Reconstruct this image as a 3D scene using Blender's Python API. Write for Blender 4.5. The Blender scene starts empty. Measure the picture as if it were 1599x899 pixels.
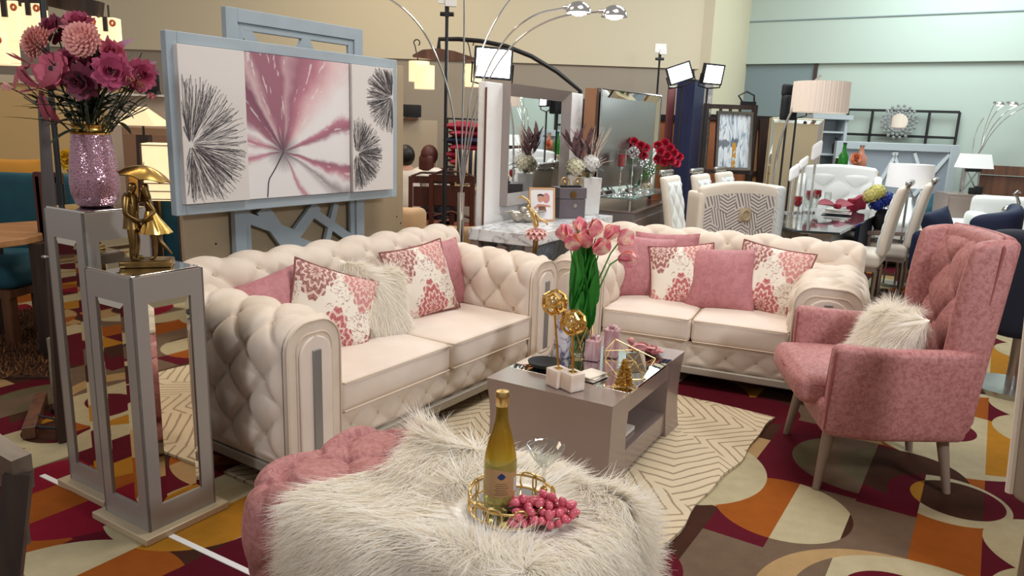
import bpy, math, random
import numpy as np
from mathutils import Matrix, Vector, Euler
PI = math.pi
rng = np.random.default_rng(7)
random.seed(7)
scn = bpy.context.scene
COL = scn.collection

# ------------------------------------------------------------------ camera
FPX, PITCH, ROLL, EYE = 1162.0, math.radians(12.36), math.radians(2.0), 1.5
_f = np.array([0, math.cos(PITCH), -math.sin(PITCH)]); _r = np.array([1.0, 0, 0]); _u = np.cross(_r, _f)
RT = _r*math.cos(ROLL) + _u*math.sin(ROLL); UP = -_r*math.sin(ROLL) + _u*math.cos(ROLL)
CAM = np.array([0, 0, EYE])
cd = bpy.data.cameras.new('camera'); cam = bpy.data.objects.new('camera', cd); COL.objects.link(cam)
cd.sensor_width = 36.0; cd.lens = FPX/1599*36; cd.clip_start = .05; cd.clip_end = 100
mw = Matrix.Identity(4)
for i in range(3):
    mw[i][0] = RT[i]; mw[i][1] = UP[i]; mw[i][2] = -_f[i]; mw[i][3] = CAM[i]
cam.matrix_world = mw
scn.camera = cam
# ------------------------------------------------------------------ light
vs = scn.view_settings
vs.view_transform = 'Standard'; vs.look = 'None'; vs.exposure = 0.07; vs.gamma = 1.0; vs.use_curve_mapping = False
scn.cycles.use_denoising = True
scn.cycles.max_bounces = 7; scn.cycles.diffuse_bounces = 5; scn.cycles.glossy_bounces = 4
scn.cycles.transmission_bounces = 6; scn.cycles.transparent_max_bounces = 8
scn.cycles.caustics_reflective = False; scn.cycles.caustics_refractive = False
scn.cycles.sample_clamp_indirect = 5.0
world = bpy.data.worlds.new('world'); scn.world = world; world.use_nodes = True
world.node_tree.nodes['Background'].inputs[0].default_value = (1.0, .93, .87, 1)
world.node_tree.nodes['Background'].inputs[1].default_value = .30
def area(name, loc, target, size, power, col, size_y=None):
    l = bpy.data.lights.new(name, 'AREA'); l.energy = power; l.color = col; l.size = size
    if size_y: l.shape = 'RECTANGLE'; l.size_y = size_y
    o = bpy.data.objects.new(name, l); COL.objects.link(o); o.location = loc
    o.rotation_euler = (Vector(target)-Vector(loc)).to_track_quat('-Z', 'Y').to_euler()
    return o
area('assumed_ceiling_lamp_warm', (-2.6, 4.4, 4.4), (-2.4, 4.6, 0), 1.6, 50, (1, .82, .60))  # unseen overhead lamp, assumed from the warm overall light
area('assumed_ceiling_lamp_centre', (.9, 3.4, 4.4), (.7, 3.7, 0), 1.4, 78, (1, .94, .86))  # assumed near-neutral overhead lamp, out of view
area('assumed_ceiling_lamp_dining', (2.0, 7.0, 4.4), (2.0, 7.6, 0), 1.8, 120, (.93, .97, 1))  # assumed cool overhead lamp above the dining group, not visible
area('assumed_ceiling_lamp_bedroom', (5.2, 9.0, 4.4), (5.2, 9.6, .3), 2.0, 150, (.86, 1, .98))  # assumed lamp out of view, gives the greenish light at the back right
area('assumed_ceiling_lamp_left', (-1.6, 8.2, 4.4), (-1.6, 8.6, 0), 1.6, 62, (1, .84, .62))  # assumed unseen lamp for the warm light at the back left
area('assumed_fill_left_of_viewer', (-2.3, .3, 2.5), (-.3, 3.8, .4), .35, 26, (.92, .95, 1))  # assumed off-frame fill light left of the viewer, aimed at the sofa
area('assumed_fill_right_of_viewer', (2.6, .4, 2.5), (.3, 4.0, .4), .35, 62, (.90, .95, 1))  # assumed fill light outside the view, raised to brighten the pedestals' right faces

# ------------------------------------------------------------------ pixel to world helpers
def ray(u, v): return RT*(u-799.5)/FPX + UP*(449.5-v)/FPX + _f
def FL(u, v, z=0.0):
    d = ray(u, v); return Vector(CAM + d*(z-EYE)/d[2])
def AT(u, v, y):
    d = ray(u, v); return Vector(CAM + d*y/d[1])
def ONP(u, v, p0, n):
    d = ray(u, v); p0 = np.array(p0); n = np.array(n); return Vector(CAM + d*((p0-CAM)@n)/(d@n))
def SZ(px, y): return px*y*.99/FPX
def S(r, g, b):
    return tuple(((c/255+.055)/1.055)**2.4 if c > 10 else c/255/12.92 for c in (r, g, b)) + (1,)

# ------------------------------------------------------------------ mesh builder
class MB:
    def __init__(s): s.V = []; s.F = []; s.n = 0; s.uv = None
    def add(s, V, F, m=None):
        V = np.asarray(V, float).reshape(-1, 3)
        if m is not None:
            M = np.array(m); V = V@M[:3, :3].T + M[:3, 3]
        s.V.append(V); k = s.n
        s.F += [tuple(int(i)+k for i in f) for f in F]; s.n += len(V); return s
    def box(s, c, size, m=None, top=1.0, topy=None):
        x, y, z = (q/2 for q in size); t = top; ty = topy if topy is not None else top
        V = [(-x, -y, -z), (x, -y, -z), (x, y, -z), (-x, y, -z), (-x*t, -y*ty, z), (x*t, -y*ty, z), (x*t, y*ty, z), (-x*t, y*ty, z)]
        V = np.array(V) + np.array(c)
        return s.add(V, [(0, 3, 2, 1), (4, 5, 6, 7), (0, 1, 5, 4), (1, 2, 6, 5), (2, 3, 7, 6), (3, 0, 4, 7)], m)
    def rbox(s, c, size, r=.03, n=6, puff=(0, 0, 0), fn=None, m=None):
        """rounded box; n cells per side; puff bulges faces (x,y,z) ; fn deforms Nx3 arrays"""
        h = np.array(size)/2; r = min(r, h.min()*.999)
        ts = np.linspace(-1, 1, n+1); V = []; F = []; idx = {}
        a = r/h
        def warp(t, ax):     # concentrate samples on the rounded rim
            return t
        def vid(i, j, k):
            key = (i, j, k)
            if key not in idx: idx[key] = len(V); V.append([ts[i], ts[j], ts[k]])
            return idx[key]
        for ax in range(3):
            o1, o2 = (ax+1) % 3, (ax+2) % 3
            for side in (0, n):
                for i in range(n):
                    for j in range(n):
                        q = []
                        for di, dj in ((0, 0), (1, 0), (1, 1), (0, 1)):
                            p = [0, 0, 0]; p[ax] = side; p[o1] = i+di; p[o2] = j+dj; q.append(vid(*p))
                        F.append(tuple(q) if side else tuple(q[::-1]))
        T = np.array(V)
        # remap so that the rim gets about a third of the samples
        P = np.zeros_like(T)
        for ax in range(3):
            t = np.abs(T[:, ax]); inner = 1-a[ax]
            cut = .55 if n >= 4 else .5
            P[:, ax] = np.sign(T[:, ax])*np.where(t < cut, t/cut*inner, inner+(t-cut)/(1-cut)*a[ax])*h[ax]
        core = np.clip(P, -(h-r), h-r); d = P-core
        L = np.linalg.norm(d, axis=1, keepdims=True); L[L == 0] = 1
        # use cube-to-sphere direction scaled to r on the surface
        Q = core + d/L*r
        on = np.max(np.abs(d), axis=1) < 1e-9
        Q[on] = P[on]
        U = P/h
        for ax in range(3):
            if puff[ax]:
                o1, o2 = (ax+1) % 3, (ax+2) % 3
                w = (1-U[:, o1]**2)*(1-U[:, o2]**2)
                Q[:, ax] += np.sign(U[:, ax])*(np.abs(U[:, ax]) > .3)*puff[ax]*np.clip(w, 0, 1)
        Q = Q + np.array(c)
        if fn is not None: Q = fn(Q)
        return s.add(Q, F, m)
    def cyl(s, p0, p1, r0, r1=None, n=16, caps=True, m=None):
        r1 = r0 if r1 is None else r1
        p0 = np.array(p0, float); p1 = np.array(p1, float); d = p1-p0; d /= max(np.linalg.norm(d), 1e-9)
        a = np.cross(d, [0, 0, 1.0]); a = np.array([1.0, 0, 0]) if np.linalg.norm(a) < 1e-6 else a/np.linalg.norm(a)
        b = np.cross(d, a); th = np.arange(n)*2*PI/n
        ring = np.outer(np.cos(th), a)+np.outer(np.sin(th), b)
        V = np.concatenate([p0+ring*r0, p1+ring*r1])
        F = [(i, (i+1) % n, n+(i+1) % n, n+i) for i in range(n)]
        if caps: F += [tuple(range(n))[::-1], tuple(range(n, 2*n))]
        return s.add(V, F, m)
    def tube(s, pts, r, n=8, closed=False, m=None, caps=True):
        P = np.array(pts, float); k = len(P); R = np.broadcast_to(np.asarray(r, float), (k,))
        if closed: T = np.roll(P, -1, 0)-np.roll(P, 1, 0)
        else: T = np.gradient(P, axis=0)
        T /= np.maximum(np.linalg.norm(T, axis=1, keepdims=True), 1e-9)
        ref = np.array([0, 0, 1.0]) if abs(T[0, 2]) < .9 else np.array([1.0, 0, 0])
        a = np.cross(T[0], ref); a /= np.linalg.norm(a); A = [a]
        for i in range(1, k):
            a = A[-1]-T[i]*(A[-1]@T[i]); l = np.linalg.norm(a); A.append(a/l if l > 1e-6 else A[-1])
        A = np.array(A); B = np.cross(T, A); th = np.arange(n)*2*PI/n
        V = (P[:, None]+R[:, None, None]*(np.cos(th)[None, :, None]*A[:, None]+np.sin(th)[None, :, None]*B[:, None])).reshape(-1, 3)
        F = []
        for i in range(k if closed else k-1):
            j = (i+1) % k
            F += [(i*n+q, i*n+(q+1) % n, j*n+(q+1) % n, j*n+q) for q in range(n)]
        if not closed and caps: F += [tuple(range(n))[::-1], tuple(range((k-1)*n, k*n))]
        return s.add(V, F, m)
    def lathe(s, prof, n=24, m=None, fn=None, caps=False):
        P = np.array(prof, float); k = len(P); th = np.arange(n)*2*PI/n
        V = np.stack([P[:, 0, None]*np.cos(th), P[:, 0, None]*np.sin(th), np.repeat(P[:, 1, None], n, 1)], -1).reshape(-1, 3)
        if fn is not None: V = fn(V)
        F = [(i*n+q, i*n+(q+1) % n, (i+1)*n+(q+1) % n, (i+1)*n+q) for i in range(k-1) for q in range(n)]
        if caps: F += [tuple(range(n))[::-1], tuple(range((k-1)*n, k*n))]
        return s.add(V, F, m)
    def ball(s, c, r, n=12, m=None, fn=None):
        r = np.broadcast_to(np.asarray(r, float), (3,)); k = max(5, n//2+1)
        ph = np.linspace(-PI/2, PI/2, k); prof = [(max(math.cos(p), 1e-4), math.sin(p)) for p in ph]
        g = MB(); g.lathe(prof, n); V = g.V[0]*r
        if fn is not None: V = fn(V)
        V = V+np.array(c)
        return s.add(V, g.F, m)
    def grid(s, P, m=None, cu=False, cv=False):
        P = np.asarray(P, float); a, b = P.shape[:2]; F = []
        for i in range(a if cu else a-1):
            for j in range(b if cv else b-1):
                i2, j2 = (i+1) % a, (j+1) % b
                F.append((i*b+j, i2*b+j, i2*b+j2, i*b+j2))
        return s.add(P.reshape(-1, 3), F, m)
    def prism(s, poly, z0, z1, m=None):
        """poly: 2-D outline (ccw), extruded along local z"""
        k = len(poly); V = [(x, y, z0) for x, y in poly]+[(x, y, z1) for x, y in poly]
        F = [tuple(range(k))[::-1], tuple(range(k, 2*k))]+[(i, (i+1) % k, k+(i+1) % k, k+i) for i in range(k)]
        return s.add(V, F, m)
    def join(s, o, m=None):
        for V in o.V: pass
        return s.add(np.concatenate(o.V), o.F, m)

def rot(axis, deg): return Matrix.Rotation(math.radians(deg), 4, axis)
def tr(x, y, z): return Matrix.Translation((x, y, z))
def frame(o, x, y, z):
    m = Matrix.Identity(4)
    for i in range(3): m[i][0] = x[i]; m[i][1] = y[i]; m[i][2] = z[i]; m[i][3] = o[i]
    return m

def obj(name, mb, mat, parent=None, angle=40, bevel=0, seg=2, sub=0):
    me = bpy.data.meshes.new(name)
    V = np.concatenate(mb.V); me.from_pydata(V.tolist(), [], mb.F); me.update()
    me.materials.append(mat)
    me.shade_smooth()
    if angle < 180: me.set_sharp_from_angle(angle=math.radians(angle))
    o = bpy.data.objects.new(name, me); COL.objects.link(o)
    if parent is not None: o.parent = parent
    if bevel:
        b = o.modifiers.new('bevel', 'BEVEL'); b.width = bevel; b.segments = seg; b.limit_method = 'ANGLE'; b.angle_limit = math.radians(35)
    if sub:
        q = o.modifiers.new('subsurf', 'SUBSURF'); q.levels = q.render_levels = sub
    return o
def thing(name, label, cat, loc=(0, 0, 0), rz=0, group=None, m=None):
    o = bpy.data.objects.new(name, None); COL.objects.link(o); o.empty_display_size = .1
    if m is not None: o.matrix_world = m
    else: o.location = loc; o.rotation_euler = (0, 0, math.radians(rz))
    o['label'] = label; o['category'] = cat
    if group: o['group'] = group
    return o
def tag(o, label, cat, group=None, kind=None):
    o['label'] = label; o['category'] = cat
    if group: o['group'] = group
    if kind: o['kind'] = kind
    return o
def solo(name, label, cat, mb, mat, loc=(0, 0, 0), rz=0, group=None, m=None, **k):
    o = obj(name, mb, mat, None, **k)
    if m is not None: o.matrix_world = m
    else: o.location = loc; o.rotation_euler = (0, 0, math.radians(rz))
    return tag(o, label, cat, group)
def struct(name, mb, mat, **k):
    o = obj(name, mb, mat, **k); o['kind'] = 'structure'; return o
def kids(o): return [c for c in COL.objects if c.parent == o]
def dup(o, loc, rz, label, group=None, scale=None):
    r = o.copy(); COL.objects.link(r); r.location = loc; r.rotation_euler = (0, 0, math.radians(rz)); r['label'] = label
    if group: r['group'] = group
    if scale: r.scale = (scale,)*3
    for ch in kids(o):
        c = ch.copy(); COL.objects.link(c); c.parent = r
        for g in kids(ch):
            d = g.copy(); COL.objects.link(d); d.parent = c
    return r
def link_copy(o, parent, loc, m=None):
    c = o.copy(); COL.objects.link(c); c.parent = parent
    if m is not None: c.matrix_basis = m
    else: c.location = loc
    return c

# ------------------------------------------------------------------ materials
def newmat(name):
    m = bpy.data.materials.new(name); m.use_nodes = True
    return m, m.node_tree.nodes, m.node_tree.links, m.node_tree.nodes['Principled BSDF']
def mat(name, col, rough=.5, metal=0, noise=None, bump=None, sheen=0, coat=0, emit=0, trans=0, ior=1.45, spec=None, coord='Object', emitcol=None, sss=0):
    """noise=(scale, colour2, detail, contrast); bump=(scale, strength)"""
    m, N, L, B = newmat(name)
    B.inputs['Base Color'].default_value = col; B.inputs['Roughness'].default_value = rough; B.inputs['Metallic'].default_value = metal
    B.inputs['IOR'].default_value = ior
    if spec is not None: B.inputs['Specular IOR Level'].default_value = spec
    if sheen:
        B.inputs['Sheen Weight'].default_value = sheen; B.inputs['Sheen Roughness'].default_value = .4
        B.inputs['Sheen Tint'].default_value = (min(1, col[0]*1.3+.1), min(1, col[1]*1.3+.1), min(1, col[2]*1.3+.1), 1)
    if coat: B.inputs['Coat Weight'].default_value = coat; B.inputs['Coat Roughness'].default_value = .08
    if emit:
        B.inputs['Emission Color'].default_value = emitcol or col; B.inputs['Emission Strength'].default_value = emit
    if trans: B.inputs['Transmission Weight'].default_value = trans
    if sss: B.inputs['Subsurface Weight'].default_value = sss; B.inputs['Subsurface Radius'].default_value = (.02, .01, .008)
    if noise or bump:
        tc = N.new('ShaderNodeTexCoord')
    if noise:
        t = N.new('ShaderNodeTexNoise'); t.inputs['Scale'].default_value = noise[0]; t.inputs['Detail'].default_value = noise[2] if len(noise) > 2 else 4
        L.new(tc.outputs[coord], t.inputs['Vector'])
        r = N.new('ShaderNodeValToRGB'); k = noise[3] if len(noise) > 3 else .2
        r.color_ramp.elements[0].position = .5-k; r.color_ramp.elements[1].position = .5+k
        r.color_ramp.elements[0].color = noise[1]; r.color_ramp.elements[1].color = col
        L.new(t.outputs['Fac'], r.inputs['Fac']); L.new(r.outputs['Color'], B.inputs['Base Color'])
    if bump:
        t = N.new('ShaderNodeTexNoise'); t.inputs['Scale'].default_value = bump[0]; t.inputs['Detail'].default_value = 3
        L.new(tc.outputs[coord], t.inputs['Vector'])
        b = N.new('ShaderNodeBump'); b.inputs['Strength'].default_value = bump[1]; b.inputs['Distance'].default_value = .01
        L.new(t.outputs['Fac'], b.inputs['Height']); L.new(b.outputs['Normal'], B.inputs['Normal'])
    return m
def wood(name, c1, c2, rough=.45, axis=2, scale=18, stretch=.08):
    m, N, L, B = newmat(name)
    tc = N.new('ShaderNodeTexCoord'); mp = N.new('ShaderNodeMapping'); sc = [scale]*3; sc[axis] = scale*stretch
    mp.inputs['Scale'].default_value = sc; L.new(tc.outputs['Object'], mp.inputs['Vector'])
    t = N.new('ShaderNodeTexNoise'); t.inputs['Scale'].default_value = 1; t.inputs['Detail'].default_value = 5; L.new(mp.outputs[0], t.inputs['Vector'])
    r = N.new('ShaderNodeValToRGB'); r.color_ramp.elements[0].position = .3; r.color_ramp.elements[1].position = .7
    r.color_ramp.elements[0].color = c1; r.color_ramp.elements[1].color = c2
    L.new(t.outputs['Fac'], r.inputs['Fac']); L.new(r.outputs['Color'], B.inputs['Base Color']); B.inputs['Roughness'].default_value = rough
    return m
class NG:
    """terse node maths on one material"""
    def __init__(s, name, rough=.6):
        s.m, s.N, s.L, s.B = newmat(name); s.B.inputs['Roughness'].default_value = rough; s.tc = s.N.new('ShaderNodeTexCoord')
    def put(s, sock, v):
        if isinstance(v, (int, float)): sock.default_value = v
        elif isinstance(v, tuple): sock.default_value = v
        else: s.L.new(v, sock)
    def math(s, op, a, b=None, c=None):
        n = s.N.new('ShaderNodeMath'); n.operation = op
        for i, v in enumerate((a, b, c)):
            if v is not None: s.put(n.inputs[i], v)
        return n.outputs[0]
    def sep(s, vec):
        n = s.N.new('ShaderNodeSeparateXYZ'); s.L.new(vec, n.inputs[0]); return n.outputs
    def mix(s, f, a, b):
        n = s.N.new('ShaderNodeMix'); n.data_type = 'RGBA'; s.put(n.inputs[0], f); s.put(n.inputs[6], a); s.put(n.inputs[7], b); return n.outputs[2]
    def noise(s, vec, scale, detail=3, dist=0):
        n = s.N.new('ShaderNodeTexNoise'); s.L.new(vec, n.inputs['Vector']); n.inputs['Scale'].default_value = scale; n.inputs['Detail'].default_value = detail
        n.inputs['Distortion'].default_value = dist; return n.outputs['Fac']
    def ramp(s, fac, stops, interp='LINEAR'):
        n = s.N.new('ShaderNodeValToRGB'); cr = n.color_ramp; cr.interpolation = interp
        while len(cr.elements) > 1: cr.elements.remove(cr.elements[-1])
        cr.elements[0].position = stops[0][0]; cr.elements[0].color = stops[0][1]
        for p, c in stops[1:]:
            e = cr.elements.new(p); e.color = c
        s.put(n.inputs[0], fac); return n.outputs[0]
    def col(s, v): s.put(s.B.inputs['Base Color'], v); return s.m
    def bump(s, h, st=.3, d=.01):
        b = s.N.new('ShaderNodeBump'); b.inputs['Strength'].default_value = st; b.inputs['Distance'].default_value = d; s.L.new(h, b.inputs['Height']); s.L.new(b.outputs[0], s.B.inputs['Normal'])
    def mapv(s, src, scale=(1, 1, 1), rotz=0, loc=(0, 0, 0)):
        n = s.N.new('ShaderNodeMapping'); n.inputs['Scale'].default_value = scale; n.inputs['Rotation'].default_value = (0, 0, rotz); n.inputs['Location'].default_value = loc
        s.L.new(src, n.inputs[0]); return n.outputs[0]

BLK = (0, 0, 0, 1)
M = {}
M['cream'] = mat('cream_velvet', S(225, 210, 195), .75, noise=(7, S(211, 194, 177), 3, .25), sheen=.35)
M['cream_seat'] = mat('cream_seat_velvet', S(231, 216, 204), .75, noise=(5, S(219, 202, 188), 3, .25), sheen=.35)
M['piping'] = mat('cream_piping', S(212, 194, 174), .7)
M['button'] = mat('cream_button', S(196, 176, 150), .6)
M['silver'] = mat('silver_paint', S(168, 160, 148), .38, .25)
M['inlay'] = mat('grey_metal_inlay', S(142, 140, 138), .35, .4)
M['taupe'] = mat('taupe_lacquer', S(150, 132, 124), .25, .12, noise=(3, S(142, 124, 116), 2, .3), coat=.3)
M['pedestal'] = mat('pedestal_lacquer', S(158, 152, 146), .32, .3)
M['champ'] = mat('champagne_wood', S(190, 172, 142), .4, .2)
M['mirror'] = mat('mirror_glass', (.86, .86, .84, 1), .015, 1)
M['bronzemirror'] = mat('bronze_mirror', (.80, .74, .66, 1), .02, 1)
M['gold'] = mat('gold_metal', S(212, 172, 96), .25, 1)
M['oldgold'] = mat('aged_gold', S(158, 126, 76), .34, 1, noise=(16, S(70, 54, 34), 3, .25))
M['palegold'] = mat('pale_gold', S(214, 182, 120), .3, 1)
M['chrome'] = mat('chrome', (.80, .80, .80, 1), .12, 1)
M['steel'] = mat('brushed_steel', S(176, 174, 172), .28, 1)
M['black'] = mat('black_metal', S(26, 26, 30), .4)
M['dark'] = mat('dark_underside', S(22, 17, 15), .8)
M['white'] = mat('white_paint', S(236, 234, 230), .5)
M['leg'] = mat('taupe_wood_leg', S(132, 112, 98), .45)
M['darkwood'] = wood('dark_wood', S(34, 24, 20), S(62, 44, 36))
M['walnut'] = wood('walnut_wood', S(78, 48, 34), S(112, 72, 50))
M['redwood'] = wood('reddish_wood', S(58, 26, 20), S(88, 42, 32))
M['oak'] = wood('oak_wood', S(150, 104, 64), S(180, 130, 84), axis=0)
M['teal'] = mat('teal_fabric', S(30, 84, 100), .8, sheen=.2, noise=(6, S(20, 66, 82), 3, .3))
M['navy'] = mat('navy_velvet', S(24, 36, 72), .7, sheen=.35, noise=(6, S(14, 24, 52), 3, .3))
M['navy_dark'] = mat('dark_navy_velvet', S(14, 20, 38), .75, sheen=.2)
M['mustard'] = mat('mustard_fabric', S(196, 138, 52), .8)
M['leaf'] = mat('leaf_green', S(46, 130, 40), .42, noise=(9, S(28, 98, 28), 2, .3))
M['stem'] = mat('stem_green', S(70, 140, 50), .5)
M['plaster'] = mat('white_plaster', S(226, 224, 222), .7, bump=(18, .6))
M['led'] = mat('led_diffuser', (1, 1, 1, 1), .5, emit=14, emitcol=(.82, .93, 1, 1))
M['creamwhite'] = mat('ivory_fabric', S(232, 222, 208), .75, sheen=.25, noise=(6, S(222, 210, 194), 3, .3))
M['coolwhite'] = mat('white_fabric', S(226, 228, 226), .75, sheen=.2)
M['shade'] = mat('white_lampshade', S(236, 238, 240), .7, emit=.18, emitcol=(1, .97, .92, 1))
M['red'] = mat('red_cloth', S(150, 14, 52), .6)
M['redglass'] = mat('red_glass', S(190, 16, 40), .12, trans=.35)
M['plate'] = mat('white_china', S(238, 236, 232), .2)
M['paper'] = mat('parchment_lamp', S(244, 226, 186), .8, noise=(22, S(226, 200, 150), 3, .25), emit=.85, emitcol=S(255, 226, 176))
M['skin'] = mat('skin', S(212, 158, 132), .55)
M['soil'] = mat('charcoal', S(30, 28, 28), .7)

def pink_velvet(name, base, dark, scale=26):
    g = NG(name, .62); v = g.tc.outputs['Object']
    n1 = g.noise(v, scale, 6, .8); n2 = g.noise(v, 5, 3)
    k = g.ramp(n1, [(.36, dark), (.60, base)])
    k2 = g.mix(g.math('MULTIPLY', n2, .30), k, S(200, 152, 149)); g.col(k2)
    g.B.inputs['Sheen Weight'].default_value = .3; g.B.inputs['Sheen Roughness'].default_value = .35; g.B.inputs['Sheen Tint'].default_value = S(240, 190, 190)
    return g.m
M['pink'] = pink_velvet('dusty_pink_velvet', S(174, 114, 111), S(142, 78, 75), 60)
M['pinkpillow'] = pink_velvet('pink_satin', S(180, 114, 120), S(162, 94, 102), 34)
M['pinkpipe'] = mat('pink_piping', S(140, 72, 74), .6)
M['pipebrown'] = mat('brown_piping', S(134, 78, 74), .6)

def damask():
    g = NG('damask_print', .8); xyz = g.sep(g.tc.outputs['Object']); k = 3.9
    x = g.math('MULTIPLY', xyz[0], k); y = g.math('MULTIPLY', xyz[1], k*.8)
    row = g.math('FLOOR', y); odd = g.math('FLOORED_MODULO', row, 2.0)
    x = g.math('ADD', x, g.math('MULTIPLY', odd, .5)); colu = g.math('FLOOR', x)
    fx = g.math('SUBTRACT', g.math('FRACT', x), .5); fy = g.math('SUBTRACT', g.math('FRACT', y), .5)
    r = g.math('SQRT', g.math('ADD', g.math('MULTIPLY', fx, fx), g.math('MULTIPLY', g.math('MULTIPLY', fy, fy), .72)))
    th = g.math('ARCTAN2', fy, fx)
    lob = g.math('ADD', .37, g.math('MULTIPLY', .030, g.math('COSINE', g.math('MULTIPLY', th, 12.0))))
    lob = g.math('ADD', lob, g.math('MULTIPLY', .055, g.math('COSINE', g.math('MULTIPLY', th, 4.0))))
    inside = g.math('LESS_THAN', r, lob)
    rings = g.math('SINE', g.math('ADD', g.math('MULTIPLY', r, 52.0), g.math('MULTIPLY', 1.5, g.math('COSINE', g.math('MULTIPLY', th, 12.0)))))
    ringm = g.math('GREATER_THAN', rings, -.45)
    pick = g.math('FLOORED_MODULO', g.math('ADD', g.math('MULTIPLY', row, 2.0), colu), 3.0)
    tone = g.mix(g.math('LESS_THAN', pick, .5), S(176, 88, 92), S(196, 128, 124))
    tone = g.mix(g.math('GREATER_THAN', pick, 1.5), tone, S(150, 96, 92))
    nz = g.noise(g.tc.outputs['Object'], 60, 4, 1.5); scr = g.math('GREATER_THAN', nz, .56)
    reg = g.math('GREATER_THAN', g.noise(g.tc.outputs['Object'], 9, 2), .5)
    bg = g.mix(g.math('MULTIPLY', g.math('MULTIPLY', scr, reg), .7), S(232, 222, 208), S(150, 100, 100))
    med = g.mix(ringm, S(222, 190, 180), tone)
    med = g.mix(g.math('MULTIPLY', g.math('GREATER_THAN', g.noise(g.tc.outputs['Object'], 120, 3), .56), .4), med, S(228, 206, 194))
    return g.col(g.mix(inside, bg, med))
M['damask'] = damask()

def fur_mat():
    g = NG('white_fur', .75)
    gi = g.N.new('ShaderNodeNewGeometry')
    c = g.ramp(gi.outputs['Random Per Island'], [(0, S(244, 232, 212)), (.25, S(250, 243, 230)), (.6, S(254, 250, 243)), (1, S(255, 254, 251))])
    g.col(c); g.B.inputs['Specular IOR Level'].default_value = .2
    tl = g.N.new('ShaderNodeBsdfTranslucent'); g.L.new(c, tl.inputs['Color']); mx = g.N.new('ShaderNodeMixShader'); mx.inputs[0].default_value = .5
    out = g.N['Material Output']; g.L.new(g.B.outputs[0], mx.inputs[1]); g.L.new(tl.outputs[0], mx.inputs[2]); g.L.new(mx.outputs[0], out.inputs['Surface'])
    return g.m
M['fur'] = fur_mat()
M['furbase'] = mat('fur_backing', S(240, 232, 220), .9)

def thin_glass():
    g = NG('clear_glass', .02); fr = g.N.new('ShaderNodeLayerWeight'); fr.inputs[0].default_value = .25; tb = g.N.new('ShaderNodeBsdfTransparent'); gb = g.N.new('ShaderNodeBsdfGlossy'); gb.inputs['Roughness'].default_value = .03
    tb.inputs[0].default_value = (.95, .97, .96, 1); mx = g.N.new('ShaderNodeMixShader'); g.L.new(g.math('ADD', .05, g.math('MULTIPLY', fr.outputs['Facing'], .5)), mx.inputs[0]); g.L.new(tb.outputs[0], mx.inputs[1]); g.L.new(gb.outputs[0], mx.inputs[2]); g.L.new(mx.outputs[0], g.N['Material Output'].inputs['Surface']); return g.m
M['glass'] = thin_glass()
# ------------------------------------------------------------------ shape helpers
def tuft(u, v, A=.02, B=.012, k=.45):
    p = (u+v)/2; q = (u-v)/2
    h = A*(np.abs(np.sin(PI*p))*np.abs(np.sin(PI*q)))**k
    rp = p-np.round(p); rq = q-np.round(q)
    return h - B*np.exp(-(rp**2+rq**2)/.006)
def pathsample(pts, n):
    P = np.array(pts, float); d = np.r_[0, np.cumsum(np.linalg.norm(np.diff(P, axis=0), axis=1))]
    t = np.linspace(0, d[-1], n); return np.stack([np.interp(t, d, P[:, i]) for i in range(P.shape[1])], 1), t
def arc(cx, cy, r, a0, a1, n=12, ry=None):
    ry = r if ry is None else ry
    return [(cx+r*math.cos(math.radians(a0+(a1-a0)*i/n)), cy+ry*math.sin(math.radians(a0+(a1-a0)*i/n))) for i in range(n+1)]
def smooth(x): x = np.clip(x, 0, 1); return x*x*(3-2*x)
def fur_strands(P, Nn, comb, length, width, n, jitter=.35, lift=.35, droop=.3, seg=4, lvar=.4, clump=0):
    """ribbons rooted at P (k,3) with normals; returns verts, faces"""
    k = len(P); ln = length*(1-lvar*rng.random(k)); D0 = Nn*lift + comb*(1-lift) + rng.normal(0, jitter, (k, 3))*.6
    D0 -= Nn*np.minimum(0, (D0*Nn).sum(1, keepdims=True)-.08)
    D0 /= np.linalg.norm(D0, axis=1, keepdims=True)
    side = np.cross(D0, Nn+rng.normal(0, .35, (k, 3))); side /= np.maximum(np.linalg.norm(side, axis=1, keepdims=True), 1e-6)
    pts = []; p = P.copy(); d = D0.copy(); bend = rng.normal(0, .10, (k, 3))
    V = np.zeros((k, seg+1, 2, 3))
    for i in range(seg+1):
        w = width*(1-(i/seg)**1.5*.9)
        V[:, i, 0] = p-side*w; V[:, i, 1] = p+side*w
        d = d+bend*.5+np.array([0, 0, -1.0])*droop/seg; 
        d /= np.linalg.norm(d, axis=1, keepdims=True)
        p = p+d*(ln/seg)[:, None]
    base = (np.arange(k)*(seg+1)*2)[:, None, None]; i = np.arange(seg)[None, :, None]*2
    F = (base+i+np.array([0, 1, 3, 2])[None, None, :]).reshape(-1, 4)
    return V.reshape(-1, 3), F
def big_mesh(name, V, F, mat_, parent=None):
    me = bpy.data.meshes.new(name); me.vertices.add(len(V)); me.vertices.foreach_set('co', np.ascontiguousarray(V, np.float32).ravel())
    me.loops.add(F.size); me.loops.foreach_set('vertex_index', np.ascontiguousarray(F, np.int32).ravel())
    me.polygons.add(len(F)); me.polygons.foreach_set('loop_start', np.arange(0, F.size, F.shape[1], dtype=np.int32))
    me.polygons.foreach_set('use_smooth', np.ones(len(F), bool))
    me.update(calc_edges=True); me.validate(); me.materials.append(mat_)
    o = bpy.data.objects.new(name, me); COL.objects.link(o)
    if parent is not None: o.parent = parent
    return o
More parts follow.
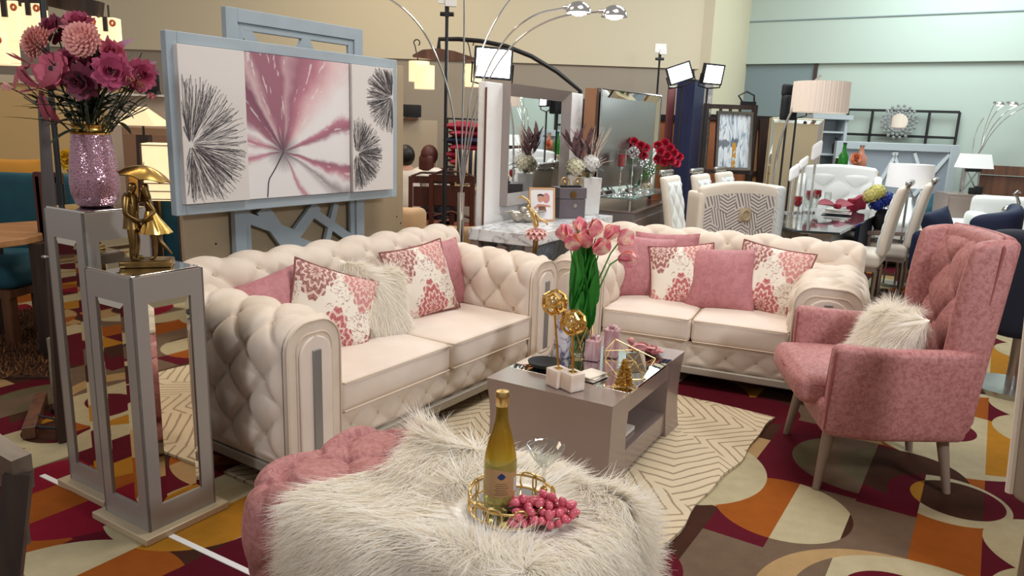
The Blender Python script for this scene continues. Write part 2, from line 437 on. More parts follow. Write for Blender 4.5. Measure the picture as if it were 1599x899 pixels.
def sample_grid(P, n, w=None):
    """random points on a (a,b,3) grid: positions, normals, uv"""
    a, b = P.shape[:2]
    e1 = P[1:, :-1]-P[:-1, :-1]; e2 = P[:-1, 1:]-P[:-1, :-1]; N_ = np.cross(e1, e2); A = np.linalg.norm(N_, axis=2)
    pr = A if w is None else A*w[:-1, :-1]
    pr = (pr/pr.sum()).ravel(); idx = rng.choice(len(pr), n, p=pr); i, j = idx//(b-1), idx % (b-1)
    s, t = rng.random(n)[:, None], rng.random(n)[:, None]
    pos = P[i, j]*(1-s)*(1-t)+P[i+1, j]*s*(1-t)+P[i, j+1]*(1-s)*t+P[i+1, j+1]*s*t
    nn = N_[i, j]/np.maximum(A[i, j], 1e-9)[:, None]
    return pos, nn, np.stack([(i+s[:, 0])/(a-1), (j+t[:, 0])/(b-1)], 1)

# ================================================================== the setting
def carpet():
    g = NG('patterned_carpet', .95); v = g.tc.outputs['Object']
    mp = g.sep(g.mapv(v, rotz=math.radians(-57.6)))
    PS, PT, W0, T0 = 1.8288, 3.6576, .2286, -.525-11*.2286
    s = mp[0]; t = g.math('MULTIPLY', mp[1], -1.0)
    sm = g.math('FLOORED_MODULO', s, PS); tm = g.math('FLOORED_MODULO', g.math('SUBTRACT', t, T0), PT)
    tf = g.math('DIVIDE', tm, PT)
    MA, OR, GO, BE, BR, TA, CR, OL, TN = (S(98, 20, 36), S(164, 88, 30), S(186, 128, 40), S(196, 182, 146), S(74, 44, 32), S(120, 98, 80), S(140, 24, 46), S(110, 100, 74), S(186, 152, 106))
    base = {-1: [(0, MA), (.37, TA), (.80, MA)], 0: [(0, TA), (1.42, MA), (1.8, TA)], 1: [(.3, TA), (1.40, MA)], 2: [(0, OR), (1.47, BE), (1.65, OR)], 3: [(0, MA)],
            4: [(0, BE), (.7, GO), (1.3, BE)], -7: [(0, BR), (.9, MA)], -8: [(0, OR), (.95, BR)], -9: [(0, MA)], -10: [(0, OR), (1.2, MA)], -11: [(0, TN), (.8, OR)],
            -2: [(0, BR), (1, TN)], -3: [(0, GO), (.8, MA)], -4: [(0, BE), (1, OR)], -5: [(0, MA), (.7, TA)], -6: [(0, TN), (1.1, BR)]}
    out = None
    for k in range(-11, 5):
        st = base[k]; r = g.ramp(g.math('DIVIDE', sm, PS), [(max(0, a/PS), c) for a, c in st], 'CONSTANT') if len(st) > 1 else st[0][1]
        if out is None: out = g.mix(0.0, r, r); continue
        out = g.mix(g.math('GREATER_THAN', tm, (k+11)*W0), out, r)
    def circle(s0, t0, r, cols, out):
        ds = g.math('WRAP', g.math('SUBTRACT', s, s0), PS/2, -PS/2); dt = g.math('WRAP', g.math('SUBTRACT', t, t0), PT/2, -PT/2)
        d = g.math('ADD', g.math('MULTIPLY', ds, ds), g.math('MULTIPLY', dt, dt)); ins = g.math('LESS_THAN', d, r*r)
        if isinstance(cols, dict):
            ks = sorted(cols); c = g.ramp(tf, [((k+11)/16, cols[k]) for k in ks], 'CONSTANT')
        else: c = cols
        return g.mix(ins, out, c)
    for c in [(3.25, .42, .26, {2: MA, 3: BE, 4: TA}), (2.40, -.03, .468, {-3: CR, -1: CR, 0: TN, 1: TN, 2: BE}), (2.22, -.10, .20, {0: OR, 2: GO}),
              (2.98, -.54, .27, {-2: OR, 0: BE, 1: BR}), (3.63, -.315, .32, {-1: OL, 0: TA, 1: MA}), (4.28, .04, .425, {-1: TA, 1: BE, 3: GO}), (3.66, -.16, .27, {0: OL, 1: BR, 2: BR}),
              (4.387, -.063, .18, MA), (3.49, .03, .235, {0: MA, 1: MA, 2: BE, 3: BE}), (3.511, .063, .179, {0: GO, 2: BR, 3: MA}),
              (.95, -2.24, .40, {-11: BE, -8: OR, -7: BR}), (1.40, -2.9, .36, {-11: OR, -10: CR}), (.60, -2.55, .30, {-11: TN, -9: CR, -8: BE}), (1.62, -2.45, .34, {-11: MA, -9: BE, -8: GO, -7: TN}), (.25, -2.1, .38, {-9: BE, -8: MA, -7: TN, -6: OR}),
              (.3, -2.85, .22, MA), (1.25, -1.75, .38, {-8: MA, -6: TN, -5: BE, -4: GO}), (.4, -1.4, .42, {-6: OR, -5: BE, -4: MA}), (1.3, -1.05, .4, {-5: GO, -4: BE, -3: BR, -2: BE}), (.4, -.9, .2, MA), (1.25, -1.75, .17, BR), (1.0, .48, .3, {2: GO, 3: BE, 4: MA})]:
        out = circle(*c, out)
    n = g.noise(v, 260, 2); n2 = g.noise(v, 14, 4)
    dk = g.math('ADD', .44, g.math('ADD', g.math('MULTIPLY', n, .32), g.math('MULTIPLY', n2, .24)))
    cc = g.N.new('ShaderNodeVectorMath'); cc.operation = 'SCALE'; g.L.new(out, cc.inputs[0]); g.L.new(dk, cc.inputs['Scale'])
    g.B.inputs['Specular IOR Level'].default_value = .1
    g.bump(n, .5, .006)
    return g.col(cc.outputs[0])
fl = MB(); fl.add([(-9, -1.5, 0), (11, -1.5, 0), (11, 15, 0), (-9, 15, 0)], [(0, 1, 2, 3)])
struct('floor', fl, carpet())

W_CREAM = mat('cream_wall_paint', S(212, 202, 176), .9)
W_GREY = mat('grey_wall_paint', S(158, 148, 134), .9)
W_MINT = mat('pale_green_wall_paint', S(184, 196, 188), .9)
W_BLUE = mat('blue_grey_wall_paint', S(128, 142, 146), .9)
W_TAN = mat('tan_wall_paint', S(216, 186, 132), .9)
YB = 10.5
def vquad(p, q, z0, z1, th):
    """vertical slab whose front runs from p to q (left to right as seen), thickness th backwards"""
    d = (q-p); d.z = 0; L_ = d.length; d.normalize(); nb = Vector((-d.y, d.x, 0))
    m = MB(); m.box((L_/2, th/2, (z0+z1)/2), (L_, th, z1-z0), frame((p.x, p.y, 0), d, nb, (0, 0, 1))); return m
zl = AT(800, 98, YB).z
pL = Vector((-9, YB, 0)); pC = AT(1106, 100, YB); pR = AT(1166, 100, 12.2); pE = AT(1620, 100, 10.2)
pE2 = pR+(pE-pR)*1.7
struct('wall_back', vquad(pL, pC, 0, zl, .2), W_GREY)
struct('trim_1', vquad(Vector((-9, YB-.03, 0)), Vector((pC.x, YB-.03, 0)), zl, 4.6, .3), W_CREAM)
struct('wall_pier', vquad(Vector((pC.x, YB-.1, 0)), pR, 0, 4.6, .2), W_CREAM)
zr = AT(1400, 99, 11.2).z
seam = pR+(pE-pR)*((1277-1166)/(1620-1166))*1.1
struct('wall_right', vquad(pR, seam, 0, zr, .2), W_BLUE)
struct('wall_bedroom', vquad(seam, pE2, 0, zr, .2), W_MINT)
nb_ = Vector((-(pE-pR).normalized().y, (pE-pR).normalized().x, 0))
struct('trim_2', vquad(pR-nb_*.06, pE2-nb_*.06, zr, 4.6, .3), W_MINT)
struct('trim_3', vquad(seam-nb_*.03, seam-nb_*.03+(pE-pR).normalized()*.05, 0, zr, .06), M['darkwood'])
struct('trim_4', vquad(pR-nb_*.075, pE2-nb_*.075, zr+.62, zr+.635, .03), W_BLUE)
# low partition on the left, tan with a cap rail
a_, b_ = AT(-150, 130, 6.8), AT(196, 136, 6.8)
struct('wall_left', vquad(Vector((a_.x, 6.8, 0)), Vector((b_.x, 6.8, 0)), 0, b_.z, .14), W_TAN)
struct('trim_5', vquad(Vector((a_.x, 6.77, 0)), Vector((b_.x+.03, 6.77, 0)), b_.z, b_.z+.07, .2), W_CREAM)

ea_ = Vector((9.6, 12.5, 0)); eb_ = Vector((9.6, -1.5, 0))
struct('wall_east', vquad(ea_, eb_, 0, 4.6, .2), W_CREAM)
# brown display panels with a dark rail standing before the back wall
def panel(u0, u1, v, y, label, wcol=S(168, 104, 66)):
    p, q = AT(u0, v, y), AT(u1, v, y); t = thing('display_board', label, 'board', ((p.x+q.x)/2, y, 0))
    w = q.x-p.x; h = (p.z+q.z)/2
    b = MB(); b.box((0, 0, h/2-.02), (w, .05, h-.06)); obj('board', b, mat('tan_board', wcol, .7), t)
    r = MB(); r.box((0, -.01, h-.02), (w+.02, .08, .07)); obj('rail', r, M['dark'], t)
panel(1020, 1062, 181, 9.4, 'tan display panel with a dark rail between the tall mirror and the navy column')
panel(1108, 1210, 182, 9.6, 'tan display panel with a dark rail behind the abstract painting')

# white tape line on the carpet
tp = MB()
p0, p1 = FL(66, 742), FL(420, 908); d = (p1-p0).normalized(); n_ = Vector((-d.y, d.x, 0))
tp.box(((p1-p0).length/2, 0, .0015), ((p1-p0).length, .022, .003), frame(p0, d, n_, (0, 0, 1)))
tag(obj('floor_tape', tp, M['white']), 'thin white tape line running across the carpet past the pedestals', 'tape')

# ------------------------------------------------------------------ area rug
def rug_mat():
    g = NG('carved_rug', .95); v = g.tc.outputs['Object']; xyz = g.sep(v)
    # chevron lines whose direction flips between diagonal facets
    x = g.math('MULTIPLY', xyz[0], 3.1); y = g.math('MULTIPLY', xyz[1], 3.1)
    wob = g.math('MULTIPLY', g.math('SUBTRACT', g.noise(v, 5, 2), .5), .16)
    tri = g.math('PINGPONG', g.math('ADD', x, g.math('MULTIPLY', y, .35)), 1.0)
    zig = g.math('MAXIMUM', g.math('MULTIPLY', g.math('SUBTRACT', tri, .35), 1.0), 0.0)
    u = g.math('ADD', g.math('ADD', y, g.math('MULTIPLY', zig, 1.1)), wob)
    alt = g.math('PINGPONG', g.math('ADD', y, g.math('MULTIPLY', x, .6)), 1.5)
    u2 = g.math('ADD', g.math('ADD', x, g.math('MULTIPLY', g.math('PINGPONG', y, .8), .9)), wob)
    sel = g.math('GREATER_THAN', alt, .82)
    f = g.math('FRACT', g.math('MULTIPLY', g.mix(sel, u, u2), 5.0))
    line = g.math('LESS_THAN', f, .2)
    n = g.noise(v, 160, 3)
    c = g.mix(g.math('MULTIPLY', n, .5), S(206, 188, 158), S(190, 170, 138)); c = g.mix(line, c, S(148, 128, 102))
    g.bump(g.math('ADD', g.math('MULTIPLY', g.math('SUBTRACT', 1.0, line), .7), g.math('MULTIPLY', n, .4)), .8, .008)
    return g.col(c)
c1, c2 = FL(1210, 655), FL(1010, 885)                          # far right corner and a point down the right edge
ed = (c2-c1).normalized(); le = Vector((ed.y, -ed.x, 0))      # along the right edge, and leftwards
rl, rw = 2.15, 1.75
NU, NV = 60, 44; G = np.zeros((NU, NV, 3))
for i in range(NU):
    for j in range(NV):
        a = rl*i/(NU-1); b = rw*j/(NV-1)
        wv = .010*math.sin(a*7.3)+.006*math.sin(a*17)
        G[i, j] = (b+wv*(1-b/rw), a, .014+.004*math.sin(a*9+b*4)*(b < .4))
top = MB(); top.grid(G.transpose(1, 0, 2))
edge = []
rim = [(i, 0) for i in range(NU)]+[(NU-1, j) for j in range(1, NV)]+[(i, NV-1) for i in range(NU-2, -1, -1)]+[(0, j) for j in range(NV-2, 0, -1)]
R = np.array([G[i, j] for i, j in rim]); lo = R.copy(); lo[:, 2] = .001
top.grid(np.stack([lo, R], 1), cu=True)
rg = obj('area_rug', top, rug_mat(), None, angle=60)
rg.matrix_world = frame(c1, le, ed, le.cross(ed))
tag(rg, 'beige carved rug with brown chevron lines under the coffee table', 'rug')

# ================================================================== sofas
CU, CV = .115, .125          # half tuft cells
def sheet(path, y0, y1, nu, nv, cu, cv, A, B, fade=(0, 0, 0, 0), off=(0, 0), k=.38):
    """tufted sheet: path is in (x,z) of the local frame, extruded along y; returns grid and button points"""
    P, t = pathsample(path, nu); T = np.gradient(P, axis=0); T /= np.maximum(np.linalg.norm(T, axis=1, keepdims=True), 1e-9)
    Nn = np.stack([-T[:, 1], T[:, 0]], 1)
    y = np.linspace(y0, y1, nv); Tt, Y = np.meshgrid(t, y, indexing='ij')
    h = tuft(Tt/cu+off[0], (Y-y0)/cv+off[1], A, B, k)
    m = np.ones_like(h)
    if fade[0]: m *= smooth(Tt/fade[0])
    if fade[1]: m *= smooth((t[-1]-Tt)/fade[1])
    if fade[2]: m *= smooth((Y-min(y0, y1))/fade[2])
    if fade[3]: m *= smooth((max(y0, y1)-Y)/fade[3])
    h = h*m
    G = np.stack([P[:, 0, None]+Nn[:, 0, None]*h, Y, P[:, 1, None]+Nn[:, 1, None]*h], -1)
    bt = []
    for i in range(-2, int(t[-1]/cu)+3):
        for j in range(-2, int(abs(y1-y0)/cv)+4):
            uu, vv = (i-off[0])*cu, (j-off[1])*cv
            if (i+j) % 2 == 0 and fade[0]*.6 < uu < t[-1]-fade[1]*.6 and max(fade[2]*.5, .02) < vv < abs(y1-y0)-max(fade[3]*.5, .02):
                q = np.array([np.interp(uu, t, P[:, c]) for c in range(2)]); n_ = np.array([np.interp(uu, t, Nn[:, c]) for c in range(2)])
                bt.append(((q[0]-n_[0]*.004, y0+vv*np.sign(y1-y0), q[1]-n_[1]*.004), (n_[0], 0, n_[1])))
    return G, bt
_bm = MB(); _bm.ball((0, 0, 0), (.0095, .0095, .006), 8)
def add_buttons(parent, pts, mat_, proto=[None]):
    key = mat_.name
    if proto[0] is None: proto[0] = {}
    for p, n_ in pts:
        z = Vector(n_).normalized(); x = Vector((z.z, .01, -z.x)).normalized(); y = z.cross(x)
        m = frame(p, x, y, z)
        if key not in proto[0]:
            o = obj('button', _bm, mat_, parent); o.matrix_basis = m; proto[0][key] = o
        else: link_copy(proto[0][key], parent, None, m)
def arm_shape(w, z0, zt, inset=0, n=10):
    R = min(w/2, .115); r = R-inset if inset < R-.03 else .03; c = R if inset < R-.03 else inset+.03
    return [(inset, z0+inset), (w-inset, z0+inset)]+arc(w-c, zt-c, r, 0, 90, n//2)+arc(c, zt-c, r, 90, 180, n//2)
YZ = Matrix(((1, 0, 0, 0), (0, 0, 1, 0), (0, 1, 0, 0), (0, 0, 0, 1)))   # prism (x,y)->(x,z), extrude along y

def make_sofa(label, loc, rz, L, ncush, D=.92, aw=.285, za=.72, zb=.82, group=None):
    t = thing('tufted_sofa', label, 'sofa', loc, rz)
    z0 = .13
    # plinth and feet
    m = MB(); m.box((L/2, D/2, .102), (L+.02, D+.02, .045)); obj('plinth', m, M['silver'], t, bevel=.006)
    for x, y in ((.09, .09), (L-.09, .09), (.09, D-.09), (L-.09, D-.09)):
        m = MB(); m.cyl((x, y, 0), (x, y, .08), .03, .04, 12); obj('foot', m, M['dark'], t)
    # base with tufted front band
    m = MB(); m.box((L/2, D/2+.03, .2), (L-.06, D-.12, .145)); obj('base_frame', m, M['cream'], t)
    zs = np.linspace(0, 1, 9); nx = int((L-2*aw)/.012)
    path = [(0, .0), (.02, .13)]
    X = np.linspace(aw, L-aw, nx); Z = np.linspace(.125, .272, 16)
    XX, ZZ = np.meshgrid(X, Z, indexing='ij')
    h = tuft((XX-aw)/.085, (ZZ-.125)/.0735, .017, .010)*smooth((ZZ-.125)/.02)*smooth((.272-ZZ)/.02)
    m = MB(); m.grid(np.stack([XX, .022-h, ZZ], -1)); obj('tufted_band', m, M['cream'], t, angle=180)
    add_buttons(t, [((aw+i*.17+.085, .024, .1985), (0, -1, .01)) for i in range(int((L-2*aw)/.17))], M['button'])
    # seat cushions
    cw = (L-2*aw)/ncush
    for i in range(ncush):
        c = (aw+cw*(i+.5), .36, .345)
        m = MB(); m.rbox(c, (cw-.004, .74, .142), .028, 14, puff=(0, .008, .016))
        q = obj('seat_cushion', m, M['cream_seat'], t, angle=180)
        m = MB()
        for zz in (.408, .282):
            x0, x1 = aw+cw*i+.008, aw+cw*(i+1)-.008
            m.tube([(x0, .4, zz)]+[(x0, .03, zz)]+[(x0+.012, -.012, zz)]+[(x0+(x1-x0)*k/8, -.016, zz+.002) for k in range(1, 8)]+[(x1-.012, -.012, zz), (x1, .03, zz), (x1, .4, zz)], .0045, 6)
        obj('piping', m, M['piping'], q)
    # arms: tufted outside, over the roll and down inside
    R = min(aw/2, .115); apath = [(0, z0), (0, .40), (0, za-R)]+arc(R, za-R, R, 180, 90, 9)[1:]+arc(aw-R, za-R, R, 90, 0, 9)+[(aw, .36)]
    for side in (0, 1):
        G, bt = sheet(apath, .012, D-.03, 110, 96, .118, .108, .036, .024, (.05, .10, .05, .02))
        if side:
            G = G.copy(); G[..., 0] = L-G[..., 0]; G = G[:, ::-1]
            bt = [((L-p[0], p[1], p[2]), (-n_[0], 0, n_[2])) for p, n_ in bt]
        mm = Matrix.Identity(4)
        m = MB(); m.grid(G); a = obj('armrest', m, M['cream'], t, angle=180)
        add_buttons(a, bt, M['button'])
        ox = 0 if not side else L-aw
        m = MB(); m.prism(arm_shape(aw, z0, za+.004), 0, .03, Matrix.Translation((ox, -.012, 0))@YZ)
        fr = obj('arm_front', m, M['cream'], a, bevel=.014, seg=3)
        for ins, rad, nm in ((.052, .004, 'welt'), (.004, .004, 'outer_welt')):
            s_ = arm_shape(aw, z0, za, ins, 14); s_ = [s_[1]]+s_[2:]+[s_[0]]
            m = MB(); m.tube([(ox+x, -.013, z) for x, z in s_], rad, 6); obj(nm, m, M['piping'], a)
        m = MB(); m.prism(arm_shape(aw-.12, z0, za-.065), 0, .016, Matrix.Translation((ox+.06, -.024, 0))@YZ); obj('front_panel', m, M['cream_seat'], a, bevel=.007, seg=3)
        m = MB(); m.box((ox+aw/2, -.026, z0+.245), (.042, .012, .45)); obj('metal_inlay', m, M['inlay'], a, bevel=.002)
    # back: two tufted rows leaning, rolled over the top
    bpath = [(-.70, .38), (-.735, .60), (-.745, zb-.10)]
    bpath = [(.70, .38), (.735, .58), (.742, zb-.105)]+[(.842+.10*math.cos(math.radians(a)), zb-.105+.105*math.sin(math.radians(a))) for a in range(170, -1, -10)]+[(D+.022, z0)]
    bp = [(-y, z) for y, z in bpath]       # run with x=-y so that the normal points to the seat
    G, bt = sheet(bp[::-1], 0, L, 90, int(L/.0135), .112, .122, .034, .024, (.40, .06, .03, .03), (.5, 0))
    G2 = np.stack([G[..., 1], -G[..., 0], G[..., 2]], -1)
    m = MB(); m.grid(G2[:, ::1])
    prof = [(y, z) for y, z in bpath]+[(.70, z0)]
    for x in (.012, L-.012): m.add([(x, y, z) for y, z in prof], [tuple(range(len(prof)))])
    bk = obj('backrest', m, M['cream'], t, angle=180)
    add_buttons(bk, [((p[1], -p[0], p[2]), (0, -n_[0], n_[2])) for p, n_ in bt if p[2] > .42 and -p[0] < .86], M['button'])
    return t
A1 = math.radians(56.7); a1 = Vector((math.cos(A1), math.sin(A1), 0)); n1 = Vector((a1.y, -a1.x, 0))
SO = Vector((-.869, 2.732, 0))
make_sofa('long cream tufted sofa with two seat cushions, in front of the blue-grey painting frame', SO, 56.7, 2.07, 2)
A2 = math.radians(-23.4); a2 = Vector((math.cos(A2), math.sin(A2), 0)); n2 = Vector((a2.y, -a2.x, 0))
LO = Vector((.562, 4.485, 0))-a2*.36
make_sofa('cream tufted loveseat behind the pink armchair, facing the coffee table', LO, -23.4, 1.102+.72, 2, aw=.36, za=.69)

# ------------------------------------------------------------------ throw pillows
def pillow_grid(w, h, T, n=26, sag=0.06, seed=0):
    u = np.linspace(-1, 1, n); U, V = np.meshgrid(u, u, indexing='ij')
    X = w/2*U*(1-sag*(1-V**2)*np.abs(U)**2*1.2); Y = h/2*V*(1-sag*(1-U**2)*np.abs(V)**2*1.2)
    r = np.random.default_rng(seed)
    Z = T/2*np.clip((1-np.abs(U)**2.4)*(1-np.abs(V)**2.4), 0, 1)**.55
    wr = .05*np.sin(U*5+r.random()*6)*np.sin(V*4+r.random()*6)+.05*np.sin(U*V*9+r.random()*6)
    return X, Y, Z*(1+wr)
def pillow(label, kind, m, w=.45, h=.45, T=.15, pipe=None, fur=None, seed=0, group=None):
    X, Y, Z = pillow_grid(w, h, T, seed=seed)
    t = thing('throw_pillow', label, 'pillow', m=m, group=group)
    mb = MB(); mb.grid(np.stack([X, Y, Z], -1)); mb.grid(np.stack([X, Y, -Z], -1)[::-1])
    obj('cover', mb, kind, t, angle=180)
    if pipe:
        rim = [(X[i, 0], Y[i, 0], 0) for i in range(len(X))]+[(X[-1, j], Y[-1, j], 0) for j in range(1, len(X))]+[(X[i, -1], Y[i, -1], 0) for i in range(len(X)-2, -1, -1)]+[(X[0, j], Y[0, j], 0) for j in range(len(X)-2, 0, -1)]
        mb = MB(); mb.tube(rim, .0055, 6, closed=True); obj('piping', mb, pipe, t)
    if fur:
        G = np.stack([X, Y, Z], -1); P, Nn, uv = sample_grid(G, fur)
        Nn *= np.sign(Nn[:, 2:3])
        P2 = P.copy(); P2[:, 2] *= -1; k = rng.random(len(P)) < .25; P[k] = P2[k]; Nn[k, 2] *= -1
        R_ = np.array(m)[:3, :3]; down = R_.T@np.array([0, 0, -1.0])
        comb = down*.8+np.stack([np.sin(uv[:, 0]*7+uv[:, 1]*5), np.cos(uv[:, 0]*6-uv[:, 1]*3), 0*uv[:, 0]], 1)*.35
        V, F = fur_strands(P, Nn, comb, .10, .0013, fur, lift=.24, droop=0, jitter=.12)
        # droop is along world z, so bend towards local down instead
        big_mesh('fur_pile', V, F, M['fur'], t)
    return t
def pm(c, yaw, lean, roll=0):
    """stand a pillow: its face looks along -y of the yawed frame, leaning back by lean degrees"""
    return Matrix.Translation(c)@rot('Z', yaw)@rot('X', 90-lean)@rot('Z', roll)
def son(o, a, n, x, y, z): return Vector((o.x+a.x*x-n.x*y, o.y+a.y*x-n.y*y, z))
sp = lambda x, y, z: son(SO, a1, n1, x, y, z)
lp = lambda x, y, z: son(LO, a2, n2, x, y, z)
P_, Dm = M['pinkpillow'], M['damask']
pillow('pink velvet pillow leaning in the left arm corner of the long sofa', P_, pm(sp(.40, .60, .565), 56.7-26, 30, 16), .46, .42, .15, seed=1)
pillow('brown-piped damask pillow just left of the white fur pillow on the long sofa', Dm, pm(sp(.66, .44, .585), 56.7-16, 26, -22), .45, .43, .15, pipe=M['pipebrown'], seed=2)
pillow('white long-haired fur pillow in the middle of the long sofa', M['furbase'], pm(sp(.95, .44, .575), 56.7-8, 28, -18), .40, .40, .15, fur=19000, seed=3)
pillow('brown-piped damask pillow just right of the white fur pillow on the long sofa', Dm, pm(sp(1.37, .48, .615), 56.7-12, 20, 6), .44, .42, .15, pipe=M['pipebrown'], seed=4)
pillow('pink velvet pillow beside the right arm of the long sofa', P_, pm(sp(1.63, .55, .60), 56.7-4, 16, 2), .42, .42, .14, seed=5)
pillow('pink velvet pillow beside the left arm of the loveseat', P_, pm(lp(.50, .50, .60), -23.4+24, 18, -4), .42, .43, .15, seed=6)
pillow('pink velvet pillow tucked behind the left damask pillow of the loveseat', P_, pm(lp(.60, .63, .62), -23.4, 12, 3), .44, .42, .12, seed=7)
pillow('damask pillow with pink piping in the left half of the loveseat', Dm, pm(lp(.75, .44, .59), -23.4+6, 22, 8), .42, .40, .14, pipe=M['pinkpipe'], seed=8)
pillow('pink velvet pillow between the two damask pillows of the loveseat', P_, pm(lp(1.00, .42, .59), -23.4-2, 24, 4), .44, .42, .15, seed=9)
pillow('damask pillow with brown piping beside the right arm of the loveseat', Dm, pm(lp(1.29, .46, .61), -23.4-8, 20, -6), .45, .44, .15, pipe=M['pipebrown'], seed=10)

# ------------------------------------------------------------------ pink wing armchair
def make_wing_chair():
    t = thing('wing_armchair', 'dusty pink velvet wing armchair with tufted back and four splayed wooden legs', 'armchair', (1.645, 3.25, 0), -98)
    pk = M['pink']
    def lean(Q):
        Q = Q.copy(); z = np.clip(Q[:, 2]-.42, 0, 2); Q[:, 1] += z*.09; return Q
    # base and seat
    def fnb(Q):
        Q = Q.copy(); k = np.clip((.48-Q[:, 2])/.22, 0, 1); Q[:, 0] *= (1-.06*k)*(1-.20*np.clip((Q[:, 1])/.35, 0, 1)); Q[:, 1] = np.where(Q[:, 1] < 0, Q[:, 1]*(1-.13*k), Q[:, 1]*(1-.10*k)); return Q
    m = MB(); m.rbox((0, .02, .335), (.70, .66, .17), .05, 12, fn=fnb); obj('seat_base', m, pk, t, angle=180)
    m = MB(); m.rbox((0, -.07, .435), (.56, .60, .13), .045, 14, puff=(0, .015, .03)); s = obj('seat_cushion', m, pk, t, angle=180)
    m = MB(); m.tube([(-.275, .1, .462), (-.275, -.31, .462), (-.25, -.358, .462), (0, -.378, .465), (.25, -.358, .462), (.275, -.31, .462), (.275, .1, .462)], .006, 6); obj('piping', m, M['pinkpipe'], s)
    # arms
    for sx in (-1, 1):
        def fna(Q, sx=sx):
            Q = Q.copy(); k = np.clip((.66-Q[:, 2])/.4, 0, 1); Q[:, 0] = sx*(.345+np.abs(Q[:, 0])*.0)+Q[:, 0]*(1-.12*k) - sx*.035*k - sx*.072*np.clip((Q[:, 1]+.05)/.38, 0, 1)
            f = np.clip((-.1-Q[:, 1])/.2, 0, 1); Q[:, 2] += .012*f; return Q
        m = MB(); m.rbox((0, .03, .455), (.085, .60, .41), .035, 12, puff=(.006, 0, 0), fn=fna); a = obj('armrest', m, pk, t, angle=180)
        m = MB(); 
        for xo in (-.03, .03):
            m.tube([(sx*(.345)+xo*.95, -.262, .64), (sx*.335+xo*.9, -.266, .50), (sx*.312+xo*.8, -.262, .29)], .005, 6)
        obj('piping', m, M['pinkpipe'], a)
    # outer back shell
    def fnback(Q):
        Q = lean(Q); k = np.clip((Q[:, 2]-.5)/.7, 0, 1); Q[:, 0] *= 1-.03*k
        Q[:, 1] += .05*(1-(Q[:, 0]/.32)**2); return Q
    m = MB(); m.rbox((0, .285, .70), (.52, .10, .86), .045, 14, fn=fnback); b = obj('backrest', m, pk, t, angle=180)
    # tufted inside back
    X = np.linspace(-.235, .235, 76); Z = np.linspace(.46, 1.10, 90); XX, ZZ = np.meshgrid(X, Z, indexing='ij')
    h = tuft((XX+.235)/.1175+.0, (1.10-ZZ)/.135, .034, .02, .4)*smooth((1.10-ZZ)/.10)
    YY = .228+(ZZ-.42)*.09+.05*(1-(XX/.32)**2)-h
    # roll the top edge over into the shell
    k = smooth((ZZ-1.05)/.06); YY = YY+k*.05; ZZ2 = ZZ+k*.035
    m = MB(); m.grid(np.stack([XX, YY, ZZ2], -1)); tb = obj('tufted_panel', m, pk, t, angle=180)
    bt = []
    for i in range(0, 5):
        for j in range(1, 5):
            if (i+j) % 2 == 0:
                x, z = -.235+i*.1175, 1.10-j*.135
                if abs(x) < .22 and z > .5: bt.append(((x, .232+(z-.42)*.17+.05*(1-(x/.32)**2), z), (0, -1, .09)))
    add_buttons(tb, bt, M['pinkpipe'])
    # wings
    for sx in (-1, 1):
        def fnw(Q, sx=sx):
            Q = lean(Q); z = np.clip((Q[:, 2]-.60)/.55, 0, 1)
            fw = np.clip((.26-(Q[:, 1]-np.clip(Q[:, 2]-.42, 0, 2)*.09))/.2, 0, 1)
            Q[:, 1] -= fw*.05*np.sin(z*PI*.9)
            Q[:, 0] += sx*(.252+.035*fw*z); 
            low = np.clip((.66-Q[:, 2])/.15, 0, 1); Q[:, 1] -= low*fw*.06
            Q[:, 2] -= .05*fw*np.clip((Q[:, 2]-.9)/.25, 0, 1); return Q
        m = MB(); m.rbox((0, .265, .72), (.07, .17, .80), .034, 12, puff=(.012, 0, 0), fn=fnw); w = obj('wing', m, pk, t, angle=180)
        zz = np.linspace(.36, 1.09, 14)
        m = MB(); m.tube([(sx*(.292+.0*z), .275+(z-.42)*.09, z) for z in zz]+[(sx*.27, .275+.70*.09, 1.105)], .006, 6); obj('piping', m, M['pinkpipe'], w)
    # legs
    for x, y, dx, dy in ((-.27, -.22, -.035, -.035), (.27, -.22, .035, -.035), (-.20, .26, -.02, .05), (.20, .26, .02, .05)):
        m = MB(); m.cyl((x+dx, y+dy, 0), (x, y, .27), .016, .027, 14); obj('leg', m, M['leg'], t)
    return t
make_wing_chair()
_wm = Matrix.Translation((1.645, 3.25, 0))@rot('Z', -98)@Matrix.Translation((-.01, .05, .60))@rot('X', 90-30)@rot('Z', 4)
pillow('white long-haired fur pillow on the pink wing armchair', M['furbase'], _wm, .44, .34, .16, fur=19000, seed=11)

# ------------------------------------------------------------------ pink tufted ottoman bench
OC = Vector((-.20, 1.945, 0)); OL, OD, OH = 1.02, .56, .46     # local x along n1, y along a1
ot = thing('ottoman', 'pink velvet tufted ottoman bench half covered by the white fur throw', 'ottoman', OC, -33.3)
m = MB(); m.rbox((0, 0, .045), (OL-.02, OD-.02, .07), .02, 6); obj('plinth', m, M['silver'], ot)
def otto_surface(x, y):
    """top shape of the bench"""
    return None
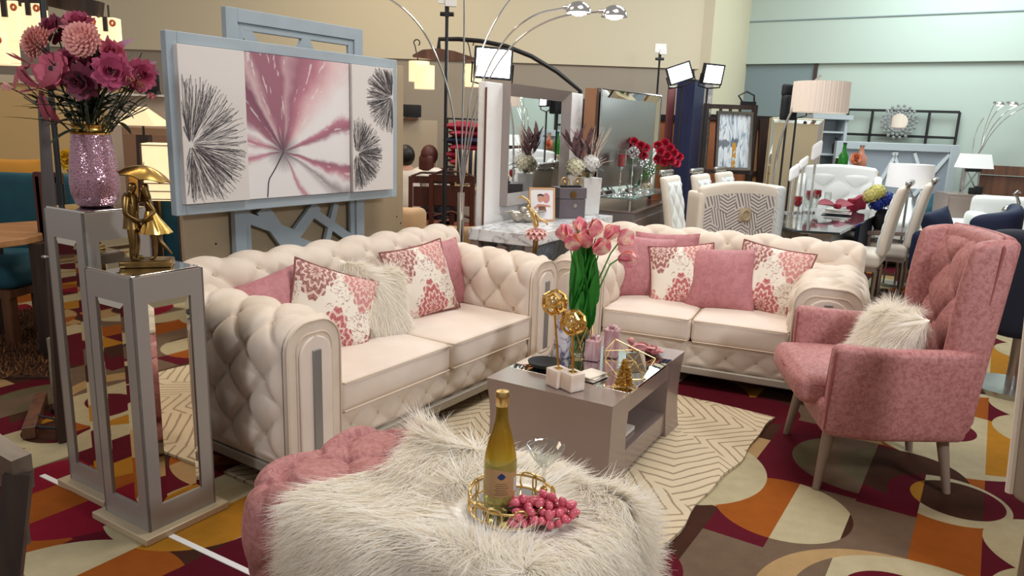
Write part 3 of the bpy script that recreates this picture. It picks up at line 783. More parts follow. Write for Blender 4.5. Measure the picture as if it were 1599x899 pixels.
# wrap: perimeter (rounded rectangle) x vertical profile, plus a tufted top
def rrect(w, d, r, n=10):
    P = []
    for cx, cy, a0 in ((w/2-r, d/2-r, 0), (-w/2+r, d/2-r, 90), (-w/2+r, -d/2+r, 180), (w/2-r, -d/2+r, 270)):
        P += arc(cx, cy, r, a0, a0+90, n)
    return P
per, pt = pathsample(rrect(OL, OD, .13)+[rrect(OL, OD, .13)[0]], 380)
prof = [(0.0, .085), (.012, .14), (.014, .30), (.006, .38)]+[(-.06+.066*math.cos(a), .385+.075*math.sin(a)) for a in np.linspace(.15, PI/2, 8)]
pf, ps = pathsample(prof, 64)
nv = int(round(pt[-1]/.14/2))*2; cvp = pt[-1]/nv
cen = np.array([0, 0]); Gs = np.zeros((380, 64, 3))
tn = np.gradient(per, axis=0); tn /= np.linalg.norm(tn, axis=1, keepdims=True); on = np.stack([tn[:, 1], -tn[:, 0]], 1)
hh = tuft(ps[None, :]/.15+.35, pt[:, None]/cvp, .036, .034, .30)*smooth(ps/.03)[None, :]*smooth((ps[-1]-ps)/.02)[None, :]*(.25+.75*smooth((.05-per[:, 0])/.15))[:, None]
for j in range(64):
    T_ = np.array([pf[min(j+1, 63), 0]-pf[max(j-1, 0), 0], pf[min(j+1, 63), 1]-pf[max(j-1, 0), 1]]); T_ /= np.linalg.norm(T_); nr, nz = T_[1], -T_[0]
    Gs[:, j, :2] = per+on*(pf[j, 0]+nr*hh[:, j])[:, None]; Gs[:, j, 2] = pf[j, 1]+nz*hh[:, j]
m = MB(); m.grid(Gs)
# top surface: concentric scaling of the rim
rim = Gs[:, -1]; NT = 80; Gt = np.zeros((380, NT, 3))
for j in range(NT):
    f = 1-j/(NT-1)
    Gt[:, j, :2] = rim[:, :2]*[(f+ (1-f)*.0), f]; Gt[:, j, 2] = OH
Gt[..., 2] = OH+smooth((-.06-Gt[..., 0])/.12)*tuft(Gt[..., 0]/.15+.3, Gt[..., 1]/.14, .036, .036, .30)*smooth((1-np.linspace(1, 0, NT))/.12)[None, :] + (rim[:, 2]-OH)[:, None]*(np.linspace(1, 0, NT)**6)[None, :]
m.grid(Gt)
ub = obj('upholstery', m, M['pink'], ot, angle=180)
add_buttons(ub, [(((i-.3)*.15, j*.14, OH-.026), (0, 0, 1)) for i in range(-4, 2) for j in range(-2, 3) if (i+j) % 2 == 0 and -.44 < (i-.3)*.15 < -.1 and abs(j*.14) < .24], M['pinkpipe'])
# ------------------------------------------------------------------ white fur throw over the right part of the bench
xs = np.linspace(-.30, .66, 62); ys = np.linspace(-.47, .47, 62)
FX, FY = np.meshgrid(xs, ys, indexing='ij'); edge_l = -.25+.05*np.sin(FY*9)+.07*np.cos(FY*5+1)
FX = np.maximum(FX, edge_l+(FX+.30)*.05)
def drape(X, Y):
    dx = np.clip(X-(OL/2-.05), 0, None); dy = np.clip(np.abs(Y)-(OD/2-.05), 0, None); d = np.sqrt(dx**2+dy**2)
    bend = np.clip(d-.03, 0, None)
    x = X-np.where(d > 0, dx/np.maximum(d, 1e-6)*bend*.80, 0); y = Y-np.where(d > 0, np.sign(Y)*dy/np.maximum(d, 1e-6)*bend*.80, 0)
    z = OH+.04-bend*1.0-np.clip(d, 0, .03)*.5
    z = z+.014*np.sin(X*9+Y*6)*np.cos(Y*8-X*3)+.016*np.exp(-((X-.02)**2+(Y-.25)**2)/.016)+.022*np.exp(-((X-.34)**2+(Y-.22)**2)/.02)
    # pressed flat under the tray
    k = np.exp(-(((X-TX)**2+(Y-TY)**2)/.034)**2); z = z*(1-k)+(OH+.034)*k
    return np.stack([x, y, z], -1)
TX, TY = .255, .010
GF = drape(FX, FY)
th = thing('fur_throw', 'white long-haired faux fur throw draped over the pink ottoman bench', 'throw', OC, -33.3)
m = MB(); m.grid(GF); obj('backing', m, M['furbase'], th, angle=180)
NF = 95000
P, Nn, uv = sample_grid(GF, NF); Nn *= np.where((Nn[:, 2:3] < -.2), -1, 1)
lx = P[:, 0]; ly = P[:, 1]
kt = np.sqrt((lx-TX)**2+(ly-TY)**2)
comb = np.stack([.55*np.sin(ly*8+1)+.35*(lx-.1)/.4, -.55+.9*np.sin(lx*7+ly*3), -.15+0*lx], 1)
out = np.stack([(lx-TX), (ly-TY), 0*lx], 1)/np.maximum(kt, 1e-3)[:, None]
comb = comb*(1-np.exp(-(kt/.17)**4))[:, None]+out*np.exp(-(kt/.2)**4)[:, None]
comb /= np.maximum(np.linalg.norm(comb, axis=1, keepdims=True), .3)
keep = kt > .145
V, F = fur_strands(P[keep], Nn[keep], comb[keep], .145, .0016, NF, lift=.15, droop=.34, seg=6, jitter=.10)
big_mesh('fur_pile', V, F, M['fur'], th)

# ================================================================== coffee table
CTA = math.radians(60.0); ca = Vector((math.cos(CTA), math.sin(CTA), 0)); cn = Vector((ca.y, -ca.x, 0))   # ca: long axis, cn: to the right
CT0 = FL(957, 635, .41); CTZ = .41
ctm = frame((CT0.x, CT0.y, 0), ca, -cn, (0, 0, 1))      # local x along the long side, y to the left along the near end
CLN, CWD = .93, .60
ct = thing('coffee_table', 'taupe lacquered coffee table with mirrored top and open shelf, on the beige rug', 'coffee table', m=ctm)
# two waisted end blocks
def waist(x0, x1, name):
    zz = np.linspace(0, CTZ, 13); m = MB(); rings = []
    for z in zz:
        k = .022*math.sin(PI*(z/CTZ))  # narrower at mid height
        o_ = .0 ; s0 = x0+(k if x0 < .2 else 0); s1 = x1-(k if x0 > .2 else 0)
        rings.append([(s0, k*.5, z+.014*(z == 0)), (s1, k*.5, z+.014*(z == 0)), (s1, CWD-k*.5, z+.014*(z == 0)), (s0, CWD-k*.5, z+.014*(z == 0))])
    R_ = np.array(rings); m.grid(R_.transpose(1, 0, 2)[::1], cu=True)
    n_ = len(zz)
    m.add(R_[0], [(3, 2, 1, 0)]); m.add(R_[-1], [(0, 1, 2, 3)])
    return obj(name, m, M['taupe'], ct, angle=50)
waist(0, .20, 'end_block'); waist(CLN-.20, CLN, 'end_block')
m = MB(); m.box((CLN/2, CWD/2, CTZ-.055), (CLN-.38, CWD-.03, .09)); obj('apron', m, M['taupe'], ct, bevel=.003)
m = MB(); m.box((CLN/2, CWD/2, .085), (CLN-.38, CWD-.03, .10)); obj('shelf', m, M['taupe'], ct, bevel=.003)
m = MB(); m.box((CLN/2, CWD/2, CTZ-.004), (CLN-.37, CWD-.006, .010)); m.box((CLN/2, .012, CTZ+.0012), (CLN-.37, .018, .002)); obj('mirror_top', m, M['mirror'], ct, bevel=.002)
tag(obj('magazine', (lambda q: q.box((CLN/2-.12, .15, .148), (.22, .17, .018)))(MB()), M['creamwhite']), 'pale magazine lying on the shelf inside the coffee table', 'magazine').matrix_world = ctm
def ctp(u, v, z=CTZ+.002): return FL(u, v, z)

# ================================================================== mirrored pedestals
def make_pedestal(label, corner, w, h, plate, yaw, mz):
    """corner: near body corner on the floor; local x right face direction, y left face direction"""
    x = Vector((math.cos(math.radians(yaw)), math.sin(math.radians(yaw)), 0)); y = Vector((-x.y, x.x, 0))
    t = thing('pedestal', label, 'pedestal', m=frame((corner.x, corner.y, 0), x, y, (0, 0, 1)))
    tp = .97
    def taper(p):
        k = p[2]/h; s = 1+(tp-1)*0*k; return p
    f = .055 if w > .25 else .05
    m = MB()
    # body as a frame: core, stiles and rails
    m.box((w/2, w/2, h/2+.02), (w-.012, w-.012, h-.05))
    z0, z1 = mz
    for (ox, oy, dx, dy) in ((0, 0, 1, 0), (0, 0, 0, 1), (0, w, 1, 0), (w, 0, 0, 1)):
        X = Vector((dx, dy, 0)); N_ = Vector((dy, -dx, 0)) if (ox, oy) in ((0, 0),) else Vector((dy, -dx, 0))
        out = -1 if (dx and oy == 0) or (dy and ox == 0) else 1
        nx, ny = (0, out) if dx else (out, 0)
        th_ = .008
        for c, size in ((f/2, (f, None)), (w-f/2, (f, None))):
            cx = ox+dx*c-nx*th_/2; cy = oy+dy*c-ny*th_/2
            m.box((cx, cy, h/2), (f if dx else th_, f if dy else th_, h))
        for za, zb in ((0, z0), (z1, h)):
            cx = ox+dx*w/2-nx*th_/2; cy = oy+dy*w/2-ny*th_/2
            m.box((cx, cy, (za+zb)/2), ((w-2*f) if dx else th_, (w-2*f) if dy else th_, zb-za))
    obj('body', m, M['pedestal'], t)
    # bevelled mirrors
    for (ox, oy, dx, dy) in ((0, 0, 1, 0), (0, 0, 0, 1), (0, w, 1, 0), (w, 0, 0, 1)):
        out = -1 if (dx and oy == 0) or (dy and ox == 0) else 1
        nx, ny = (0, out) if dx else (out, 0)
        g = .022; d0, d1 = -.0058, -.0015
        V = []
        for q, dd in ((0, d0), (g, d1)):
            for a_, z in ((f+q, z0+q), (w-f-q, z0+q), (w-f-q, z1-q), (f+q, z1-q)):
                V.append((ox+dx*a_+nx*dd, oy+dy*a_+ny*dd, z))
        F = [(0, 1, 5, 4), (1, 2, 6, 5), (2, 3, 7, 6), (3, 0, 4, 7), (4, 5, 6, 7)]
        mm = MB(); mm.add(V, F); obj('mirror_panel', mm, M['bronzemirror'], t, angle=1)
    pm_ = (plate-w)/2
    m = MB(); m.box((w/2, w/2, .014), (plate, plate, .028)); obj('base_plate', m, M['champ'], t, bevel=.004)
    m = MB(); m.box((w/2, w/2, h+.003), (w-.012, w-.012, .008)); obj('mirror_top', m, M['mirror'], t, bevel=.002)
    return t
PC = FL(235, 843); PC2 = FL(168, 784)
pc_far = FL(338, 795); 
PH, PH2 = .957, 1.134
W1, W2 = .275, .26
make_pedestal('shorter mirrored pedestal in front, carrying the gold couple figurine', PC, W1, PH, .345, 58.7, (.115, .865))
make_pedestal('taller mirrored pedestal behind, carrying the pink vase of flowers', PC2, W2, PH2, .33, 58.7, (.11, 1.03))

# ================================================================== small decor
def skin_body(name, J, E_, mat_, parent=None, root=None, sub=2, m=None):
    """J: {joint: (x,y,z,rx[,ry])}; E_: list of chains"""
    ks = list(J); ix = {k: i for i, k in enumerate(ks)}
    me = bpy.data.meshes.new(name); ed = []
    for ch in E_:
        for a, b in zip(ch[:-1], ch[1:]): ed.append((ix[a], ix[b]))
    me.from_pydata([J[k][:3] for k in ks], ed, []); me.update()
    o = bpy.data.objects.new(name, me); COL.objects.link(o)
    s = o.modifiers.new('skin', 'SKIN'); s.use_smooth_shade = True
    for k in ks:
        d = me.skin_vertices[0].data[ix[k]]; r = J[k][3:]; d.radius = (r[0], r[1] if len(r) > 1 else r[0])
        d.use_root = (k == (root or ks[0]))
    q = o.modifiers.new('sub', 'SUBSURF'); q.levels = q.render_levels = sub
    me.materials.append(mat_)
    if parent is not None: o.parent = parent
    if m is not None: o.matrix_basis = m
    return o
def blade(mb, p, d, up, L, w, curl=.3, n=6, fold=.25, tip=1.5, base=.25):
    """a leaf or petal: base p, direction d, up normal; curl bends it towards -up along its length"""
    p = np.array(p, float); d = np.array(d, float); d /= np.linalg.norm(d); up = np.array(up, float); up = up-d*(up@d)
    l = np.linalg.norm(up); up = up/l if l > 1e-6 else np.cross(d, [1, 0, .1]); s = np.cross(d, up); G = np.zeros((n+1, 3, 3))
    for i in range(n+1):
        t = i/n; ww = w*.5*(base*(1-t)+math.sin(PI*min(1, t**(1/tip)*.98))**.75*(1-base*(1-t)))
        G[i, 1] = p; G[i, 0] = p-s*ww+up*fold*ww; G[i, 2] = p+s*ww+up*fold*ww
        a = curl/n; d, up = d*math.cos(a)-up*math.sin(a), up*math.cos(a)+d*math.sin(a); p = p+d*L/n
    mb.grid(G)
def orient(c, d):
    z = Vector(d).normalized(); x = z.cross(Vector((0, .3, 1))); x = Vector((1, 0, 0)) if x.length < 1e-4 else x.normalized(); y = z.cross(x)
    return frame(c, x, y, z)
def petal_head(layers, m, seed=0, tp=.6):
    """layers: (count, r0, length, width, elevation deg, z, curl)"""
    r = random.Random(seed); mb = MB()
    for n, r0, L, w, el, z, cu in layers:
        o0 = r.random()*6
        for i in range(n):
            a = o0+2*PI*i/n+r.uniform(-.12, .12); e = math.radians(el+r.uniform(-7, 7)); ca_, sa = math.cos(a), math.sin(a)
            d = (ca_*math.cos(e), sa*math.cos(e), math.sin(e)); up = (-ca_*math.sin(e), -sa*math.sin(e), math.cos(e))
            blade(mb, (ca_*r0, sa*r0, z), d, up, L*r.uniform(.88, 1.1), w, cu, 5, -.15, tp)
    g = MB(); g.add(np.concatenate(mb.V), mb.F, m); return g
def pompon(m, seed, R=.05, n=110):
    mb = MB(); r = random.Random(seed)
    for i in range(n):
        z = 1-1.35*(i+.5)/n; a = i*2.39996; q = math.sqrt(max(0, 1-z*z)); d = Vector((q*math.cos(a), q*math.sin(a), z*.85)); u = Vector((0, 0, 1))-d*d.z
        if u.length < .05: u = Vector((1, 0, 0))
        s_ = .6+.4*min(1, q*1.2); blade(mb, tuple(d*R*.62), tuple(d*.85+u.normalized()*.45), tuple(-u), R*.62*s_, R*.36*s_, -.7, 4, .5, .6)
    mb.ball((0, 0, 0), R*.62, 10); g = MB(); g.add(np.concatenate(mb.V), mb.F, m); return g
FM = {}
def fmat(name, c, c2=None):
    if name not in FM: FM[name] = mat('petal_'+name, c, .6, sheen=.2, noise=(40, c2 or tuple(x*.8 for x in c[:3])+(1,), 2, .3))
    return FM[name]
POM = [(10, .004, .026, .014, 75, .012, -.5), (14, .010, .030, .016, 52, .008, -.5), (18, .014, .034, .018, 28, .004, -.4), (20, .016, .036, .020, 6, 0, -.3), (18, .016, .034, .020, -18, -.004, .1)]
MUM = [(9, .004, .030, .020, 68, .008, -.4), (12, .008, .040, .024, 42, .004, -.3), (14, .01, .046, .026, 18, 0, -.1), (12, .01, .044, .026, -6, -.003, .2)]
ANE = [(9, .008, .045, .036, 30, 0, .25), (10, .008, .050, .038, 10, -.003, .3)]
LIL = [(3, .004, .095, .028, 30, 0, 1.1), (3, .006, .10, .036, 22, -.003, 1.1), (3, .001, .05, .006, 78, 0, .1)]
BUD = [(4, .001, .034, .020, 76, 0, -.3), (4, .003, .030, .018, 62, -.002, -.3)]
ROSE = [(5, .002, .020, .020, 82, .002, -.3), (6, .006, .024, .026, 64, 0, -.2), (7, .008, .026, .030, 40, -.002, .1)]
def flower(label, cat, base, head, facing, layers, col, scale=1, seed=0, group=None, leaves=3, centre=None, name='flower', stem_r=.0028, leafm=None, leafL=.06):
    """one cut flower: stem from base to head, bloom facing a direction"""
    t = thing(name, label, cat, base, group=group); b = Vector(base); h = Vector(head)-b; f = Vector(facing).normalized()
    pts = [Vector((0, 0, 0)), h*.35+Vector((0, 0, h.length*.06)), h*.72+Vector((0, 0, h.length*.05)), h-f*.015*scale, h]
    P, _ = pathsample([tuple(p) for p in pts], 9)
    mb = MB(); mb.tube(P, stem_r, 6); st = obj('stem', mb, M['stemdark'] if leafm else M['stem'], t)
    m = orient(h, f)@Matrix.Scale(scale, 4)
    obj('bloom', pompon(m, seed) if layers is POM else petal_head(layers, m, seed), col, t, angle=180)
    if centre:
        mb = MB(); mb.ball((0, 0, .006), (.013, .013, .009), 10, m=m); obj('flower_centre', mb, centre, t)
    if leaves:
        r = random.Random(seed+5); mb = MB()
        for i in range(leaves):
            k = r.uniform(.45, .92); p = P[int(k*8)]; a = r.uniform(0, 6.28)
            blade(mb, p, (math.cos(a), math.sin(a), r.uniform(-.1, .7)), (0, 0, 1), leafL*r.uniform(.7, 1.3), leafL*.34, r.uniform(.2, .9), 5)
        obj('leaves', mb, leafm or M['leaf'], t, angle=180)
    return t
M['stemdark'] = mat('dark_stem', S(58, 60, 40), .6)
M['leafdark'] = mat('dark_leaf', S(48, 62, 40), .55, noise=(20, S(36, 40, 34), 2, .3))

# ------------------------------------------------------------------ vase of pink flowers on the taller pedestal
x_ = Vector((math.cos(math.radians(58.7)), math.sin(math.radians(58.7)), 0)); y_ = Vector((-x_.y, x_.x, 0))
V0 = Vector((PC2.x, PC2.y, 0))+x_*W2*.5+y_*W2*.5; VZ = PH2+.0075
vt = thing('vase', 'pink crackled glass vase with gold neck on the taller mirrored pedestal', 'vase', (V0.x, V0.y, VZ))
M['crackle'] = None
g = NG('pink_crackle_glass', .16); vo = g.N.new('ShaderNodeTexVoronoi'); vo.feature = 'DISTANCE_TO_EDGE'; vo.inputs['Scale'].default_value = 110; g.L.new(g.tc.outputs['Object'], vo.inputs['Vector'])
g.col(g.mix(g.math('LESS_THAN', vo.outputs[0], .06), S(190, 146, 160), S(120, 86, 104))); g.B.inputs['Metallic'].default_value = .45; g.bump(vo.outputs[0], .45, .004); M['crackle'] = g.m
m = MB(); m.lathe([(.001, 0), (.056, 0), (.070, .01), (.083, .05), (.086, .09), (.081, .16), (.073, .22), (.066, .268), (.066, .276), (.058, .276), (.062, .24), (.072, .15), (.05, .02), (.001, .02)], 40); obj('body', m, M['crackle'], vt, angle=60)
m = MB(); m.lathe([(.067, .270), (.070, .276), (.064, .282), (.062, .296), (.067, .304), (.064, .308), (.056, .306), (.056, .272)], 40); obj('gold_neck', m, M['gold'], vt, angle=60)
m = MB(); m.rbox((.066, -.02, .262), (.012, .006, .05), .002, 4, m=rot('Y', -14)); obj('tag', m, M['white'], vt)
VB = Vector((V0.x, V0.y, VZ+.20)); VY = V0.y
def vf(u, v, dy=0): p = AT(u, v, VY+dy); return p
FF = [('pale pink pompon dahlia at the centre top of the bouquet', 128, 62, -.10, POM, ('palepink', S(226, 158, 150)), 1.05, (0.1, -1, .35)),
      ('pale pink pompon dahlia at the left of the bouquet', 58, 66, -.06, POM, ('palepink2', S(216, 146, 138)), 1.0, (-.6, -.8, .4)),
      ('deep magenta mum at the very top of the bouquet', 122, 40, .03, MUM, ('magenta', S(166, 62, 94)), 1.15, (.1, -.6, .9)),
      ('dark plum mum behind the left pompon dahlia', 86, 48, .05, MUM, ('plum', S(128, 48, 72)), 1.25, (-.3, -.6, .7)),
      ('open magenta anemone with a dark centre, front left of the bouquet', 84, 108, -.12, ANE, ('magenta2', S(186, 82, 104)), 1.15, (-.15, -1, .12)),
      ('magenta mum facing front, right of the bouquet centre', 176, 112, -.10, MUM, ('magenta3', S(176, 74, 108)), 1.25, (.35, -1, .1)),
      ('magenta mum at the right end of the bouquet', 218, 118, -.02, MUM, ('magenta', S(166, 62, 94)), 1.15, (.9, -.7, .1)),
      ('small magenta mum above the front right one', 172, 84, -.05, MUM, ('magenta2', S(186, 82, 104)), 1.0, (.3, -.9, .5)),
      ('dark magenta mum in the middle of the bouquet', 152, 100, -.02, MUM, ('plum', S(128, 48, 72)), 1.05, (.1, -1, .4)),
      ('pink lily at the far left of the bouquet', 46, 100, -.05, LIL, ('lily', S(178, 88, 98)), 1.5, (-.55, -.9, .3)),
      ('pink lily drooping low at the left of the bouquet', 62, 138, -.10, LIL, ('lily2', S(160, 70, 86)), 1.45, (-.45, -.9, -.2)),
      ('plum mum low in the front centre of the bouquet', 128, 128, -.10, MUM, ('plum2', S(112, 44, 64)), 1.2, (.05, -1, -.05)), ('magenta mum between the anemone and the front right mum', 118, 98, -.06, MUM, ('magenta4', S(150, 56, 84)), 1.15, (0, -1, .2)),
      ('pink bud at the lower left tip of the bouquet', 18, 138, 0, BUD, ('bud', S(222, 160, 152)), 1.1, (-1, -.2, .2)),
      ('pale pink bud beside the right magenta mum', 204, 128, -.08, BUD, ('bud', S(222, 160, 152)), 1.2, (.5, -.8, .3)),
      ('second pale pink bud at the right edge, below the mums', 214, 134, -.05, BUD, ('bud', S(222, 160, 152)), 1.1, (.9, -.5, .2)),
      ('lowest pink bud at the right tip of the bouquet', 230, 150, -.02, BUD, ('bud2', S(214, 140, 140)), 1.0, (1, -.3, 0))]
for i, (lb, u, v, dy, ly, cc, sc_, fc) in enumerate(FF):
    flower(lb, 'flower', tuple(VB+Vector((random.uniform(-.02, .02), random.uniform(-.02, .02), 0))), tuple(vf(u, v, dy)), fc, ly, fmat(*cc), sc_, seed=i, leaves=4, centre=M['soil'] if ly is ANE else None, leafm=M['leafdark'], leafL=.075)
for i, (u, v, dy, lb) in enumerate([(178, 62, 0, 'pale mauve leaf spray rising at the right of the bouquet'), (222, 82, .03, 'pale mauve leaf spray pointing right over the bouquet')]):
    t = thing('leaf_spray', lb, 'leaf', tuple(VB)); h = vf(u, v, dy)-VB; mb = MB(); mb.tube([(0, 0, 0), tuple(h*.6), tuple(h)], .002, 5); obj('stem', mb, M['stemdark'], t)
    mb = MB(); blade(mb, tuple(h*.8), tuple(Vector((.2 if i else -.05, 0, 1-i*.9))), (0, -1, 0), .10, .03, .2); blade(mb, tuple(h*.9), (.7, 0, -.3 if i else .5), (0, -1, .2), .09, .028, .4)
    obj('leaves', mb, fmat('mauve', S(178, 130, 150)), t, angle=180)
m = MB(); r = random.Random(3)
for i in range(46):
    a = r.uniform(0, 6.28); e = r.uniform(.15, 1.2); blade(m, (0, 0, .08+.1*r.random()), (math.cos(a)*math.cos(e), math.sin(a)*math.cos(e), math.sin(e)), (0, 0, 1), r.uniform(.14, .30), .026, r.uniform(.1, .7))
for i in range(14):
    a = r.uniform(0, 6.28); m.tube([(0, 0, 0), (.10*math.cos(a), .10*math.sin(a), .12), (.2*math.cos(a), .2*math.sin(a), .16+.1*r.random())], .0022, 5)
o = obj('foliage', m, M['leafdark'], None, angle=180); o.location = VB; tag(o, 'dark green foliage filling the bouquet in the pink vase', 'foliage', kind='stuff')

# ------------------------------------------------------------------ gold couple figurine under an umbrella
FG = Vector((PC.x, PC.y, 0))+x_*W1*.52+y_*W1*.52; FZ = PH+.0075
fg = thing('couple_figurine', 'aged gold figurine of a couple kissing under an umbrella, on the shorter pedestal', 'figurine', (FG.x, FG.y, FZ), 18)
m = MB(); m.rbox((.01, 0, .012), (.17, .10, .024), .006, 6); obj('base', m, M['oldgold'], fg)
s_ = .315
def sc3(J): return {k: tuple(c*s_ for c in v) for k, v in J.items()}
man = {'pel': (-.10, 0, .50, .075, .06), 'belly': (-.105, 0, .60, .075, .055), 'chest': (-.10, 0, .74, .095, .065), 'neck': (-.09, 0, .82, .035), 'head': (-.065, 0, .885, .055, .06), 'top': (-.075, 0, .94, .045),
       'lhip': (-.10, -.05, .47, .055), 'lkn': (-.095, -.055, .27, .042), 'lan': (-.11, -.055, .09, .034), 'lto': (-.03, -.065, .085, .022), 'rhip': (-.10, .05, .47, .055), 'rkn': (-.07, .055, .27, .042), 'ran': (-.09, .055, .09, .034), 'rto': (-.01, .065, .085, .022),
       'lsh': (-.12, -.11, .77, .045), 'lel': (-.13, -.145, .60, .036), 'lwr': (-.01, -.11, .52, .024), 'lha': (.05, -.07, .52, .022), 'rsh': (-.10, .11, .77, .045), 'rel': (-.02, .15, .70, .034), 'rwr': (.03, .10, .82, .024), 'rha': (.04, .08, .86, .022)}
skin_body('man', sc3(man), [('pel', 'belly', 'chest', 'neck', 'head', 'top'), ('pel', 'lhip', 'lkn', 'lan', 'lto'), ('pel', 'rhip', 'rkn', 'ran', 'rto'), ('chest', 'lsh', 'lel', 'lwr', 'lha'), ('chest', 'rsh', 'rel', 'rwr', 'rha')], M['oldgold'], fg, 'pel')
wom = {'pel': (.10, 0, .50, .06, .055), 'waist': (.095, 0, .60, .045, .04), 'chest': (.08, 0, .71, .062, .05), 'neck': (.065, 0, .79, .024), 'head': (.035, 0, .85, .047, .052), 'top': (.045, 0, .90, .038),
       'lhip': (.10, -.035, .46, .045), 'lkn': (.13, -.04, .27, .032), 'lan': (.12, -.04, .10, .022), 'lto': (.06, -.045, .082, .016), 'rhip': (.11, .035, .46, .045), 'rkn': (.16, .04, .28, .032), 'ran': (.25, .04, .17, .02), 'rto': (.285, .04, .115, .015),
       'lsh': (.085, -.085, .73, .028), 'lel': (.16, -.12, .62, .022), 'lwr': (.06, -.12, .54, .018), 'lha': (.02, -.10, .525, .018), 'rsh': (.08, .085, .73, .028), 'rel': (-.0, .12, .72, .022), 'rwr': (-.08, .10, .79, .018), 'rha': (-.11, .08, .80, .018)}
skin_body('woman', sc3(wom), [('pel', 'waist', 'chest', 'neck', 'head', 'top'), ('pel', 'lhip', 'lkn', 'lan', 'lto'), ('pel', 'rhip', 'rkn', 'ran', 'rto'), ('chest', 'lsh', 'lel', 'lwr', 'lha'), ('chest', 'rsh', 'rel', 'rwr', 'rha')], M['oldgold'], fg, 'pel')
def fl_(V):
    V = V.copy(); a = np.arctan2(V[:, 1], V[:, 0]); k = np.clip((.19-V[:, 2])/.06, 0, 1); V[:, :2] *= (1+.09*k*np.sin(a*9))[:, None]; V[:, 0] += .095*s_+k*.012; return V
m = MB(); m.lathe([(.016, .195), (.026, .172), (.040, .145), (.054, .118), (.050, .118), (.02, .17)], 40, fn=fl_); obj('skirt', m, M['gold'], fg)
m = MB(); m.rbox((.058*s_, 0, .835*s_), (.075*s_, .10*s_, .19*s_), .012, 8, fn=lambda Q: Q+np.stack([.03*np.clip((.27-Q[:, 2])/.05, 0, 1), 0*Q[:, 0], 0*Q[:, 0]], 1)*.4); obj('hair', m, M['oldgold'], fg, angle=180)
def jk(V):
    V = V.copy(); V[:, 1] *= .72*1.35; V[:, 0] = V[:, 0]*.8-.10*s_; return V
m = MB(); m.lathe([(.022, .258), (.032, .246), (.034, .21), (.030, .18), (.034, .15), (.037, .135), (.033, .135), (.028, .18)], 28, fn=jk); obj('jacket', m, M['oldgold'], fg)
um = Matrix.Translation((.018, 0, .318))@rot('Y', 12)
G = np.zeros((9, 65, 3))
for i in range(9):
    for j in range(65):
        a = 2*PI*j/64; rr = .092*i/8; sg = abs(math.sin(a*4)); rr2 = rr*(1-.10*sg*(i/8)**2)
        G[i, j] = (rr2*math.cos(a), rr2*math.sin(a), .036*(1-(i/8)**1.7)-.006*(1-sg)*(i/8)**2)
m = MB(); m.grid(G); m.add(G.reshape(-1, 3)-np.array([0, 0, .003]), [(f[3], f[2], f[1], f[0]) for f in m.F]); g2 = MB(); g2.add(np.concatenate(m.V), m.F, um); u = obj('umbrella', g2, M['gold'], fg, angle=30)
m = MB(); m.cyl((.018-.02, 0, .318-.09), (.018, 0, .352), .0025, n=8); m.cyl((.018, 0, .352), (.021, 0, .366), .002, .001, 6); obj('umbrella_shaft', m, M['oldgold'], u)

# ------------------------------------------------------------------ round mirrored tray with bottle, glass and grapes
nl = Vector((a1.y, -a1.x, 0))
def otp(x, y, z): return Vector((OC.x+math.cos(math.radians(-33.3))*x-math.sin(math.radians(-33.3))*y, OC.y+math.sin(math.radians(-33.3))*x+math.cos(math.radians(-33.3))*y, z))
TZ = OH+.040; TC = otp(TX, TY, TZ)
tt = thing('serving_tray', 'round mirrored tray with a looped gold rail on the white fur throw', 'tray', tuple(TC))
TR = .114
m = MB(); m.cyl((0, 0, 0), (0, 0, .008), TR, n=48); obj('mirror_base', m, M['mirror'], tt, bevel=.001)
for z, r_ in ((.008, .0035), (.044, .0035)):
    m = MB(); m.tube([(TR*math.cos(a), TR*math.sin(a), z) for a in np.linspace(0, 2*PI, 64, endpoint=False)], r_, 8, closed=True); obj('rail', m, M['palegold'], tt)
for i in range(8):
    a0 = 2*PI*i/8+.2; m = MB(); w_ = .024 if i % 2 else .017
    for sgn in ((0,) if i % 2 == 0 else (-.16, .16)):
        pts = []
        for q in np.linspace(0, 2*PI, 22, endpoint=False):
            da = a0+sgn+math.copysign(abs(math.cos(q))**.6, math.cos(q))*w_/TR*1.0; z = .030+math.copysign(abs(math.sin(q))**.6, math.sin(q))*.024
            pts.append((TR*math.cos(da), TR*math.sin(da), z))
        m.tube(pts, .0026, 6, closed=True)
    obj('loop', m, M['palegold'], tt)
# bottle
BZ = TZ+.0085
bp_ = FL(779, 792, BZ)
bt_ = thing('wine_bottle', 'gold-green sparkling wine bottle with a tan label standing on the round tray', 'bottle', tuple(bp_), 14)
g = NG('gold_green_glass', .08); zz = g.sep(g.tc.outputs['Object'])[2]
g.col(g.ramp(g.math('DIVIDE', zz, .31), [(0, S(196, 186, 120)), (.28, S(178, 160, 70)), (.42, S(206, 196, 116)), (.5, S(198, 160, 44)), (.62, S(176, 130, 30)), (.85, S(146, 116, 40))]))
g.B.inputs['Transmission Weight'].default_value = .45; g.B.inputs['IOR'].default_value = 1.35; g.B.inputs['Metallic'].default_value = .15; M['bottleglass'] = g.m
BS = 1.02
prof = [(.001, .004), (.030, 0), (.041, .006), (.042, .02), (.042, .130), (.040, .150), (.033, .185), (.024, .215), (.0175, .24), (.0155, .26), (.0150, .285)]
m = MB(); m.lathe([(r_*BS, z*BS) for r_, z in prof], 40); obj('glass_body', m, M['bottleglass'], bt_, angle=60)
m = MB(); m.lathe([(.0155, .286), (.0175, .288), (.0170, .304), (.0178, .306), (.0185, .316), (.0165, .326), (.001, .329)], 28); obj('foil_cap', m, M['palegold'], bt_, angle=50)
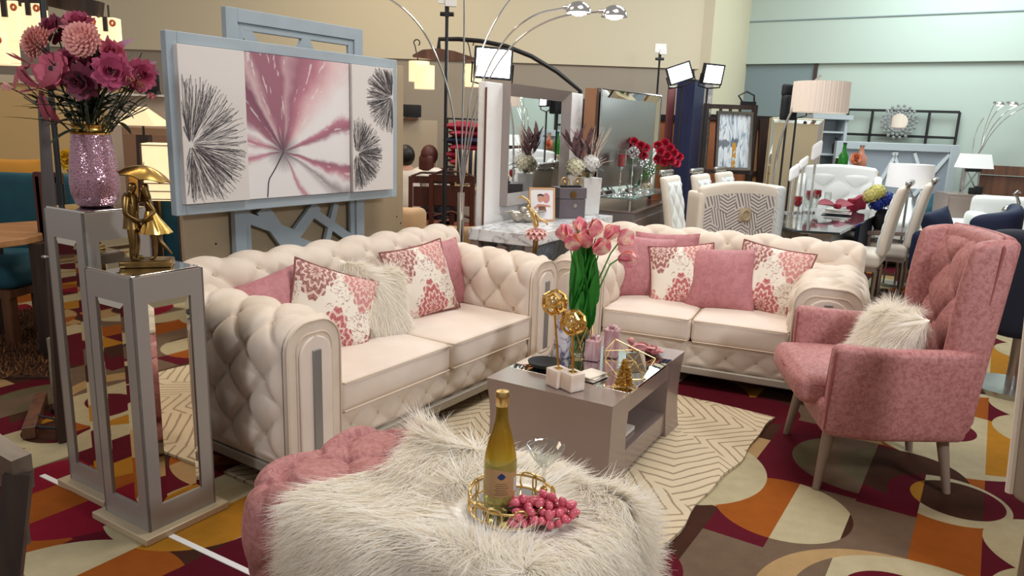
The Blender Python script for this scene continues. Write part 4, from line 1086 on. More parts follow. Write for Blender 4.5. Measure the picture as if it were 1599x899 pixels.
def curved(mb, r_, a0, a1_, z0, z1, n=16, top=0):
    th = np.radians(np.linspace(a0, a1_, n)); G = np.stack([np.stack([r_*np.cos(th), r_*np.sin(th), z0+0*th], 1), np.stack([r_*np.cos(th), r_*np.sin(th), z1+top*np.sin(np.linspace(0, 2*PI, n))], 1)], 1); mb.grid(G)
m = MB(); curved(m, .0436, -160, -10, .05, .122, top=.006); lb = obj('label', m, mat('tan_label', S(172, 134, 92), .5), bt_)
m = MB(); curved(m, .0434, -165, -5, .108, .140, top=-.005); obj('label_band', m, mat('olive_label_band', S(150, 134, 66), .4, .3), bt_)
m = MB(); th0 = -98; 
m.add([(.0442*math.cos(math.radians(th0+a)), .0442*math.sin(math.radians(th0+a)), .108+z) for a, z in ((-15, 0), (-7, .007), (0, .011), (7, .007), (15, 0), (7, -.006), (0, -.008), (-7, -.006))], [tuple(range(8))]); obj('blue_emblem', m, mat('label_blue', S(28, 44, 96), .5), lb)
m = MB(); curved(m, .0440, -48, -30, .062, .098, 5); bc = obj('barcode_patch', m, M['white'], lb)
m = MB()
for k in range(9): curved(m, .0443, -46, -32, .065+k*.0036, .0665+k*.0036, 4)
obj('barcode_lines', m, M['black'], bc)
m = MB()
for k in range(6): curved(m, .0441, -120+k % 2*5, -72-k % 3*4, .058+k*.006, .0595+k*.006, 6)
obj('label_lines', m, mat('label_brown', S(112, 78, 50), .6), lb)
# martini glass
gp = FL(848, 778, BZ)
gt_ = thing('martini_glass', 'empty clear martini glass with gold-banded stem on the round tray', 'glass', tuple(gp))
m = MB(); m.lathe([(.036, 0), (.034, .002), (.012, .006), (.005, .012), (.0042, .07), (.005, .085), (.012, .094), (.030, .115), (.054, .152), (.0525, .152), (.029, .117), (.011, .097), (.001, .0945)], 40); m.lathe([(.036, 0), (.001, 0)], 40); obj('bowl_and_stem', m, M['glass'], gt_, angle=70)
m = MB()
for k in range(5): m.tube([((.0065+.002*(k % 2))*math.cos(a), (.0065+.002*(k % 2))*math.sin(a), .008+k*.006+.002*math.sin(a*2)) for a in np.linspace(0, 2*PI, 14, endpoint=False)], .0028, 5, closed=True)
obj('gold_band', m, M['gold'], gt_)
# grapes
gr = FL(842, 812, BZ)
gb = thing('grape_bunch', 'bunch of artificial red grapes lying across the front of the round tray', 'grapes', tuple(gr))
M['grape'] = mat('red_grape', S(176, 40, 76), .2, sss=.15, coat=.3, noise=(22, S(222, 120, 130), 2, .3))
r = random.Random(5); gm = MB(); gm.ball((0, 0, 0), (.0112, .0112, .0150), 12); first = None; pts = []
k = 0
while len(pts) < 66 and k < 6000:
    k += 1; u = r.uniform(-1, 1); w = .052*(1-.45*max(0, u)); x = u*.080+.012; y = r.uniform(-1, 1)*w; z = .012+r.uniform(0, 1)*.066*(1-.6*abs(y)/w)*(1-.4*abs(u))
    if all((x-a)**2+(y-b)**2+((z-c)*.9)**2 > .0178**2 for a, b, c in pts): pts.append((x, y, z))
mb = MB(); mb.tube([(-.09, 0, .03), (-.03, .004, .034), (.04, 0, .026), (.10, -.004, .016)], .003, 6); obj('stalk', mb, M['stemdark'], gb)
for i, p in enumerate(pts):
    m = Matrix.Translation(p)@Euler((r.uniform(0, 6), r.uniform(0, 6), r.uniform(0, 6))).to_matrix().to_4x4()
    if first is None: first = obj('grape', gm, M['grape'], gb, angle=180); first.matrix_basis = m
    else: link_copy(first, gb, None, m)

# ------------------------------------------------------------------ on the coffee table
ZT = CTZ+.0025
def cube_holder(label, u, v, hu, hv, seed):
    p = FL(u, v, ZT); t = thing('candle_holder', label, 'candle holder', (p.x, p.y, ZT), 60-24)
    s = .076; m = MB(); m.rbox((0, 0, s/2), (s, s, s), .003, 6); obj('marble_cube', m, M['marblewarm'], t)
    h = AT(hu, hv, p.y); hz = h.z-ZT; dx = Vector((h.x-p.x, 0, 0)); ca_, sa_ = math.cos(math.radians(-36)), math.sin(math.radians(-36)); lx_, ly_ = dx.x*ca_, dx.x*sa_
    m = MB(); m.cyl((0, 0, s), (lx_, ly_, hz-.03), .005, n=10); m.box((0, 0, s+.001), (.03, .03, .002)); obj('rod', m, M['gold'], t)
    # polyhedral frame: dodecahedron edges with recessed panes
    bm = MB(); ph = (1+5**.5)/2
    V = [(a, b, c) for a in (-1, 1) for b in (-1, 1) for c in (-1, 1)]+[(0, a/ph, b*ph) for a in (-1, 1) for b in (-1, 1)]+[(a/ph, b*ph, 0) for a in (-1, 1) for b in (-1, 1)]+[(a*ph, 0, b/ph) for a in (-1, 1) for b in (-1, 1)]
    V = np.array(V)*.052/1.732; R_ = np.array(Euler((seed*.7, .4+seed, seed*1.3)).to_matrix()); V = V@R_.T+np.array([lx_, ly_, hz])
    el = .052/1.732*2/ph
    for i in range(20):
        for j in range(i):
            if abs(np.linalg.norm(V[i]-V[j])-el) < 1e-3: bm.cyl(V[i], V[j], .0075, n=6)
    hd = obj('geometric_head', bm, M['gold'], t)
    m = MB(); m.ball((lx_, ly_, hz), .030, 12); obj('glass_cup', m, M['amberglass'], hd)
M['marblewarm'] = mat('white_onyx', S(240, 230, 220), .3, noise=(10, S(222, 194, 172), 4, .2))
M['amberglass'] = mat('amber_mirror_glass', S(236, 206, 150), .06, .75)
M['rosestone'] = mat('rose_stone', S(206, 158, 160), .5)
g = NG('streaked_rose_stone', .5); n_ = g.noise(g.mapv(g.tc.outputs['Object'], (60, 60, 6)), 1, 3); g.col(g.ramp(n_, [(.35, S(188, 132, 140)), (.5, S(214, 166, 168)), (.68, S(236, 208, 206))])); M['rosestone'] = g.m
cube_holder('white stone cube candle holder with gold geometric head, left one of the pair', 871, 601, 866, 472, 1)
cube_holder('white stone cube candle holder with gold geometric head, right one of the pair', 893, 607, 895, 503, 2)
def stone(label, u, v, w, h):
    p = FL(u, v, ZT); t = thing('rose_stone_block', label, 'decorative block', (p.x, p.y, ZT), 60+12)
    def rough(Q):
        Q = Q.copy(); k = Q[:, 2] > h*.96; Q[k, 2] += .006*np.sin(Q[k, 0]*190)*np.cos(Q[k, 1]*170); return Q
    m = MB(); m.rbox((0, 0, h/2), (w, w, h), .003, 12, fn=rough); obj('block', m, M['rosestone'], t)
    m = MB(); r = random.Random(int(u))
    for k in range(5): m.rbox((r.uniform(-.02, .02), r.uniform(-.02, .02), h+.007), (.026, .02, .022), .004, 4, m=rot('Z', 0))
    obj('crystal_top', m, M['rosestone'], t)
stone('shorter streaked pink stone block beside the tulips', 925, 561, .066, .100)
stone('taller streaked pink stone block behind the shorter one', 954, 556, .066, .138)
# tulips in a wire vase with a mauve printed sleeve
tp_ = FL(903, 556, ZT)
tv = thing('tulip_vase', 'gold wire geometric vase with glass insert holding the tulips', 'vase', (tp_.x, tp_.y, ZT))
m = MB(); m.lathe([(.001, .002), (.045, .002), (.05, .01), (.05, .17), (.047, .17), (.047, .012), (.001, .008)], 28); obj('glass_insert', m, M['glass'], tv, angle=60)
m = MB(); ring0 = [(.045*math.cos(a), .045*math.sin(a), .003) for a in np.linspace(0, 2*PI, 6, endpoint=False)]; ring1 = [(.075*math.cos(a+.5), .075*math.sin(a+.5), .08) for a in np.linspace(0, 2*PI, 6, endpoint=False)]; ring2 = [(.058*math.cos(a), .058*math.sin(a), .16) for a in np.linspace(0, 2*PI, 6, endpoint=False)]
for i in range(6):
    j = (i+1) % 6
    for a, b in ((ring0[i], ring0[j]), (ring0[i], ring1[i]), (ring0[j], ring1[i]), (ring1[i], ring2[i]), (ring1[i], ring2[j]), (ring2[i], ring2[j])): m.cyl(a, b, .0028, n=6)
obj('wire_frame', m, M['gold'], tv)
q = FL(877, 556, ZT); m = MB(); m.lathe([(.001, 0), (.038, 0), (.042, .01), (.040, .15), (.036, .17), (.033, .17), (.036, .15), (.036, .02), (.001, .015)], 28)
g = NG('marbled_mauve_glaze', .2); n_ = g.noise(g.tc.outputs['Object'], 16, 4, 1.5); g.col(g.ramp(n_, [(.38, S(120, 104, 130)), (.48, S(226, 216, 222)), (.6, S(236, 228, 230)), (.7, S(176, 150, 164))]))
t = solo('marbled_vase', 'white and mauve marbled vase between the candle holders and the tulips', 'vase', m, g.m, (q.x, q.y, ZT), angle=60)
gl = NG('tulip_petal', .5); c_ = gl.ramp(gl.noise(gl.tc.outputs['Object'], 24, 3), [(.35, S(214, 104, 128)), (.50, S(236, 152, 160)), (.64, S(248, 210, 186))]); M['tulip'] = gl.col(c_)
TU = [(888, 372, -.03, 'front left tulip of the tight cluster'), (906, 361, .02, 'topmost tulip in the tight cluster'), (923, 363, .0, 'tulip at the right of the tight cluster'), (898, 384, -.06, 'lowest front tulip of the tight cluster'), (915, 380, -.04, 'tulip in the middle of the tight cluster'),
      (931, 391, -.05, 'tulip hanging just right below the cluster'), (946, 368, .0, 'tulip standing alone to the right of the cluster'), (966, 374, .01, 'tulip at the far right, upper one'), (966, 399, -.03, 'tulip at the far right, lower drooping one')]
for i, (u, v, dy, lb) in enumerate(TU):
    h = AT(u, v+5, tp_.y+dy); b = Vector((tp_.x+random.uniform(-.02, .02), tp_.y+random.uniform(-.02, .02), ZT+.02)); t = thing('tulip', 'pink '+lb, 'tulip', tuple(b)); d = h-b
    lean_ = Vector((d.x*1.6, d.y, .25+.0*i)); lean_ = Vector((d.x*2.2, d.y*2-.03, .3 if i < 8 else .05)).normalized()
    P, _ = pathsample([(0, 0, 0), tuple(d*.5+Vector((-d.x*.25, -d.y*.2, .02))), tuple(d-lean_*.03), tuple(d)], 10); m = MB(); m.tube(P, .0038, 6); obj('stem', m, M['stem'], t)
    m = petal_head([(3, .006, .086, .068, 74, 0, -.42), (3, .008, .084, .074, 66, -.002, -.34)], orient(d, lean_), i, .8); obj('bloom', m, M['tulip'], t, angle=180)
    m = MB(); r = random.Random(i+30)
    for k in range(6):
        a = r.uniform(-2.9, .3) if k < 4 else r.uniform(0, 6); blade(m, tuple(P[1+k % 4]), (math.cos(a)*.24, math.sin(a)*.24, 1), (-math.cos(a), -math.sin(a), .2), r.uniform(.22, .36), .072, -r.uniform(.05, .45), 7, .3, 1.6)
    obj('leaves', m, M['leaf'], t, angle=180)
# wire terrarium
q = FL(978, 585, ZT); t = thing('wire_terrarium', 'thin gold wire polyhedron standing on the coffee table mirror', 'ornament', (q.x, q.y, ZT), 30)
bs = [(.085*math.cos(a), .085*math.sin(a), .002) for a in np.linspace(0, 2*PI, 5, endpoint=False)]; md = [(.125*math.cos(a+.63), .125*math.sin(a+.63), .085) for a in np.linspace(0, 2*PI, 5, endpoint=False)]; ap = (-.06, .02, .17); m = MB()
for i in range(5):
    j = (i+1) % 5
    for a, b in ((bs[i], bs[j]), (bs[i], md[i]), (bs[j], md[i]), (md[i], md[j]), (md[i], ap)): m.cyl(a, b, .0018, n=6)
obj('wire_frame', m, M['palegold'], t)
# gold foil tree
q = FL(974, 604, ZT); t = thing('gold_figurine', 'crinkled gold tree-shaped figurine in front of the wire polyhedron', 'figurine', (q.x, q.y, ZT)); m = MB(); r = random.Random(2)
for k in range(120):
    z = .012+.11*r.random()**1.2; rr = .034*(1-z/.135)+.004; a = r.uniform(0, 6.28); m.rbox((rr*math.cos(a), rr*math.sin(a), z), (.014, .012, .010), .003, 2, m=Matrix.Identity(4))
m.cyl((0, 0, 0), (0, 0, .115), .02, .006, 10); obj('foliage', m, M['gold'], t); m = MB()
for k in range(16):
    a = r.uniform(0, 6.28); l = r.uniform(.03, .06); m.tube([(0, 0, .02), (l*.6*math.cos(a), l*.6*math.sin(a), .014), (l*math.cos(a), l*math.sin(a), .003)], .0022, 5)
obj('roots', m, M['gold'], t)
q = FL(996, 581, ZT); t = thing('photo_stand', 'small dark-backed mirror frame leaning near the gold figurine', 'frame', (q.x, q.y, ZT), 20)
m = MB(); m.add([(-.045, 0, 0), (.045, 0, 0), (.045, .008, 0), (-.045, .008, 0), (-.045, .03, .085), (.045, .03, .085), (.045, .038, .085), (-.045, .038, .085)], [(0, 3, 2, 1), (4, 5, 6, 7), (0, 1, 5, 4), (1, 2, 6, 5), (2, 3, 7, 6), (3, 0, 4, 7)]); obj('mirror_face', m, M['mirror'], t); m = MB(); m.box((0, .05, .035), (.06, .03, .07)); obj('easel_back', m, M['navy_dark'], t)
# pink ceramic bird and rose
M['rosecer'] = mat('pink_ceramic', S(206, 140, 138), .35)
q = FL(995, 552, ZT); t = thing('ceramic_bird', 'pink ceramic bird beside the ceramic rose on the coffee table', 'figurine', (q.x, q.y, ZT), 160)
m = MB(); m.ball((0, 0, .026), (.048, .028, .026), 16, fn=lambda V: V+np.stack([0*V[:, 0], 0*V[:, 0], .010*np.clip(-V[:, 0]/.045, 0, 1)], 1)); m.ball((.034, 0, .062), .018, 12); m.cyl((.049, 0, .062), (.062, 0, .060), .005, .001, 8); m.rbox((-.062, 0, .038), (.05, .024, .008), .003, 4); obj('body', m, M['rosecer'], t)
m = MB(); blade(m, (.01, -.026, .036), (-1, -.1, .2), (0, -1, .2), .06, .03); blade(m, (.01, .026, .036), (-1, .1, .2), (0, 1, .2), .06, .03); obj('wing', m, M['rosecer'], t, angle=180)
q = FL(1017, 552, ZT); t = thing('ceramic_rose', 'pale pink ceramic rose at the far end of the coffee table', 'ornament', (q.x, q.y, ZT))
obj('petals', petal_head([(6, .002, .03, .026, 78, .012, -.3), (8, .012, .034, .03, 55, .010, -.3), (10, .022, .036, .036, 30, .008, -.3), (10, .026, .040, .040, 14, .006, -.3)], Matrix.Identity(4), 4), fmat('ceramicpink', S(222, 166, 166)), t, angle=180); m = MB(); m.lathe([(.001, 0), (.026, 0), (.045, .012), (.03, .014)], 20); obj('dish', m, M['rosecer'], t)
q = FL(925, 590, ZT); t = thing('card_stack', 'stack of cream decorative cards lying behind the stone cubes', 'cards', (q.x, q.y, ZT), 50)
for k, (dx, dy, rz) in enumerate(((0, 0, 0), (.006, .004, 6), (-.004, .008, -5))):
    m = MB(); m.rbox((dx, dy, .004+k*.0075), (.12, .09, .0066), .002, 4, m=rot('Z', rz)); obj('card', m, M['creamwhite'], t)
q = FL(826, 570, ZT); t = thing('gold_leaf_ornament', 'small gold wire leaf lying at the left edge of the coffee table', 'ornament', (q.x, q.y, ZT), 40); m = MB(); blade(m, (0, 0, .003), (1, .2, .12), (0, 0, 1), .08, .03); obj('leaf', m, M['gold'], t, angle=180); m = MB(); m.tube([(-.07, -.02, .003), (0, 0, .003), (.05, .01, .008)], .0025, 5); obj('twig', m, M['gold'], t)
q = FL(850, 573, ZT); m = MB(); m.lathe([(.001, .004), (.05, .004), (.075, .02), (.078, .03), (.072, .028), (.05, .012), (.001, .010)], 28); solo('dark_reflection', 'shallow black solid imitating a dark reflection in the mirrored table top, left of the cubes', 'bowl', m, M['soil'], (q.x, q.y, ZT), angle=60)  # black bowl-shaped solid stands in for a dark reflection in the table top

# ================================================================== painting, lattice screen and board behind the long sofa
def pl_frame(yb): return frame(tuple(sp(0, yb, 0)), a1, -n1, (0, 0, 1))      # local x along the sofa, y away from the viewer
def on_sofa_plane(u, v, yb):
    p = ONP(u, v, tuple(sp(0, yb, 0)), tuple(n1)); d = p-SO; return (d.dot(a1), p.z)
M['bluegrey'] = mat('blue_grey_paint', S(166, 178, 186), .45, noise=(5, S(150, 162, 170), 4, .3))
M['board'] = mat('greige_board', S(176, 156, 126), .7, noise=(3, S(160, 140, 112), 3, .3))
t = thing('backing_board', 'greige painted board standing upright behind the lattice screen', 'board', m=pl_frame(1.30))
m = MB(); m.box((1.275, 0, .93), (1.68, .03, 1.86)); obj('panel', m, M['board'], t, bevel=.003)
m = MB()
for x, z in ((.50, .76), (.62, .82), (2.05, .85), (2.09, .8)): m.cyl((x, -.016, z), (x, -.013, z), .006, n=10)
obj('screw_heads', m, M['soil'], t)
# lattice screen
lt = thing('lattice_screen', 'blue-grey wooden lattice screen with irregular diagonal bars behind the painting', 'screen', m=pl_frame(1.24))
m = MB(); X0, X1, ZT0, ZT1 = .70, 1.672, .10, 2.04
for b in ((X0+.035, .07, ZT0, ZT1), (X1-.035, .07, ZT0, ZT1)): m.box((b[0], 0, (b[2]+b[3])/2), (b[1], .04, b[3]-b[2]))
for z in (ZT1-.035, ZT0+.035): m.box(((X0+X1)/2, 0, z), (X1-X0-.14, .04, .07))
obj('outer_frame', m, M['bluegrey'], lt, bevel=.003)
m = MB()
for x in (X0+.09, X1-.09): m.box((x, .004, (ZT0+ZT1)/2), (.04, .024, ZT1-ZT0-.14))
for z in (ZT1-.088, ZT0+.088): m.box(((X0+X1)/2, .004, z), (X1-X0-.22, .024, .036))
obj('inner_frame', m, M['bluegrey'], lt, bevel=.004)
m = MB()
def bar(p, q, w, k=[0]):
    k[0] += 1
    a = np.array(on_sofa_plane(*p, 1.24)); b = np.array(on_sofa_plane(*q, 1.24)); d = b-a; L_ = np.linalg.norm(d); d /= L_
    c = (a+b)/2; m.box((0, 0, 0), (L_, .022+.0004*k[0], w), frame((c[0], .004, c[1]), (d[0], 0, d[1]), (0, 1, 0), (-d[1], 0, d[0])))
for p, q, w in (((374, 35), (445, 150), .07), (((480), 58), (440, 120), .05), ((474, 58), (520, 160), .055), ((408, 325), (470, 412), .085), ((495, 320), (440, 395), .07), ((386, 340), (455, 365), .06), ((484, 328), (552, 376), .055), ((524, 318), (508, 386), .04), ((452, 372), (492, 386), .05)): bar(p, q, w)
# bars hidden behind the picture keep the pattern going
for (xa, za, xb, zb, w) in ((.8, 1.75, 1.3, 1.1, .06), (1.55, 1.8, 1.1, 1.05, .06), (.8, 1.3, 1.58, 1.5, .05), (.8, .2, 1.55, .7, .06), (1.5, .2, .85, .6, .06)):
    a = np.array((xa, za)); b = np.array((xb, zb)); d = b-a; L_ = np.linalg.norm(d); d /= L_; c = (a+b)/2
    m.box((0, 0, 0), (L_, .02, w), frame((c[0], .004, c[1]), (d[0], 0, d[1]), (0, 1, 0), (-d[1], 0, d[0])))
obj('diagonal_bars', m, M['bluegrey'], lt)
for x in (X0+.05, X1-.05):
    m = MB(); m.box((x, 0, .05), (.12, .35, .10)); obj('foot', m, M['bluegrey'], lt)
# big frame with three canvases
pf_ = thing('triptych_painting', 'framed triptych of a mauve flower between black dandelion puffs, above the long sofa', 'painting', m=pl_frame(1.12))
m = MB(); fx0, fx1, fz0, fz1 = .285, 1.845, 1.013, 1.872; fw = .055
m.box(((fx0+fx1)/2, .01, (fz0+fz1)/2), (fx1-fx0-.02, .012, fz1-fz0-.02))
for b in ((fx0+fw/2, fw, fz0, fz1), (fx1-fw/2, fw, fz0, fz1)): m.box((b[0], 0, (fz0+fz1)/2), (fw, .045, fz1-fz0))
for z in (fz0+fw/2, fz1-fw/2): m.box(((fx0+fx1)/2, 0, z), (fx1-fx0-2*fw, .045, fw))
obj('frame', m, M['bluegrey'], pf_, bevel=.004)
cx0, cz0 = [c for c in on_sofa_plane(447, 237, 1.06)]
g = NG('mauve_flower_painting', .7); xyz = g.sep(g.tc.outputs['Object'])
dx = g.math('SUBTRACT', xyz[0], cx0); dz = g.math('SUBTRACT', xyz[2], cz0)
r = g.math('SQRT', g.math('ADD', g.math('MULTIPLY', dx, dx), g.math('MULTIPLY', dz, dz))); th = g.math('ARCTAN2', dz, dx)
cv = g.N.new('ShaderNodeCombineXYZ'); g.L.new(g.math('MULTIPLY', th, 7.0), cv.inputs[0]); g.L.new(g.math('MULTIPLY', r, 3.0), cv.inputs[1])
n1_ = g.noise(cv.outputs[0], 2.2, 5); n2_ = g.noise(g.tc.outputs['Object'], 6, 3)
tt_ = g.math('ADD', g.math('MULTIPLY', g.math('ADD', th, PI), 1/(2*PI)), g.math('MULTIPLY', g.math('SUBTRACT', n2_, .5), .05))
WH, MV, DM, PK, GR = S(224, 220, 220), S(150, 98, 114), S(122, 76, 96), S(178, 116, 132), S(150, 140, 142)
pet = g.ramp(tt_, [(0, WH), (.02, PK), (.05, WH), (.16, WH), (.31, WH), (.325, PK), (.345, WH), (.39, WH), (.42, GR), (.44, WH), (.455, PK), (.468, MV), (.478, WH), (.53, WH), (.545, MV), (.562, PK), (.575, WH), (.60, WH), (.645, S(214, 180, 182)), (.68, PK), (.71, MV), (.735, S(186, 150, 158)), (.75, MV), (.80, MV), (.83, S(200, 170, 174)), (.845, DM), (.90, MV), (.925, WH), (.96, PK), (.985, WH), (1, WH)])
strk = g.math('GREATER_THAN', n1_, .62); pet = g.mix(g.math('MULTIPLY', strk, .6), pet, S(226, 216, 214))
up_ = g.math('GREATER_THAN', tt_, .60)
# petals fade with distance except the tall upper ones
fade = g.ramp(r, [(0, (0, 0, 0, 1)), (.10, (0, 0, 0, 1)), (.3, (.15, .15, .15, 1)), (.5, (.5, .5, .5, 1))])
heart = g.ramp(g.math('ADD', r, g.math('MULTIPLY', g.math('SUBTRACT', n1_, .5), .08)), [(0, (1, 1, 1, 1)), (.03, (.9, .9, .9, 1)), (.12, (0, 0, 0, 1))])
pet = g.mix(g.math('MULTIPLY', heart, .8), pet, S(74, 54, 70))
g.col(pet); M['flowerart'] = g.m
M['canvas'] = mat('white_canvas', S(214, 208, 204), .8); M['canvasedge'] = mat('canvas_edge', S(150, 128, 116), .8); M['ink'] = mat('black_ink', S(70, 64, 68), .7)
def dandelion(cx, cz, R0, x0, x1, z0, z1, seed, n=170):
    r = random.Random(seed); mb = MB()
    for i in range(n):
        a = r.uniform(0, 2*PI); ra = R0*r.uniform(.04, .5); rb = R0*r.uniform(.78, 1.03); w = r.uniform(.0005, .0010)
        pts = []
        for q in range(5):
            rr = ra+(rb-ra)*q/4; aa = a+.03*math.sin(q*1.3+i); pts.append((cx+rr*math.cos(aa), cz+rr*math.sin(aa)))
        seg = [p for p in pts if x0 < p[0] < x1 and z0 < p[1] < z1]
        for p, q in zip(seg[:-1], seg[1:]):
            s_ = (-(q[1]-p[1]), q[0]-p[0]); l = math.hypot(*s_); s_ = (s_[0]/l*w, s_[1]/l*w)
            mb.add([(p[0]-s_[0], -.0015, p[1]-s_[1]), (q[0]-s_[0], -.0015, q[1]-s_[1]), (q[0]+s_[0], -.0015, q[1]+s_[1]), (p[0]+s_[0], -.0015, p[1]+s_[1])], [(0, 1, 2, 3)])
        if seg and len(seg) == 5: mb.cyl((seg[-1][0], -.0012, seg[-1][1]), (seg[-1][0], -.0018, seg[-1][1]), .0018, n=6)
    return mb
cz0_, cz1_ = 1.070, 1.814
for nm, x0, x1, mt, dpt, puffs in (('left_canvas', .318, .683, 'canvas', .050, [(on_sofa_plane(297, 226, 1.07), .315)]), ('centre_canvas', .690, 1.414, 'flowerart', .034, []), ('right_canvas', 1.424, 1.775, 'canvas', .050, [(on_sofa_plane(611, 152, 1.07), .22), (on_sofa_plane(557, 240, 1.07), .21)])):
    m = MB(); m.box(((x0+x1)/2, -.005-dpt/2, (cz0_+cz1_)/2), (x1-x0, dpt, cz1_-cz0_)); c = obj('canvas', m, M[mt], pf_, bevel=.002)
    c['label'] = {'left_canvas': 'white canvas with one large dandelion puff', 'centre_canvas': 'canvas painted with a mauve flower', 'right_canvas': 'white canvas with two dandelion puffs'}[nm]
    for k, ((px_, pz_), R0) in enumerate(puffs):
        mb = dandelion(px_, pz_, R0, x0+.004, x1-.004, cz0_+.004, cz1_-.004, k+3, 460); q = obj('dandelion_puff', mb, M['ink'], c); q.location = (0, -.005-dpt, 0)
    if nm == 'centre_canvas':
        ex, ez = on_sofa_plane(422, 308, 1.06); m = MB(); pts = [(cx0, cz0), (cx0-.06, cz0-.09), (ex+.01, ez+.09), (ex, ez)]
        P, _ = pathsample(pts, 12); m.tube([(p[0], -.0395, p[1]) for p in P], .0035, 5); obj('flower_stem', m, M['ink'], c)
m = MB()
for x in (.5, 1.6): m.box((x, .045, 1.5), (.05, .05, .3))
obj('mounting_block', m, M['bluegrey'], pf_)
# bare struts carrying the picture to the floor behind the board
# ================================================================== arc lamp, light stands, LED panels
def shade_dome(mb, c, r, h, m=None): mb.lathe([(r*math.cos(a), h*math.sin(a)) for a in np.linspace(0, PI/2*.98, 9)], 24, m=Matrix.Translation(c))
def arc_lamp(label, base, y, col_px, arms, heads, thick=.011, hr=.085):
    t = thing('arc_floor_lamp', label, 'floor lamp', (base[0], base[1], 0)); b = Vector((base[0], base[1], 0))
    m = MB(); m.cyl((0, 0, 0), (0, 0, .04), .17, n=32); obj('base', m, M['chrome'], t, bevel=.004)
    zt = AT(*col_px, base[1]).z; m = MB(); m.cyl((0, 0, .04), (0, 0, zt), .026, n=20); obj('column', m, M['chrome'], t)
    for i, pts in enumerate(arms):
        P = [(0.006*math.cos(i*1.2), .006*math.sin(i*1.2), zt-.02)]+[tuple(AT(u, v, base[1]+dy)-b) for u, v, dy in pts]
        # smooth the polyline
        Q = np.array(P)
        for _ in range(3):
            Q = np.concatenate([Q[:1]]+[np.stack([Q[k]*.75+Q[k+1]*.25, Q[k]*.25+Q[k+1]*.75]) for k in range(len(Q)-1)]+[Q[-1:]])
        m = MB(); m.tube(Q, thick*.55, 8); a = obj('arm', m, M['chrome'], t)
        if heads[i]:
            c = Q[-1]+np.array([hr*.95*(1 if heads[i] > 0 else -1), 0, -.03]); m = MB(); shade_dome(m, c, hr, hr*.85); m.cyl(Q[-1]-np.array([.02, 0, 0]), c+np.array([-hr*.6*(1 if heads[i] > 0 else -1), 0, .035]), .013, n=10); h = obj('shade', m, M['chrome'], a, angle=60)
            m = MB(); m.ball(c+np.array([0, 0, .015]), hr*.72, 14, fn=lambda V: V*np.array([1, 1, .55])); obj('bulb', m, M['bulb'], h)
    return t
M['bulb'] = mat('lamp_bulb', (1, 1, 1, 1), .5, emit=5, emitcol=(1, .96, .88, 1))
lb_ = AT(719, 352, 5.35)
arc_lamp('five-arm chrome arc floor lamp between the painting and the white column', (lb_.x, 5.35), 5.35, (719, 300),
         [[(716, 250, 0), (705, 150, 0), (672, 62, -.1), (635, 15, -.2), (590, -12, -.3)], [(721, 220, 0), (724, 120, 0), (725, 20, -.1), (724, -60, -.2)],
          [(724, 240, 0), (735, 140, 0), (757, 60, .1), (800, -10, .2), (850, -40, .3)], [(727, 240, 0), (746, 140, 0), (782, 65, -.1), (830, 22, -.2), (884, 12, -.3)], [(730, 240, 0), (756, 130, 0), (805, 60, -.1), (870, 24, -.2), (940, 18, -.3)]], [0, 0, 0, 1, 1])
def stand(label, u, v0, y, head=True, r=.012, legs=True):
    p = AT(u, v0, y); t = thing('light_stand', label, 'light stand', (p.x, y, 0)); m = MB(); m.cyl((0, 0, .02), (0, 0, p.z), r, n=12); m.cyl((0, 0, .5), (0, 0, 1.15), r*1.5, n=12); obj('pole', m, M['black'], t)
    if not legs: m = MB(); m.cyl((0, 0, 0), (0, 0, .025), .13, n=24); obj('base', m, M['black'], t)
    for k in range(3 if legs else 0):
        a = k*2.094+.5; m = MB(); m.tube([(0, 0, .45), (.42*math.cos(a), .42*math.sin(a), .012)], .009, 8); m.tube([(0, 0, .2), (.26*math.cos(a), .26*math.sin(a), .18)], .006, 6); obj('leg', m, M['black'], t)
    if head:
        m = MB(); m.box((0, 0, p.z+.03), (.03, .03, .10)); m.cyl((-.05, 0, p.z), (.05, 0, p.z), .016, n=10); obj('clamp', m, M['black'], t)
        m = MB(); m.box((0, -.01, p.z+.12), (.13, .02, .10), m=None); m.box((.03, -.02, p.z+.08), (.08, .04, .06)); obj('phone_holder', m, M['clearish'], t)
    return t, p
M['clearish'] = mat('translucent_plastic', S(226, 226, 222), .3)
stand('black light stand rising between the painting and the arc lamp', 698, 22, 5.75)
stand('black light stand with a white clamp left of the twin light panels', 1030, 92, 9.15)
